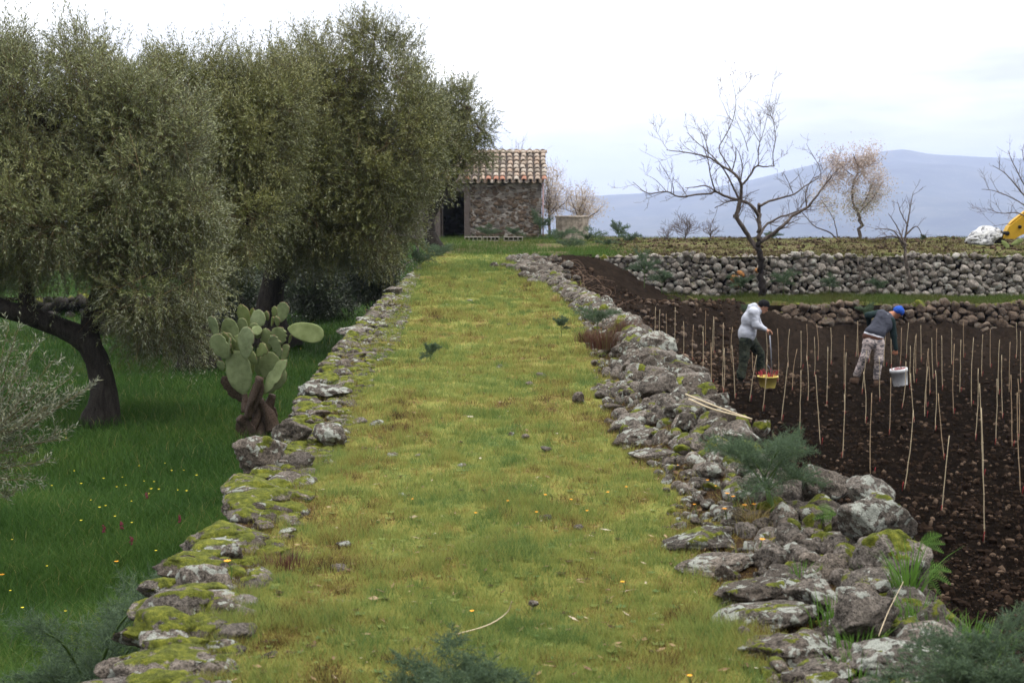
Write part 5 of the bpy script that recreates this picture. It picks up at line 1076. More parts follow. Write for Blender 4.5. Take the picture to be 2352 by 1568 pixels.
def pad(mb, base, tip, w, yaw, thick, seed, tone=.2, woody=0., ragged=0., rimv=.3, bitten=None):
    """obovate cactus pad from base point to tip; yaw turns its face about the axis"""
    base = np.asarray(base, float); tip = np.asarray(tip, float); ax = tip - base; L = np.linalg.norm(ax); ax /= L
    sidev = np.cross(ax, [0, -1, 0]); sidev /= np.linalg.norm(sidev); nr = np.cross(sidev, ax)
    s2 = sidev * math.cos(yaw) + nr * math.sin(yaw); n2 = -sidev * math.sin(yaw) + nr * math.cos(yaw)
    NT, NA = 30, 26; q = np.random.default_rng(seed); t = np.linspace(0, 1, NT); th_ = np.linspace(0, 2 * math.pi, NA, endpoint=False)
    prof = np.sqrt(np.clip(1 - ((t - .60) / np.where(t > .60, .40, .60)) ** 2, 0, 1)) ** np.where(t < .6, 1.35, 1.0); prof = np.maximum(prof, .10 * (1 - t)); prof[-1] = .02
    T, A = np.meshgrid(t, th_, indexing='ij'); c_, s_ = np.cos(A), np.sin(A)
    rw = prof[:, None] * (1 + .06 * np.sin(T * 5 + seed)); e = np.abs(c_) ** 8
    if ragged: nn = fbm(np.stack([T * 9 + np.sign(c_) * 40, T * 0 + seed, T * 0], -1), 3, seed); rw = rw * (1 - ragged * e * sst(nn, .42, .7)); 
    tipc = (1 - ragged * .35 * sst(T, .75, 1) * fbm(np.stack([c_ * 2.5 + seed, T * 0, T * 0], -1), 2, seed)) if ragged else 1
    tk = thick * (.55 + .45 * prof[:, None]) * (1 + 1.2 * (1 - sst(T, 0, .15)) * .3)
    V = base + ax * (T * L * tipc)[..., None] + s2 * (c_ * rw * w / 2)[..., None] + n2 * (np.sign(s_) * np.abs(s_) ** .8 * tk / 2 * np.minimum(1, prof[:, None] * 2.2))[..., None]
    V = V + n2 * ((np.sin(T * 2.6 + seed) * .03 * L) + (c_ * rw) ** 2 * .05 * w * math.sin(seed))[..., None]
    rim = (np.abs(c_) ** 6 * .55 + sst(T, .82, 1) * .5) * rimv * 2 + ragged * e * .6
    k = len(V.reshape(-1, 3)); mb.add(V.reshape(-1, 3), np.stack([grid_faces(NT, NA)], 0)[0], None, tone=tone, rim=rim.ravel(), woody=woody)
    i = np.arange(NT - 1) * NA; qd = np.stack([i + NA - 1, i + 2 * NA - 1, i + NA, i], -1); mb.q.append(qd + mb.n - k); mb.qm.append(np.zeros(len(qd), int))
YC = 20.2; CP = lambda a, c, dy=0.0: at((560 + a / 3.564) / 1.2755, (860 + c / 3.564) / 1.2755, YC + dy)
kc = PX(YC) / 3.564 / 1.2755
base = CP(650, 1530); zc_ = gz(base[0], YC); cac = empty('prickly_pear', (base[0], YC, zc_), 'prickly pear cactus with ragged grey green pads in the grass beside the left wall', 'cactus')
pads = [  # base, tip, width px, dy, yaw, tone, woody, ragged
 ((560, 1050), (455, 590), 300, -.05, .15, .15, 0, .05), ((390, 680), (225, 425), 215, -.15, .25, .2, 0, .1), ((275, 480), (200, 230), 120, -.1, .5, .05, 0, .05),
 ((420, 600), (390, 248), 195, .05, .3, .25, 0, .03), ((430, 640), (340, 380), 130, -.1, .9, .6, 0, .25), ((400, 640), (415, 440), 70, -.25, 1.1, .2, 0, .3),
 ((480, 600), (530, 410), 170, .0, .4, .4, 0, .5), ((570, 680), (580, 330), 210, -.22, .35, .05, 0, .25), ((540, 450), (530, 248), 130, .1, .3, .25, 0, .1),
 ((590, 470), (520, 95), 150, .3, .3, .6, 0, .3), ((600, 280), (655, 140), 60, .3, .3, .9, 0, .3), ((620, 320), (770, 205), 190, .1, .3, .1, 0, .1), ((640, 350), (730, 420), 110, .05, .3, .3, 0, .2),
 ((800, 280), (790, 175), 75, .1, .6, .5, 0, .4), ((860, 240), (880, 128), 85, .25, .4, .5, 0, .3), ((930, 300), (975, 75), 145, .1, .3, .15, 0, .3), ((835, 340), (860, 230), 60, .0, .9, .6, 0, .4), ((900, 345), (895, 222), 78, -.05, .5, .4, 0, .45),
 ((800, 600), (780, 345), 150, .1, .3, .35, 0, .3), ((940, 530), (900, 335), 200, .0, .25, .3, 0, .2), ((1010, 360), (1385, 440), 215, .0, .15, .45, 0, .0), ((935, 660), (830, 420), 155, -.25, .35, .15, 0, .45),
 ((680, 660), (790, 520), 145, -.2, .5, .55, 0, .5), ((600, 700), (680, 640), 150, -.05, .4, .4, 0, .1), ((780, 900), (850, 600), 250, .05, .2, .3, 0, .1), ((760, 1050), (1010, 660), 165, -.15, .5, .25, .15, .3), ((960, 700), (1010, 500), 110, .05, .4, .35, .1, .5), ((1020, 520), (1045, 425), 40, .1, .5, .3, 0, .3),
 ((700, 860), (690, 640), 120, .25, .3, .2, 0, .1), ((600, 870), (650, 700), 80, .2, .6, .7, 0, 0), ((770, 1040), (1000, 780), 180, .0, .3, .2, .1, .3),
 ((570, 1130), (310, 850), 190, .05, .4, .3, .8, .3), ((640, 1570), (520, 1290), 230, -.06, .2, .3, .85, .2), ((720, 1560), (850, 1150), 210, .12, .3, .3, .85, .2), ((800, 1500), (690, 1130), 170, .06, .5, .3, .8, .2), ((560, 1330), (740, 880), 150, -.14, .3, .3, .75, .1), ((470, 590), (330, 400), 150, .0, .3, .3, 0, .3), ((700, 470), (640, 300), 150, .12, .3, .3, 0, .1), ((330, 800), (300, 690), 110, -.05, .4, .2, 0, .3)]
for i, (a, c, w_, dy, yaw, tn, wd, rg) in enumerate(pads):
    mb = MB(); pad(mb, CP(a[0], a[1], dy + .03), CP(c[0], c[1], dy - .03), w_ * kc * 1.0, yaw, .030, i + 1, tn, wd, min(.6, rg * 1.3), .42 + rg * .6)
    mb.build('pad', M_PAD, cac)
mb = MB(); tk = lambda pts, r0, r1, sd: tube(mb, spline([CP(*p) for p in pts], 14), np.linspace(r0, r1, 14) * kc, 14, rough=.42, seed=sd, woody=.82, tone=.3, rim=0.)
tk([(640, 1560, .0), (600, 1420, .0), (540, 1330, -.05), (500, 1290, -.08)], 80, 40, 1); tk([(700, 1560, .05), (740, 1400, .1), (800, 1200, .1), (850, 1050, .1)], 85, 34, 2)
tk([(860, 1430, .05), (800, 1250, .05), (700, 1120, .0)], 75, 60, 3); tk([(590, 1300, -.1), (620, 1150, -.15), (680, 1000, -.18), (720, 870, -.2)], 42, 40, 4); tk([(560, 1240, -.05), (560, 1100, 0), (560, 1040, 0)], 35, 30, 5); tk([(620, 1450, .02), (680, 1300, .0), (700, 1120, .0)], 60, 40, 6)
mb.build('trunk', M_PAD, cac)
cp2 = empty('prickly_pear_pads', at(2308, 556, 42.5), 'pair of pale cut cactus pads lying on the upper wall below the white sack', 'cactus pads')
for i, (a, c, w_, dy) in enumerate([((2300, 552), (2318, 569), 12, 0), ((2322, 562), (2350, 550), 11, .1), ((2225, 556), (2195, 558), 6, .2)][:2]):
    mb = MB(); pad(mb, at(a[0], a[1], 42.5 + dy), at(c[0], c[1], 42.5 + dy), w_ * PX(42.5), .2, .03, i + 60, .6, 0, .1); mb.build('pad', M_PAD, cp2)

# ------------------------------------------------------------------ fennel and other plants
M_FEN = mat_blade('fennel_thread', [(0, (.050, .078, .048)), (.6, (.095, .14, .085)), (1, (.15, .22, .08))], .3)
M_FST = simple('fennel_stem', (.10, .16, .045), .5, .3, 20)
def fennel(name, label, base, h, spread, seed, fronds=8, fine=1.0, thread=.0013, lean=(0, 0), group=None, dens=1.0, cat='plant'):
    q = np.random.default_rng(seed); root = empty(name, base, label, cat, group); st = MB(); base = np.asarray(base, float)
    top = base + np.array([lean[0], lean[1], h * .52]); stem = spline([base - np.array([0, 0, .03]), base + (top - base) * .5 + np.array([lean[0] * .1, 0, 0]), top], 10); tube(st, stem, np.linspace(.024, .010, 10) * min(1, h / .5) * (1 if base[1] < 12 else .5), 8)
    SEG = []
    for i in range(fronds):
        az = 2 * math.pi * (i + q.uniform(-.3, .3)) / fronds; el_ = q.uniform(.15, 1.2); s0 = stem[q.integers(6, 10)]
        d = np.array([math.cos(az) * math.cos(el_), math.sin(az) * math.cos(el_), math.sin(el_)]); l = h * q.uniform(.5, .8) if el_ > .8 else spread * q.uniform(.75, 1.1)
        fr = spline([s0, s0 + d * l * .5 + np.array([0, 0, .08 * l]), s0 + d * l + np.array([0, 0, -.10 * l])], 12); tube(st, fr, np.linspace(.0055, .0015, 12) * h / .5, 5)
        for j in range(2, 12):
            dd = fr[j] - fr[j - 1]; dd /= np.linalg.norm(dd); sv = np.cross(dd, [0, 0, 1.0]); sv /= np.linalg.norm(sv) + 1e-6
            for sg in (1, -1, 0):
                v = dd * .8 + sv * sg * .9 + q.normal(0, .25, 3) + (np.array([0, 0, .4]) if sg == 0 else 0); v /= np.linalg.norm(v); L1 = l * .42 * (1 - .55 * j / 12) * q.uniform(.8, 1.2)
                p1 = fr[j] + v * L1; SEG.append((fr[j], p1, 0))
                nsec = int(8 * fine)
                t_ = q.uniform(.1, 1, nsec)
                P = fr[j] + (p1 - fr[j]) * t_[:, None]; dv = v * .75 + q.normal(0, .6, (nsec, 3)); dv /= np.linalg.norm(dv, axis=1, keepdims=True); L2 = L1 * .38 * q.uniform(.6, 1.2, nsec)
                for a_, b_, l2 in zip(P, dv, L2): SEG.append((a_, a_ + b_ * l2, 1))
    A = np.array([s[0] for s in SEG]); B = np.array([s[1] for s in SEG]); kd = np.array([s[2] for s in SEG])
    idx = np.where(kd == 1)[0]; rep = int(7 * dens); ii = np.repeat(idx, rep); t_ = q.uniform(.05, 1, len(ii)); P = A[ii] + (B[ii] - A[ii]) * t_[:, None]; dv = (B[ii] - A[ii]); L_ = np.linalg.norm(dv, axis=1, keepdims=True); dv = dv / L_ * .8 + q.normal(0, .55, dv.shape); dv /= np.linalg.norm(dv, axis=1, keepdims=True)
    A2 = np.concatenate([A, P]); B2 = np.concatenate([B, P + dv * L_ * .5 * q.uniform(.5, 1.3, L_.shape)]); D = B2 - A2; w = np.cross(D, q.normal(size=D.shape)); w /= np.linalg.norm(w, axis=1, keepdims=True); w *= thread
    mid = (A2 + B2) / 2; V = np.stack([A2 - w, A2 + w, B2 + w * .3, B2 - w * .3], 1); mb = MB(); mb.add(V.reshape(-1, 3), np.arange(len(V) * 4).reshape(-1, 4), tone=np.repeat(np.clip(q.normal(.5, .2, len(V)), 0, 1), 4))
    st.build('stem', M_FST, root); mb.build('fronds', M_FEN, root, smooth=False); return root
pb = onz(1784, 1196, .03)
fennel('wild_fennel', 'big feathery wild fennel growing out of the right rubble wall', pb, .42, .36, 1, 13, 1.1, .0010, lean=(-.06, .02), dens=1.2)
def hp(px, py, z): return onz(px, py, z)
p = hp(2240, 1585, -.1); fennel('wild_fennel', 'out of focus feathery fennel filling the bottom right corner', at(2240, 1745, 4.15), .36, .34, 2, 12, 1.2, .0011, dens=1.6)
fennel('wild_fennel', 'blurred low fennel tuft at the bottom middle of the path', onz(1040, 1640, -.03), .10, .26, 3, 12, 1.1, .001, dens=1.6)
fennel('fennel_sprig', 'lone small fennel sprig standing in the path turf left of centre', hp(990, 838, .0), .20, .16, 4, 6, .8, .0016)
fennel('wild_fennel', 'bushy green fennel at the inner edge of the far rubble, left of the reddish weeds', hp(1290, 770, .05), .20, .12, 5, 8, .8, .0018, dens=.8)
fennel('wild_fennel', 'low fennel clump behind the reddish weeds on the right wall', hp(1372, 765, .18), .22, .3, 6, 9, .7, .002, dens=.7)
fl = [(1240, 545, 55, .9, .6, 'tall fennel clump against the right corner of the hut'), (1290, 560, 52, .5, .6, 'fennel clump left in front of the round cistern'), (1350, 562, 51, .5, .7, 'fennel clump right in front of the round cistern'), (1420, 556, 51, .75, .6, 'fennel clump standing tall on the crest right of the cistern'), (1445, 566, 50, .4, .5, 'low fennel clump at the right end of the crest fennels'),
      (1180, 548, 54.5, .45, .5, 'fennel clump behind the row of hollow blocks'), (1120, 548, 54.6, .45, .5, 'green clump between hut jamb and hollow blocks'), (1310, 578, 47, .35, .6, 'wide low fennel patch on the far green slope right of the path'), (1395, 575, 48, .4, .6, 'fennel patch at the left end of the upper wall top'),
      (1010, 600, 39, .45, .5, 'dark fennel clump left at the far end of the path, beside the dead shrub'), (965, 625, 33, .55, .5, 'dark bushy fennel overhanging the top end of the left wall'), (985, 590, 43, .45, .5, 'fennel clump at the foot of the dead shrub by the hut'),
      (1480, 655, 36.5, .85, .55, 'dark bushy fennel hanging at the left end of the cobble wall'), (1520, 668, 36.8, .5, .4, 'dark low fennel at the foot of the left end of the cobble wall'), (1700, 672, 38.6, .45, .5, 'fennel clump left of the big bare tree trunk'), (1800, 668, 38.7, .55, .45, 'dark fennel clump right of the big bare tree trunk'), (1905, 672, 38.6, .5, .3, 'upright fennel clump at the wall foot between the two men'), (2015, 676, 38.6, .45, .4, 'green clump at the foot of the slim bare tree'), (1775, 556, 48, .45, .35, 'fennel tuft on the crest behind the big bare tree'), (1715, 728, 35.9, .35, .28, 'green fennel tuft behind the back of the hooded man'), (2120, 553, 46, .22, .15, 'tiny green bush on the crest right of the slim bare tree'), (1990, 730, 35.9, .4, .3, 'fennel tuft at the lower wall behind the man in the blue cap')]
for i, (a, c, Y_, h_, s_, lb) in enumerate(fl):
    p = at(a, c, Y_); p[2] -= .05
    fennel('wild_fennel', lb, p, h_, s_, 20 + i, 9, .7, .0016 * Y_ / 14, group='fennel clumps', dens=.5)
# dark brushy plant at the left wall foot, bottom left
fennel('dark_shrub', 'dark fine leaved bush at the foot of the left wall in the bottom left corner', at(205, 1560, 8.0) * np.array([1, 1, 0]) + np.array([0, 0, ZM + .05]), 1.15, .45, 70, 14, 1.2, .0016, dens=1.4, cat='shrub')
# flat grassy blades and weeds
def tuft(name, label, base, h, n_, w, spread, seed, mat, cat='grass tuft', group=None, tone=(.5, 1), curve=.6):
    q = np.random.default_rng(seed); mb = MB(); base = np.asarray(base, float); V = []; K = 6
    az = q.uniform(0, 6.28, n_); l = h * q.uniform(.5, 1.1, n_); s = np.linspace(0, 1, K)
    o0 = np.stack([np.cos(az) * q.uniform(0, spread, n_), np.sin(az) * q.uniform(0, spread, n_), np.zeros(n_)], 1); out = np.stack([np.cos(az), np.sin(az), np.zeros(n_)], 1)
    c_ = curve * q.uniform(.2, 1, n_)
    C = base + o0[:, None] + np.array([0, 0, 1.0]) * (l[:, None] * (s - .35 * c_[:, None] * s ** 2))[..., None] + out[:, None] * (l[:, None] * c_[:, None] * s ** 2)[..., None]
    sv = np.stack([-np.sin(az + q.normal(0, .6, n_)), np.cos(az), np.zeros(n_)], 1)[:, None] * (w * (1 - s ** 2) * .5 + .0003)[None, :, None]
    Vv = np.stack([C - sv, C + sv], 2); idx = np.arange(n_ * K * 2).reshape(n_, K, 2); qd = np.stack([idx[:, :-1, 0], idx[:, :-1, 1], idx[:, 1:, 1], idx[:, 1:, 0]], -1).reshape(-1, 4)
    mb.add(Vv.reshape(-1, 3), qd, tone=np.repeat(q.uniform(*tone, n_), K * 2)); o = mb.build(name, mat, origin=base); return tag(o, label, cat, group)
M_TUFT = mat_blade('tuft_green', [(0, (.03, .06, .012)), (.5, (.06, .13, .022)), (1, (.11, .21, .035))], .4)
M_DRY = mat_blade('dry_grass', [(0, (.14, .10, .05)), (1, (.36, .28, .12))], .3)
M_RED = mat_blade('reddish_weed', [(0, (.05, .025, .02)), (.6, (.14, .06, .045)), (1, (.12, .12, .05))], .3)
tf = [(2080, 1400, .30, 60, .008, .05, 'tall leafy green weed rising beside the leaning boulder on the lower right'), (1915, 1440, .14, 70, .005, .10, 'green grass tuft left of the leaning boulder'), (1960, 1500, .13, 80, .005, .12, 'green grass tuft in front of the leaning boulder'), (1840, 1345, .12, 50, .005, .07, 'grass tuft beside the grey boulder with round lichen spots'),
      (1765, 1300, .10, 40, .004, .06, 'grass tuft at the turf edge below the big fennel'), (2100, 1440, .13, 90, .005, .12, 'grass tuft in front of the moss cushioned stone'), (2240, 1500, .14, 90, .005, .14, 'grass tuft at the wall edge against the dark field, bottom right'), (2150, 1470, .12, 90, .005, .12, 'grass tuft between the moss cushioned stone and the blurred fennel'), (1950, 1300, .09, 40, .004, .05, 'small green tuft in the hollow of the rubble'), (1985, 1345, .12, 40, .005, .05, 'green blades under the dark wedge boulder'),
      (2035, 1440, .12, 80, .005, .1, 'grass tuft at the base of the tall leafy weed'), (1690, 1150, .11, 60, .0035, .07, 'green tuft with orange flowers left of the big fennel stem'), (1520, 1000, .07, 30, .004, .04, 'small grass tuft in the rubble left of the smooth dark boulder'), (1965, 1560, .12, 70, .005, .12, 'grass tuft at the bottom edge between slab and pale boulder')]
for i, (a, c, h_, n_, w_, s_, lb) in enumerate(tf): tuft('grass_tuft', lb, onz(a, c, .0), h_, n_, w_, s_, 100 + i, M_TUFT, group='green tufts in the right rubble')
tuft('dead_fennel', 'yellow dead fennel leaves curled at the foot of the big fennel', onz(1735, 1205, .03), .13, 150, .002, .07, 130, M_DRY, 'dead leaves', curve=1.6)
for i, (a, c, h_, s_, n_) in enumerate([(1385, 800, .22, .18, 500), (1435, 775, .22, .2, 500), (1345, 785, .15, .12, 260)]):
    tuft('dry_weed', ['reddish dry weeds at the turf side of the far right rubble, nearest the camera', 'reddish dry weeds left of the pale lichen capped boulder', 'small reddish weed patch beside the bushy green fennel on the far right wall'][i], onz(a, c, .12), h_, n_, .004, s_, 140 + i, M_RED, 'weeds', 'reddish weeds on the far right rubble', (0, 1), .5)
tuft('dry_weed', 'dry brown weed patch right of the humped mossy slab on the left', onz(665, 1300, .02), .07, 160, .002, .12, 150, M_RED, 'weeds', tone=(0, .6))
tuft('dry_weed', 'yellow leaved plant at the far right edge of the path turf', onz(1275, 692, .03), .12, 60, .012, .1, 151, M_DRY, 'weeds')
tuft('grass_blade_clump', 'long curved grass blade leaning over the meadow behind the left wall', at(735, 775, 17.5) * np.array([1, 1, 0]) + np.array([0, 0, -1.75]), 1.1, 6, .012, .04, 152, M_TUFT, 'grass tuft')
# small ferns on the outer face
def fern(label, base, dirs, L, seed):
    q = np.random.default_rng(seed); root = empty('fern', base, label, 'fern'); mb = MB(); base = np.asarray(base)
    for d in dirs:
        d = np.array(d, float); d /= np.linalg.norm(d); c = spline([base, base + d * L * .5 + np.array([0, 0, .06 * L]), base + d * L - np.array([0, 0, .12 * L])], 16); tube(mb, c, .0012, 4); sv = np.cross(d, [0, -.6, .8]); sv /= np.linalg.norm(sv)
        for j in range(1, 16):
            l = L * .30 * math.sin(math.pi * (j / 16) ** .7 * .93 + .12)
            for s_ in (1, -1):
                v = sv * s_ + d * .45; v /= np.linalg.norm(v); w_ = d * L * .018; a = c[j]; mb.add([a - w_, a + w_, a + v * l + w_ * .2, a + v * l * .5 - w_ * 1.2], [(0, 1, 2, 3)], tone=q.uniform(.5, 1))
    mb.build('fronds', M_TUFT, root, smooth=False)
fern('small fern sprouting from the crack left of the triangular boulder', onz(1925, 1185, .16), [(-1, -.3, .1), (-.8, -.3, .5), (-.9, 0, -.2)], .13, 1)
fern('bright fern fronds on the field side of the dark wedge boulder', onz(2110, 1250, .0), [(1, -.2, .2), (1, 0, -.2), (.6, 0, -.7), (.9, -.2, .6)], .12, 2)
fern('drooping fern below the bright one on the field side of the wall', onz(2120, 1310, -.1), [(.9, -.2, -.3), (.7, 0, -.8), (.4, 0, -1), (1, 0, .1)], .13, 3)
fern('tiny fern on the crest just above the big fennel plant', onz(1765, 1028, .12), [(1, -.2, .2), (.9, 0, .5)], .08, 4)
# wild flowers
M_YF = simple('yellow_petal', (.75, .62, .04), .5, .15, 20); M_OF = simple('orange_petal', (.85, .36, .02), .5, .15, 20); M_PF = simple('magenta_petal', (.20, .03, .06), .5, .3, 20); M_ST = simple('flower_stem', (.06, .12, .02), .6, .3, 20)
def flower_proto(nm, petal, h, r, sd, label, group):
    q = np.random.default_rng(sd); root = empty(nm, (0, 0, 0), label, 'flower', group); mb = MB(); tube(mb, spline([(0, 0, 0), (.01, .0, h * .6), (.005, .01, h)], 6), np.linspace(.0018, .0012, 6), 5); mb.build('stem', M_ST, root)
    mb = MB(); c = np.array([.005, .01, h])
    for k in range(8):
        a = k * math.pi / 4; d = np.array([math.cos(a), math.sin(a), .35]); s_ = np.array([-math.sin(a), math.cos(a), 0]); mb.add([c, c + d * r * .6 + s_ * r * .3, c + d * r, c + d * r * .6 - s_ * r * .3], [(0, 1, 2, 3)])
    rock(mb, c, (r * .3, r * .3, r * .2), (0, 0, 0), 1, 1, 0, 0); mb.build('petals', petal, root, smooth=False); return root
def dupf(root, loc, rz, label=None, sc=1.0):
    r = root.copy(); COL.objects.link(r); r.location = tuple(float(x) for x in loc); r.rotation_euler = (0, 0, rz); r.scale = (sc, sc, sc)
    if label: r['label'] = label
    for ch in root.children:
        c = ch.copy(); COL.objects.link(c); c.parent = r
    return r
yel = [(352, 1095), (395, 1075), (410, 1110), (290, 1090), (268, 1125), (300, 1150), (340, 1120), (365, 1130), (350, 1140), (245, 1170), (230, 1185), (262, 1195), (300, 1200), (330, 1075), (210, 1150), (190, 1130), (430, 1145), (450, 1100), (355, 1258), (185, 1215), (320, 1050), (110, 1285), (455, 1245), (50, 1020), (100, 1040), (150, 1005), (170, 1062), (30, 1240), (55, 1395), (150, 1390), (420, 1060), (20, 1330), (280, 1070), (240, 1100), (380, 1040), (120, 1110), (690, 805), (1000 - 260, 780)]
py_ = flower_proto('yellow_flower', M_YF, .30, .014, 1, 'small yellow flower in the shaded meadow grass', 'yellow flowers in the meadow'); 
for i, (a, c) in enumerate(yel):
    p = onz(a, c, ZM + .3); z_ = gz(p[0], p[1]); lb = 'small yellow flower in the shaded meadow grass'
    if i == 0: py_.location = (p[0], p[1], z_)
    else: dupf(py_, (p[0], p[1], z_), i, lb, r_.uniform(.8, 1.25))
po = flower_proto('orange_flower', M_OF, .055, .010, 2, 'tiny orange flower in the short path turf', 'orange flowers in the turf')
org = [(1230, 1180), (1255, 1145), (1600, 1165), (1645, 1130), (1310, 1150), (1088, 1178), (1345, 1170), (1440, 1125), (1090, 1410), (950, 1140), (1395, 1135), (1620, 1120), (1578, 1600 - 50), (1430, 1330), (1170, 1155), (1560, 1070)]
for i, (a, c) in enumerate(org):
    p = onz(a, c, .05); z_ = float(hpath(p[0:1], p[1:2])[0])
    if i == 0: po.location = (p[0], p[1], z_)
    else: dupf(po, (p[0], p[1], z_), i, None, r_.uniform(.7, 1.1))
for i, (a, c) in enumerate([(1668, 1136), (1688, 1143), (1672, 1170), (1714, 1160), (1728, 1158), (1742, 1240)]):
    p = onz(a, c, .11); dupf(po, (p[0], p[1], .03), i, 'orange flower in the tuft beside the big fennel stem', 1.5)['group'] = 'orange flowers by the big fennel'
p = onz(526, 1304, .10); dupf(po, (p[0], p[1], .03), 1, 'single orange flower rising above the mossy slab on the left wall', 1.7)['group'] = ''
for i, (a, c) in enumerate([(262, 1262), (5, 1295)]):
    p = onz(a, c, ZM + .25); dupf(po, (p[0], p[1], gz(p[0], p[1])), i, ['orange flower in the meadow left of the long dark slab', 'orange flower in the meadow at the far left edge'][i], 2.4)['group'] = ''
for o_ in list(COL.objects):
    if o_.get('group') == '': del o_['group']
mg = [(337, 1130, 'tall magenta flower spike in the meadow among the yellow flowers'), (278, 1200, 'dark red flower spike in the meadow left of the humped mossy slab'), (238, 1208, 'purple flower spike leftmost of the meadow spikes'), (412, 1180, 'dull red flower spike nearest to the wall in the meadow'), (302, 1228, 'short dark red flower spike below the other meadow spikes')]
for i, (a, c, lb) in enumerate(mg):
    p = onz(a, c, ZM + .35); z_ = gz(p[0], p[1]); root = empty('flower_spike', (p[0], p[1], z_), lb, 'flower', 'red flower spikes in the meadow'); mb = MB(); tube(mb, [(p[0], p[1], z_), (p[0], p[1], z_ + .3)], .003, 5); mb.build('stem', M_ST, root); mb = MB()
    for k in range(24): rock(mb, (p[0] + r_.normal(0, .007), p[1] + r_.normal(0, .007), z_ + .27 + r_.uniform(0, .07)), (.006, .006, .010), (0, 0, 0), k, 1, 0, 0)
    mb.build('blossom', M_PF, root)

# ------------------------------------------------------------------ canes in the field
M_CANE = simple('bamboo_cane', (.56, .46, .31), .6, .3, 12); M_CANE2 = simple('old_cane', (.46, .34, .22), .7, .3, 12); M_VINE = simple('waxed_cutting', (.28, .025, .03), .5, .3, 30)
H1 = lambda x, Y: float(hsoil(np.array([x]), np.array([Y]))[0])
def ground_hit(px, py):
    r = ray(px, py); z = ZF
    for k in range(12):
        t = (z - CAMZ) / r[2]; p = np.array([0, 0, CAMZ]) + r * t; z = .5 * z + .5 * H1(p[0], p[1])
    return p
Z5 = lambda a, c: (1607 + a / 4.286, 643 + c / 4.286)
cn = []
for b_, t_ in [((60, 690), (60, 450)), ((30, 820), (32, 590)), ((138, 735), (140, 460)), ((120, 1030), (112, 655)), ((228, 775), (233, 475)), ((230, 1100), (243, 670)), ((320, 830), (323, 490)), ((350, 1155), (318, 640)), ((490, 1205), (558, 755)), ((527, 900), (522, 750)), ((618, 1300), (665, 775)), ((655, 850), (652, 520)), ((772, 1020), (765, 480)), ((800, 1380), (868, 810)), ((875, 850), (883, 530)), ((915, 1105), (957, 685)), ((995, 870), (998, 525)), ((985, 1500), (997, 885)), ((1050, 790), (1053, 500)), ((1063, 1180), (1055, 740)), ((1128, 950), (1130, 590)), ((1165, 790), (1152, 475)), ((1252, 1240), (1262, 660)), ((1290, 825), (1291, 525)), ((1427, 1065), (1429, 540)), ((1430, 1325), (1442, 710)), ((1542, 750), (1548, 600)), ((1562, 760), (1558, 485)), ((1595, 1120), (1640, 740)), ((1628, 1400), (1612, 900)), ((1672, 810), (1675, 560)), ((1775, 1200), (1770, 860)), ((1815, 850), (1832, 510)), ((1870, 1520), (1882, 960)), ((1887, 860), (1880, 600)), ((1985, 1265), (2030, 800)), ((1970, 850), (1985, 500)), ((2035, 770), (2052, 500)), ((2070, 1060), (2073, 700)), ((2130, 920), (2133, 560)), ((2182, 800), (2178, 530)), ((2215, 1340), (2248, 850)), ((2265, 1135), (2246, 705)), ((2115, 1400), (2083, 1015)), ((2300, 970), (2287, 610)), ((2340, 850), (2335, 550))]:
    cn.append((*Z5(*b_), *Z5(*t_)))
cn += [(1885, 1020, 1873, 860), (1935, 1052, 1940, 905), (2000, 1088, 2003, 902), (2076, 1129, 2098, 942), (2162, 1177, 2180, 1000), (2170, 1056, 2155, 903), (2258, 1092, 2250, 880), (2262, 1239, 2254, 937), (2346, 1133, 2336, 900),
       (1504, 785, 1505, 733), (1516, 790, 1516, 741), (1532, 800, 1530, 725), (1549, 790, 1550, 745), (1570, 820, 1570, 750), (1590, 830, 1592, 764), (1614, 850, 1614, 782), (1637, 800, 1639, 745), (1634, 920, 1634, 797), (1660, 905, 1663, 800),
       (2165, 895, 2163, 770), (2190, 950, 2192, 790), (2232, 930, 2236, 775), (2240, 1010, 2247, 845), (2275, 845, 2275, 765), (2294, 905, 2296, 780), (2303, 960, 2301, 815), (2325, 1025, 2322, 860), (2345, 875, 2344, 760), (2186, 835, 2186, 762), (2214, 820, 2213, 764), (2255, 862, 2257, 768), (2334, 822, 2334, 762), (2128, 935, 2132, 800), (2100, 880, 2103, 770), (2286, 1020, 2290, 870), (2340, 1010, 2338, 870), (2147, 990, 2149, 850), (2205, 900, 2207, 780), (2318, 900, 2320, 785)]
q = np.random.default_rng(9)
near = {(2262, 1239): 'nearest and longest cane, standing upright at the lower right of the field', (2162, 1177): 'long cane leaning right, next left of the nearest cane', (2076, 1129): 'cane leaning right in the front row, third from the nearest cane', (2000, 1088): 'upright cane standing in the front row below the white bucket, left of it', (1935, 1052): 'upright cane at the left end of the front row right of the big fennel', (1885, 1020): 'cane leaning left just right of the rubble wall, below the yellow tub', (2346, 1133): 'long front cane touching the right edge of the picture', (2258, 1092): 'cane directly behind the nearest cane', (2170, 1056): 'cane leaning left behind the long right leaning cane'}
ORD = ['leftmost', 'second from left', 'third from left', 'fourth from left', 'fifth from left', 'sixth from left', 'seventh from left', 'eighth from left', 'ninth from left', 'tenth from left', 'eleventh from left', 'twelfth from left', 'thirteenth from left', 'fourteenth from left', 'fifteenth from left', 'sixteenth from left', 'seventeenth from left', 'eighteenth from left']
def czone(bx): return 'left of the hooded man' if bx < 1685 else ('by the yellow tub' if bx < 1800 else ('between tub and blue capped man' if bx < 1950 else ('around the blue capped man' if bx < 2090 else 'right of the bucket')))
def crow(by): return 'near' if by > 960 else ('middle' if by > 860 else 'far')
cgrp = {}
for bx, by, tx_, ty_ in cn:
    if (bx, by) not in near: cgrp.setdefault((czone(bx), crow(by)), []).append((bx, by))
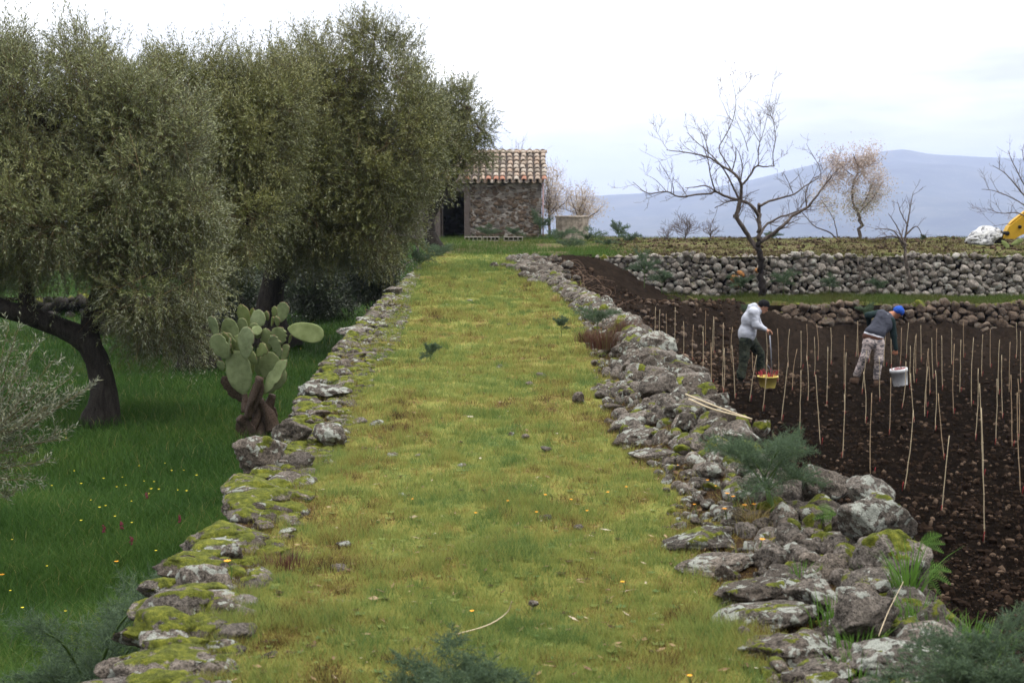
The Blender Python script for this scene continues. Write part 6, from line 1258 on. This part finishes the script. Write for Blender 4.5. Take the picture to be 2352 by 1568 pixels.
for k_ in cgrp: cgrp[k_].sort()
for i, (bx, by, tx_, ty_) in enumerate(cn):
    p = ground_hit(bx, by); p[2] = H1(p[0], p[1]); tp = at(tx_, ty_, p[1]); L = np.linalg.norm(tp - p)
    if L > 1.75: tp = p + (tp - p) * 1.75 / L
    if L < .85 and (bx, by) not in near: tp = p + (tp - p) * .85 / L
    lean = tx_ - bx; side = 'leaning right' if lean > 7 else ('leaning left' if lean < -7 else 'upright')
    if (bx, by) in near: lb = near[(bx, by)]; grp = 'canes marking the young vines'
    else:
        g_ = cgrp[(czone(bx), crow(by))]; o_n = g_.index((bx, by)); lb = (ORD[o_n] + ' of the ' if len(g_) > 1 else 'only cane of the ') + crow(by) + ' row canes ' + czone(bx) + ', ' + side; grp = 'canes marking the young vines'
    rt = empty('vine_stake', p, lb, 'cane', grp)
    d = tp - p; s_ = np.linspace(0, 1, 9)[:, None]; bend = np.array([q.normal(0, .014), q.normal(0, .014), 0]); pts = p - np.array([0, 0, .06]) + (d + np.array([0, 0, .06])) * s_ + bend * np.sin(s_ * math.pi) + q.normal(0, .002, (9, 3))
    rad = np.linspace(.0066, .0048, 9) * (1 + .00 * p[1]); mb = MB(); tube(mb, pts, rad, 6)
    for s2_ in (.2, .42, .63, .82): c_ = pts[int(s2_ * 8)]; tube(mb, [c_ - d * .004, c_ + d * .004], .0095, 6)
    mb.build('cane', M_CANE if i % 3 else M_CANE2, rt)
    mb = MB(); vp = p + np.array([q.normal(0, .02), -.03, -.02]); tube(mb, [vp, vp + np.array([.005, 0, .07]), vp + np.array([.012, -.005, .12])], [.006, .005, .005], 6); mb.build('vine_cutting', M_VINE, rt)
# two canes lying on the rubble
for (a, c, e, f_, lb) in [((1575, 905), (1650, 935), (1727, 962), .27, 'upper of the two bamboo canes lying on the right rubble wall'), ((1582, 916), (1640, 940), (1727, 962), .27, 'lower of the two bamboo canes lying on the right rubble wall')]:
    P_ = [onz(a[0], a[1], f_ + .06), onz(c[0], c[1], f_ + .02), onz(e[0], e[1], f_ - .02)]; mb = MB(); tube(mb, spline(P_, 12), np.linspace(.0062, .005, 12), 7); o = mb.build('bamboo_cane', M_CANE, origin=P_[1]); tag(o, lb, 'cane')
mb = MB(); P_ = [onz(1040, 1458, .02), onz(1120, 1435, .05), onz(1165, 1405, .08), onz(1175, 1380, .13)]; tube(mb, spline(P_, 12), np.linspace(.003, .0015, 12), 5); o = mb.build('dry_stalk', M_CANE, origin=P_[1]); tag(o, 'thin dry stalk curving over the turf at the bottom middle of the path', 'stalk')
mb = MB(); P_ = [onz(2040, 1500, .0), onz(2050, 1420, .08) , onz(2075, 1340, .16)]; tube(mb, spline([onz(2018, 1460, .1), onz(2042, 1400, .15), onz(2075, 1335, .2)], 8), np.linspace(.0018, .001, 8), 5); o = mb.build('dry_stalk', M_CANE, origin=P_[0]); tag(o, 'straight dry stalk leaning across the dark leaning boulder', 'stalk')
# ------------------------------------------------------------------ people: smooth implicit surfaces meshed once
def surfnet(prims, h, cap=.12):
    lo = np.min([np.minimum(a, b) - max(r0, r1) for a, b, r0, r1, k in prims], 0) - 3 * h; hi = np.max([np.maximum(a, b) + max(r0, r1) for a, b, r0, r1, k in prims], 0) + 3 * h
    n = np.ceil((hi - lo) / h).astype(int) + 1; Fd = np.full(n, cap, np.float32)
    for a, b, r0, r1, k in prims:
        R = max(r0, r1) + cap; i0 = np.clip(((np.minimum(a, b) - R - lo) / h).astype(int), 0, n - 1); i1 = np.clip(((np.maximum(a, b) + R - lo) / h).astype(int) + 2, 1, n)
        g = [lo[d] + h * np.arange(i0[d], i1[d]) for d in range(3)]; X = np.stack(np.meshgrid(*g, indexing='ij'), -1); ab = b - a; L2 = max(ab @ ab, 1e-9)
        t = np.clip(((X - a) @ ab) / L2, 0, 1); d = np.linalg.norm(X - a - t[..., None] * ab, axis=-1) - (r0 + (r1 - r0) * t)
        s = tuple(slice(i0[q], i1[q]) for q in range(3)); f = Fd[s]; hh = np.maximum(k - np.abs(f - d), 0) / k; Fd[s] = np.minimum(f, d) - hh * hh * k * .25
    S = Fd < 0; idx = -np.ones(np.array(n) - 1, int); corners = [(i, j, k) for i in (0, 1) for j in (0, 1) for k in (0, 1)]
    cs = [S[i:n[0] - 1 + i, j:n[1] - 1 + j, k:n[2] - 1 + k] for i, j, k in corners]; cnt = sum(c.astype(int) for c in cs); act = (cnt > 0) & (cnt < 8); A = np.argwhere(act); idx[act] = np.arange(len(A))
    acc = np.zeros((len(A), 3)); w = np.zeros(len(A))
    for e in range(3):
        for o1 in (0, 1):
            for o2 in (0, 1):
                c0 = [0, 0, 0]; oth = [q for q in range(3) if q != e]; c0[oth[0]] = o1; c0[oth[1]] = o2; c1 = list(c0); c1[e] = 1
                f0 = Fd[A[:, 0] + c0[0], A[:, 1] + c0[1], A[:, 2] + c0[2]]; f1 = Fd[A[:, 0] + c1[0], A[:, 1] + c1[1], A[:, 2] + c1[2]]; m_ = (f0 < 0) != (f1 < 0)
                t = np.where(m_, f0 / np.where(m_, f0 - f1, 1), 0); P = np.tile(np.array(c0, float), (len(A), 1)); P[:, e] = t; acc += P * m_[:, None]; w += m_
    V = lo + h * (A + acc / w[:, None]); Q = []
    for e in range(3):
        a1, a2 = [(1, 2), (2, 0), (0, 1)][e]; sh = [0, 0, 0]; sh[e] = 1; nn = np.array(n)
        s0 = S[tuple(slice(0, nn[q] - sh[q]) for q in range(3))]; s1 = S[tuple(slice(sh[q], nn[q]) for q in range(3))]; E_ = np.argwhere(s0 != s1); E_ = E_[(E_[:, a1] > 0) & (E_[:, a2] > 0)]
        fl = s0[tuple(E_.T)]; 
        def g(da, db): X = E_.copy(); X[:, a1] -= da; X[:, a2] -= db; return idx[tuple(X.T)]
        q_ = np.stack([g(1, 1), g(0, 1), g(0, 0), g(1, 0)], 1); q_[~fl] = q_[~fl][:, ::-1]; Q.append(q_)
    Q = np.concatenate(Q); Q = Q[(Q >= 0).all(1)]; return V, Q
def smooth_mesh(V, Q, it=2, lam=.5):
    for _ in range(it):
        s = np.zeros_like(V); c = np.zeros(len(V))
        for i in range(4):
            a, b = Q[:, i], Q[:, (i + 1) % 4]; np.add.at(s, a, V[b]); np.add.at(c, a, 1); np.add.at(s, b, V[a]); np.add.at(c, b, 1)
        V = V * (1 - lam) + lam * s / np.maximum(c, 1)[:, None]
    return V
def C(a, b, r0, r1=None, k=.03): return (np.asarray(a, float), np.asarray(b, float), r0, r0 if r1 is None else r1, k)
def body_mesh(name, prims, h, mat, parent, wr=0., wsc=14, seed=0, it=2, stretch=(1, 1, 1)):
    V, Q = surfnet(prims, h); V = smooth_mesh(V, Q, it)
    if wr:
        mb = MB(); nn = fbm(V * wsc * np.array(stretch), 3, seed) - .5; n_ = np.zeros_like(V); fn = np.cross(V[Q[:, 2]] - V[Q[:, 0]], V[Q[:, 3]] - V[Q[:, 1]])
        for i in range(4): np.add.at(n_, Q[:, i], fn)
        n_ /= np.linalg.norm(n_, axis=1, keepdims=True) + 1e-12; V = V + n_ * (nn * wr)[:, None]
    mb = MB(); mb.add(V, Q); return mb.build(name, mat, parent)
M_SKIN = simple('skin', (.44, .235, .16), .55, .15, 30, bmp=.1); M_SKIN2 = simple('sunburnt_skin', (.42, .19, .115), .55, .15, 30, bmp=.1)
M_HOOD = simple('pale_grey_fleece', (.47, .49, .56), .9, .12, 12, bmp=.3); M_BLK = simple('black_knit', (.010, .010, .012), .9, .3, 60); M_BLU = simple('blue_knit', (.025, .095, .46), .85, .4, 70)
M_SWT = simple('charcoal_sweater', (.060, .064, .085), .9, .25, 60); M_SLV = simple('dark_green_sleeve', (.018, .034, .036), .85, .3, 40); M_BOOT = simple('muddy_boot', (.10, .062, .042), .9, .5, 20); M_BOOTD = simple('dark_boot', (.055, .042, .034), .9, .5, 20); M_BELT = simple('brown_belt', (.10, .045, .03), .6, .2, 20); M_WSH = simple('white_shirt', (.66, .67, .74), .9, .1, 20)
def camo(name, cols, sc):
    m, n, b = newmat(name); co = ocoord(n); mp_ = N(n, 'ShaderNodeMapping'); mp_.inputs['Scale'].default_value = (.8, .8, 1.7); n.links.new(co, mp_.inputs[0])
    r = N(n, 'ShaderNodeValToRGB'); r.color_ramp.interpolation = 'CONSTANT'; e = r.color_ramp.elements
    while len(e) < len(cols): e.new(.5)
    for i, (p, c) in enumerate(cols): e[i].position = p; e[i].color = (*c, 1)
    n.links.new(noise(n, sc, 3, .6, mp_.outputs[0], .5), r.inputs[0]); n.links.new(r.outputs[0], b.inputs['Base Color']); b.inputs['Roughness'].default_value = .9; bump(n, b, noise(n, 9, 4, .7, co), .6, .02); return m
M_CAM1 = camo('dark_green_camouflage', [(0, (.012, .016, .014)), (.42, (.030, .038, .028)), (.50, (.055, .060, .042)), (.57, (.020, .028, .022)), (.64, (.07, .065, .045))], 9)
M_CAM2 = camo('grey_pink_camouflage', [(0, (.12, .11, .12)), (.40, (.44, .37, .35)), (.50, (.14, .13, .14)), (.56, (.50, .42, .40)), (.66, (.08, .085, .085))], 5.5)
def head(c, face, up, mb_prims, s=1.0):
    """c centre of skull, face = facing direction, up = crown direction; returns prims incl. nose, ears, jaw, brow, lips"""
    f = np.array(face, float); f /= np.linalg.norm(f); u = np.array(up, float); u -= f * (u @ f); u /= np.linalg.norm(u); r = np.cross(f, u)
    P = lambda a, b_, d: c + (f * a + u * b_ + r * d) * s
    mb_prims += [C(P(-.018, .025, 0), P(.012, .03, 0), .083 * s, .080 * s, .02), C(P(.0, -.01, 0), P(.045, -.075, 0), .068 * s, .040 * s, .02), C(P(.05, -.09, -.012), P(.05, -.09, .012), .026 * s, k=.02),
        C(P(.082, .005, 0), P(.104, -.032, 0), .010 * s, .014 * s, .010), C(P(.09, -.056, -.014), P(.09, -.056, .014), .009 * s, k=.006), C(P(.085, -.067, -.010), P(.085, -.067, .010), .009 * s, k=.006), C(P(.082, .022, -.032), P(.082, .022, .032), .012 * s, k=.01)]
    for d in (-1, 1): mb_prims += [C(P(-.008, .012, d * .078), P(-.014, -.022, d * .076), .015 * s, .010 * s, .006), C(P(.045, -.03, d * .035), P(.06, -.02, d * .03), .022 * s, k=.015)]
    return P
def hand(wrist, d, palmn, prims, curl=.5, s=1.0, spread=1.0):
    """five fingers; d = direction of the hand, palmn = normal pointing out of the palm"""
    d = np.array(d, float); d /= np.linalg.norm(d); pn = np.array(palmn, float); pn -= d * (pn @ d); pn /= np.linalg.norm(pn); sv = np.cross(d, pn); k = .008
    for a, l in ((-.030, .082), (-.010, .088), (.010, .086), (.028, .078)): prims.append(C(wrist + d * .01 * s + sv * a * .6 * s, wrist + (d * l + sv * a) * s, .016 * s, .013 * s, .012))
    for a, l, fl in ((-.031, .072, .85), (-.0105, .080, .98), (.0105, .086, 1.04), (.031, .080, .95)):
        p = wrist + (d * l + sv * a) * s; ang = 0; r = .0095 * s
        for j, sl in enumerate((.042, .027, .021)):
            ang += curl * (.75, 1.0, .8)[j]; v = d * math.cos(ang) + pn * math.sin(ang) + sv * a * 1.2 * spread * (1 if j == 0 else .2); q_ = p + v * sl * fl * s; prims.append(C(p, q_, r, r * .9, .005)); p = q_; r *= .92
    p = wrist + (d * .022 + sv * -.026) * s; v1 = d * .62 - sv * .70 + pn * .35; q1 = p + v1 * .045 * s; v2 = d * .85 - sv * .15 + pn * .5; q2 = q1 + v2 * .034 * s; q3 = q2 + (v2 + pn * .3) * .024 * s
    prims += [C(p, q1, .015 * s, .0125 * s, .01), C(q1, q2, .0115 * s, .0105 * s, .005), C(q2, q3, .0105 * s, .009 * s, .005)]

# ---- man in the pale hoodie
Y1_ = 28.65; A2 = lambda a, c, dy=0.: at(1669.9 + a / 6.664, 674.2 + c / 6.664, Y1_ + dy)
feet = A2(250, 1395); feet[2] = H1(feet[0], Y1_)
man = empty('person', feet, 'man in pale grey hoodie, black cap and dark camouflage trousers bending over the yellow tub', 'person', )
pel = A2(305, 690); wa = A2(310, 600); ch = A2(345, 400); ubk = A2(390, 285); nk = A2(470, 225); hc = A2(556, 205)
shN, shF = A2(410, 290, -.19), A2(420, 285, .19); elN, elF = A2(440, 485, -.25), A2(480, 480, .20); wrN, wrF = A2(585, 548, -.16), A2(600, 560, .10)
hN, hF = A2(275, 720, -.09), A2(365, 720, .09); kR, aR = A2(262, 985, -.09), A2(212, 1290, -.09); kF, aF = A2(505, 925, .10), A2(530, 1270, .12)
face = np.array([.86, -.12, -.50]); bp = []; Pm = head(hc, face, (.5, 0, .86), bp)
bp += [C(nk + np.array([-.03, 0, -.03]), hc + np.array([-.015, 0, -.03]), .062, .055, .03), C(ubk + np.array([0, -.11, 0]), ubk + np.array([0, .11, 0]), .085, k=.06), C(ch + np.array([0, -.08, 0]), ch + np.array([0, .08, 0]), .10, k=.06), C(ch, wa, .115, .11, .06), C(pel + np.array([0, -.07, 0]), pel + np.array([0, .07, 0]), .105, k=.06), C(wa, pel, .11, .12, .06), C(ubk, nk, .07, .06, .05)]
for sh, el, wr in ((shN, elN, wrN), (shF, elF, wrF)): bp += [C(sh, el, .048, .040, .03), C(el, wr, .040, .027, .02), C(ubk, sh, .07, .055, .05)]
for hp_, kn, an in ((hN, kR, aR), (hF, kF, aF)): bp += [C(hp_, kn, .085, .058, .04), C(kn, an, .056, .038, .02), C(an, an + np.array([.04, 0, -.05]), .032, .026, .02)]
hand(wrN, A2(680, 575, -.05) - wrN, (0.1, .7, -.7), bp, .55); hand(wrF, A2(690, 580, .05) - wrF, (0.1, -.7, -.7), bp, .55)
body_mesh('body', bp, .0075, M_SKIN, man)
mb = MB()
for d in (-1, 1): rock(mb, Pm(.081, .006, d * .030), (.011, .011, .009), (0, 0, 0), 1, 2, 0, 0, planes=0, rough=0)
mb.build('eyes', simple('eye_dark', (.05, .035, .03), .3, .2, 10), man)
hp1 = [C(pel + np.array([-.005, -.06, .04]), pel + np.array([-.005, .06, .04]), .138, k=.06), C(wa + np.array([-.02, -.05, 0]), wa + np.array([-.02, .05, 0]), .158, k=.07), C(wa + np.array([.02, 0, .0]), ch + np.array([.02, 0, 0]), .155, .165, .07), C(ch + np.array([0, -.07, 0]), ch + np.array([0, .07, 0]), .150, k=.06), C(ubk + np.array([-.0, -.11, -.02]), ubk + np.array([-.0, .11, -.02]), .118, k=.06), C(ubk, nk + np.array([-.01, 0, -.05]), .10, .095, .05),
       C(A2(355, 205, -.05), A2(355, 205, .05), .036, k=.05), C(A2(340, 190, 0), A2(420, 180, 0), .028, .045, .05), C(A2(420, 190, -.06), A2(420, 190, .06), .055, k=.04), C(A2(470, 250, -.05), A2(470, 250, .05), .058, k=.03)]
for sh, el, wr in ((shN, elN, wrN), (shF, elF, wrF)): hp1 += [C(sh, el, .088, .068, .05), C(el, wr + (el - wr) * .06, .070, .048, .04), C(ubk, sh, .10, .09, .05)]
body_mesh('hoodie', hp1, .010, M_HOOD, man, wr=.019, wsc=13, seed=3, it=3, stretch=(1, 1, 1.6))
mb = MB(); zc = pel + np.array([0, 0, .0]); mb2 = [C(pel + np.array([-.005, -.055, -.01]), pel + np.array([-.005, .055, -.01]), .130, k=.05)]
tr1 = [C(pel + np.array([0, -.06, .02]), pel + np.array([0, .06, .02]), .132, k=.05), C(pel, (hN + hF) / 2, .14, .13, .05)]
for hp_, kn, an in ((hN, kR, aR), (hF, kF, aF)): tr1 += [C(hp_, kn, .128, .095, .05), C(kn, an + np.array([0, 0, .03]), .094, .088, .04), C(an + np.array([0, 0, .09]), an + np.array([0, 0, .03]), .092, .075, .03)]
body_mesh('trousers', tr1, .010, M_CAM1, man, wr=.038, wsc=9, seed=5, it=3)
for an, nm in ((aR, 'boot'), (aF, 'boot')):
    gzz = H1(an[0], an[1]); body_mesh(nm, [C(an + np.array([0, 0, .05]), an + np.array([0, 0, -.03]), .055, .052, .02), C(np.array([an[0] - .03, an[1], gzz + .05]), np.array([an[0] + .17, an[1] - .02, gzz + .045]), .052, .044, .03), C(np.array([an[0] - .03, an[1], gzz + .015]), np.array([an[0] + .18, an[1] - .02, gzz + .015]), .048, .046, .01)], .008, M_BOOTD, man)
body_mesh('beanie', [C(Pm(-.03, .055, 0), Pm(.005, .060, 0), .091, .088, .03), C(Pm(-.05, .03, -.02), Pm(-.05, .03, .02), .078, k=.03), C(Pm(.02, .075, 0), Pm(.035, .065, 0), .072, .058, .02)], .007, M_BLK, man, wr=.008, wsc=40, seed=7)
# ---- yellow tub with cuttings
pc = A2(622, 1400); Yt = 27.75; ct = at(1669.9 + 620 / 6.664, 674.2 + 1482 / 6.664, Yt); gt = H1(ct[0], Yt); ku = PX(Yt) / 6.664
tub = empty('tub', (ct[0], Yt, gt), 'yellow plastic tub full of red waxed vine cuttings standing before the hooded man', 'tub')
mb = MB(); R0, R1, H = 112 * ku, 150 * ku, 185 * ku; lathe(mb, (ct[0], Yt, gt), [(0, 0), (R0, 0), (R0 * 1.02, .01), (R1, H - .02), (R1 * 1.08, H - .022), (R1 * 1.10, H - .008), (R1 * 1.06, H + .002), (R1 * .96, H), (R0 * .95, .015), (0, .012)], 40); mb.build('bowl', simple('yellow_plastic', (.62, .50, .13), .45, .15, 14, bmp=.05), tub)
q = np.random.default_rng(4)
ctg = empty('vine_cuttings', (ct[0], Yt, gt + .05), 'bundle of red waxed vine cuttings sticking out of the yellow tub', 'vine cuttings'); mb = MB()
for i in range(48):
    a = q.uniform(0, 6.28); r0 = R0 * .85 * q.uniform() ** .5; r1 = R1 * 1.0 * q.uniform() ** .5; p0 = np.array([ct[0] + math.cos(a) * r0, Yt + math.sin(a) * r0, gt + .02]); l = q.uniform(.24, .36); d = np.array([math.cos(a) * r1 * .38 + q.normal(0, .03), math.sin(a) * r1 * .3 + q.normal(0, .03), l]); tube(mb, [p0, p0 + d * .5, p0 + d], .0046, 5)
mb.build('stems', M_VINE, ctg)
ht = empty('hoe', (ct[0] + .05, Yt, gt + .02), 'grey metal rod tool with a curved blade standing in the yellow tub', 'tool'); T2 = lambda a, c: at(1669.9 + a / 6.664, 674.2 + c / 6.664, Yt + .0)
mb = MB(); tube(mb, [T2(655, 640), T2(672, 900), T2(690, 1300)], [.009, .011, .012], 8); mb.build('rod', simple('worn_steel', (.30, .32, .38), .4, .25, 10, metal=.5), ht)
mb = MB(); tube(mb, spline([T2(618, 1095), T2(645, 1130), T2(665, 1210), T2(660, 1320)], 10), [.008] * 2 + [.012] * 8, 8); mb.build('blade', simple('dull_steel', (.16, .17, .20), .45, .25, 10, metal=.5), ht)

# ---- man in the blue cap
Y2_ = 28.9; A3 = lambda a, c, dy=0.: at(1936.5 + a / 7.143, 689.9 + c / 7.143, Y2_ + dy)
feet = A3(400, 1350); feet[2] = H1(feet[0], Y2_)
man2 = empty('person', feet, 'man in blue cap, dark sweater and grey pink camouflage trousers stooping over a bucket', 'person')
pel = A3(500, 665); wa = A3(535, 545, .05); ch = A3(640, 400, .15); ubk = A3(705, 285, .20); nk = A3(790, 235, .28); hc = A3(886, 208, .30)
shL, shR = A3(585, 215, .25), A3(790, 330, .12); elL, elR = A3(410, 245, .20), A3(830, 580, .14); wrL, wrR = A3(430, 420, .38), A3(868, 805, .12)
hL, hR = A3(410, 710, 0), A3(585, 715, 0); kL, aL = A3(345, 930, -.04), A3(225, 1230, .06); kR, aR = A3(585, 970, -.06), A3(548, 1275, -.04)
face = np.array([.42, .28, -.85]); bp = []; Pm = head(hc, face, (.82, .2, .48), bp)
bp += [C(nk, hc + (nk - hc) * .25, .060, .052, .03), C(shL + (shR - shL) * .25, shL + (shR - shL) * .75, .085, k=.06), C(ubk, ch, .10, .11, .06), C(ch, wa, .09, .06, .04), C(wa, pel, .06, .06, .04), C(pel + np.array([-.06, 0, 0]), pel + np.array([.06, 0, 0]), .07, k=.04), C(ubk, nk, .07, .06, .05)]
for sh, el, wr in ((shL, elL, wrL), (shR, elR, wrR)): bp += [C(sh, el, .048, .040, .03), C(el, wr, .040, .027, .02), C(ubk, sh, .065, .055, .05)]
for hp_, kn, an in ((hL, kL, aL), (hR, kR, aR)): bp += [C(hp_, kn, .085, .058, .04), C(kn, an, .056, .038, .02), C(an, an + np.array([.02, .04, -.05]), .032, .026, .02)]
hand(wrR, (.0, .0, -1), (.0, 1, 0), bp, 1.05); hand(wrL, np.array([.3, .5, -1.]), (.0, -.3, -.6), bp, .4)
body_mesh('body', bp, .0075, M_SKIN2, man2)
mb = MB()
for d in (-1, 1): rock(mb, Pm(.081, .006, d * .030), (.011, .011, .009), (0, 0, 0), 1, 2, 0, 0, planes=0, rough=0)
mb.build('eyes', simple('eye_dark2', (.05, .035, .03), .3, .2, 10), man2)
tor = [C(A3(430, 505, .0), A3(610, 565, .0), .092, k=.06), C(A3(500, 470, .05), A3(620, 500, .05), .115, k=.07), C(A3(560, 380, .12), A3(700, 430, .12), .125, k=.07), C(A3(620, 280, .17), A3(730, 350, .15), .125, k=.07), C(A3(630, 215, .2), A3(760, 300, .18), .092, k=.05), C(ubk, nk + np.array([-.02, 0, -.02]), .09, .075, .04)]
body_mesh('sweater', tor, .010, M_SWT, man2, wr=.024, wsc=11, seed=13, it=3, stretch=(1, 1, 1.5))
for sh, el, wr, s_ in ((shL, elL, wrL, 1), (shR, elR, wrR, 2)): body_mesh('sleeve', [C(sh, el, .080, .062, .05), C(el, wr + (el - wr) * .05, .062, .044, .04)], .009, M_SLV, man2, wr=.022, wsc=13, seed=15 + s_, it=3)
body_mesh('shirt_hem', [C(A3(415, 555, 0), A3(590, 605, 0), .096, .094, .04)], .009, M_WSH, man2, wr=.012, wsc=20, seed=4)
body_mesh('belt', [C(A3(402, 590, 0), A3(583, 632, 0), .105, .102, .04)], .009, M_BELT, man2)
tr2 = [C(A3(415, 640, 0), A3(580, 665, 0), .108, k=.05), C(A3(420, 700, 0), A3(575, 715, 0), .112, k=.04)]
for hp_, kn, an in ((hL, kL, aL), (hR, kR, aR)): tr2 += [C(hp_, kn, .108, .088, .05), C(kn, an + np.array([0, 0, .02]), .084, .072, .04)]
body_mesh('trousers', tr2, .010, M_CAM2, man2, wr=.032, wsc=9, seed=17, it=3)
for an, dx, lift in ((aL, -.08, .05), (aR, .15, 0)):
    gzz = H1(an[0], an[1]) + lift * .3
    body_mesh('boot', [C(an + np.array([0, 0, .03]), np.array([an[0], an[1], gzz + .07]), .056, .052, .02), C(np.array([an[0] - .02, an[1] - .04, gzz + .05]), np.array([an[0] + dx, an[1] + .10, gzz + .045]), .050, .044, .03), C(np.array([an[0] - .02, an[1] - .05, gzz + .015]), np.array([an[0] + dx * 1.05, an[1] + .11, gzz + .015]), .047, .045, .01)], .008, M_BOOT, man2)
body_mesh('beanie', [C(Pm(-.03, .055, 0), Pm(.005, .062, 0), .093, .090, .03), C(Pm(-.05, .03, -.02), Pm(-.05, .03, .02), .080, k=.03), C(Pm(.02, .080, 0), Pm(.035, .070, 0), .074, .060, .02), C(Pm(-.06, .11, 0), Pm(-.02, .12, 0), .045, k=.03)], .007, M_BLU, man2, wr=.014, wsc=26, seed=9)
mb = MB(); lp = A3(722, 228, .06); box(mb, lp + np.array([0, -.06, .012]), (.034, .004, .012), Matrix.Rotation(.6, 3, 'Y').to_quaternion().to_euler()); mb.build('logo', M_WSH, man2, smooth=False)
# ---- white bucket held on its wire handle
Yb = 28.85; A4 = lambda a, c, dy=0.: at(1936.5 + a / 7.143, 689.9 + c / 7.143, Yb + dy); kb = PX(Yb) / 7.143; cb = A4(945, 1392); tilt = Matrix.Rotation(-.16, 3, 'Y').to_quaternion().to_euler(); Rm = np.array(tilt.to_matrix())
bk = empty('bucket', cb, 'white plastic bucket hanging by its wire handle from the stooping worker', 'bucket'); mb = MB(); R0, R1, H = 114 * kb, 140 * kb, 285 * kb
lathe(mb, cb, [(0, 0), (R0, 0), (R0 * 1.02, .01), (R1 * .98, H - .075), (R1 * 1.04, H - .074), (R1 * 1.05, H - .03), (R1 * 1.02, H), (R1 * .97, H), (R0 * .95, .02), (0, .018)], 40, tilt=tilt)
m, n, b = newmat('dirty_white_plastic'); co = ocoord(n); n.links.new(ramp(n, noise(n, 12, 5, .7, co), [(.30, (.22, .18, .15)), (.40, (.62, .62, .64)), (.7, (.74, .75, .78))]), b.inputs['Base Color']); b.inputs['Roughness'].default_value = .5
mb.build('pail', m, bk)
mb = MB(); top = wrR + np.array([.005, .01, -.085]); e1 = cb + Rm @ np.array([0, -R1 * 1.03, H - .04]); e2 = cb + Rm @ np.array([0, R1 * 1.03, H - .04])
tube(mb, [e1, e1 * .35 + top * .65 + np.array([.02, -.02, 0]), top, e2 * .35 + top * .65 + np.array([.02, .02, 0]), e2], .0035, 6); mb.build('handle', M_DKM, bk)
ctg = empty('vine_cuttings', cb + np.array([0, 0, .05]), 'red vine cuttings lying inside the white bucket', 'vine cuttings'); mb = MB()
for i in range(50):
    a = q.uniform(0, 6.28); p0 = cb + Rm @ np.array([math.cos(a) * R0 * .7, math.sin(a) * R0 * .7, .03]); p1 = cb + Rm @ np.array([math.cos(a + .6) * R1 * .8 * q.uniform(.3, 1), math.sin(a + .6) * R1 * .8, H + q.uniform(-.03, .02)]); tube(mb, [p0, (p0 + p1) / 2, p1], .006, 5)
mb.build('stems', M_VINE, ctg)

# ------------------------------------------------------------------ haze over the valley
m = bpy.data.materials.new('haze_air'); m.use_nodes = True; n = m.node_tree; n.nodes.clear(); ou = n.nodes.new('ShaderNodeOutputMaterial'); pv = n.nodes.new('ShaderNodeVolumePrincipled')
pv.inputs['Color'].default_value = (.63, .72, 1.0, 1); pv.inputs['Density'].default_value = HAZE = 1.45e-4; pv.inputs['Anisotropy'].default_value = 0.0; n.links.new(pv.outputs[0], ou.inputs['Volume'])
mb = MB(); V = np.array([[x, y, z] for x in (-17000, 21000) for y in (-400, 13300) for z in (-700, 330)], float)
mb.add(V, [(0, 1, 3, 2), (4, 6, 7, 5), (0, 4, 5, 1), (2, 3, 7, 6), (0, 2, 6, 4), (1, 5, 7, 3)]); o = mb.build('haze', m, smooth=False); tag(o, 'pale blue haze filling the air over the valley', 'haze', kind='stuff')
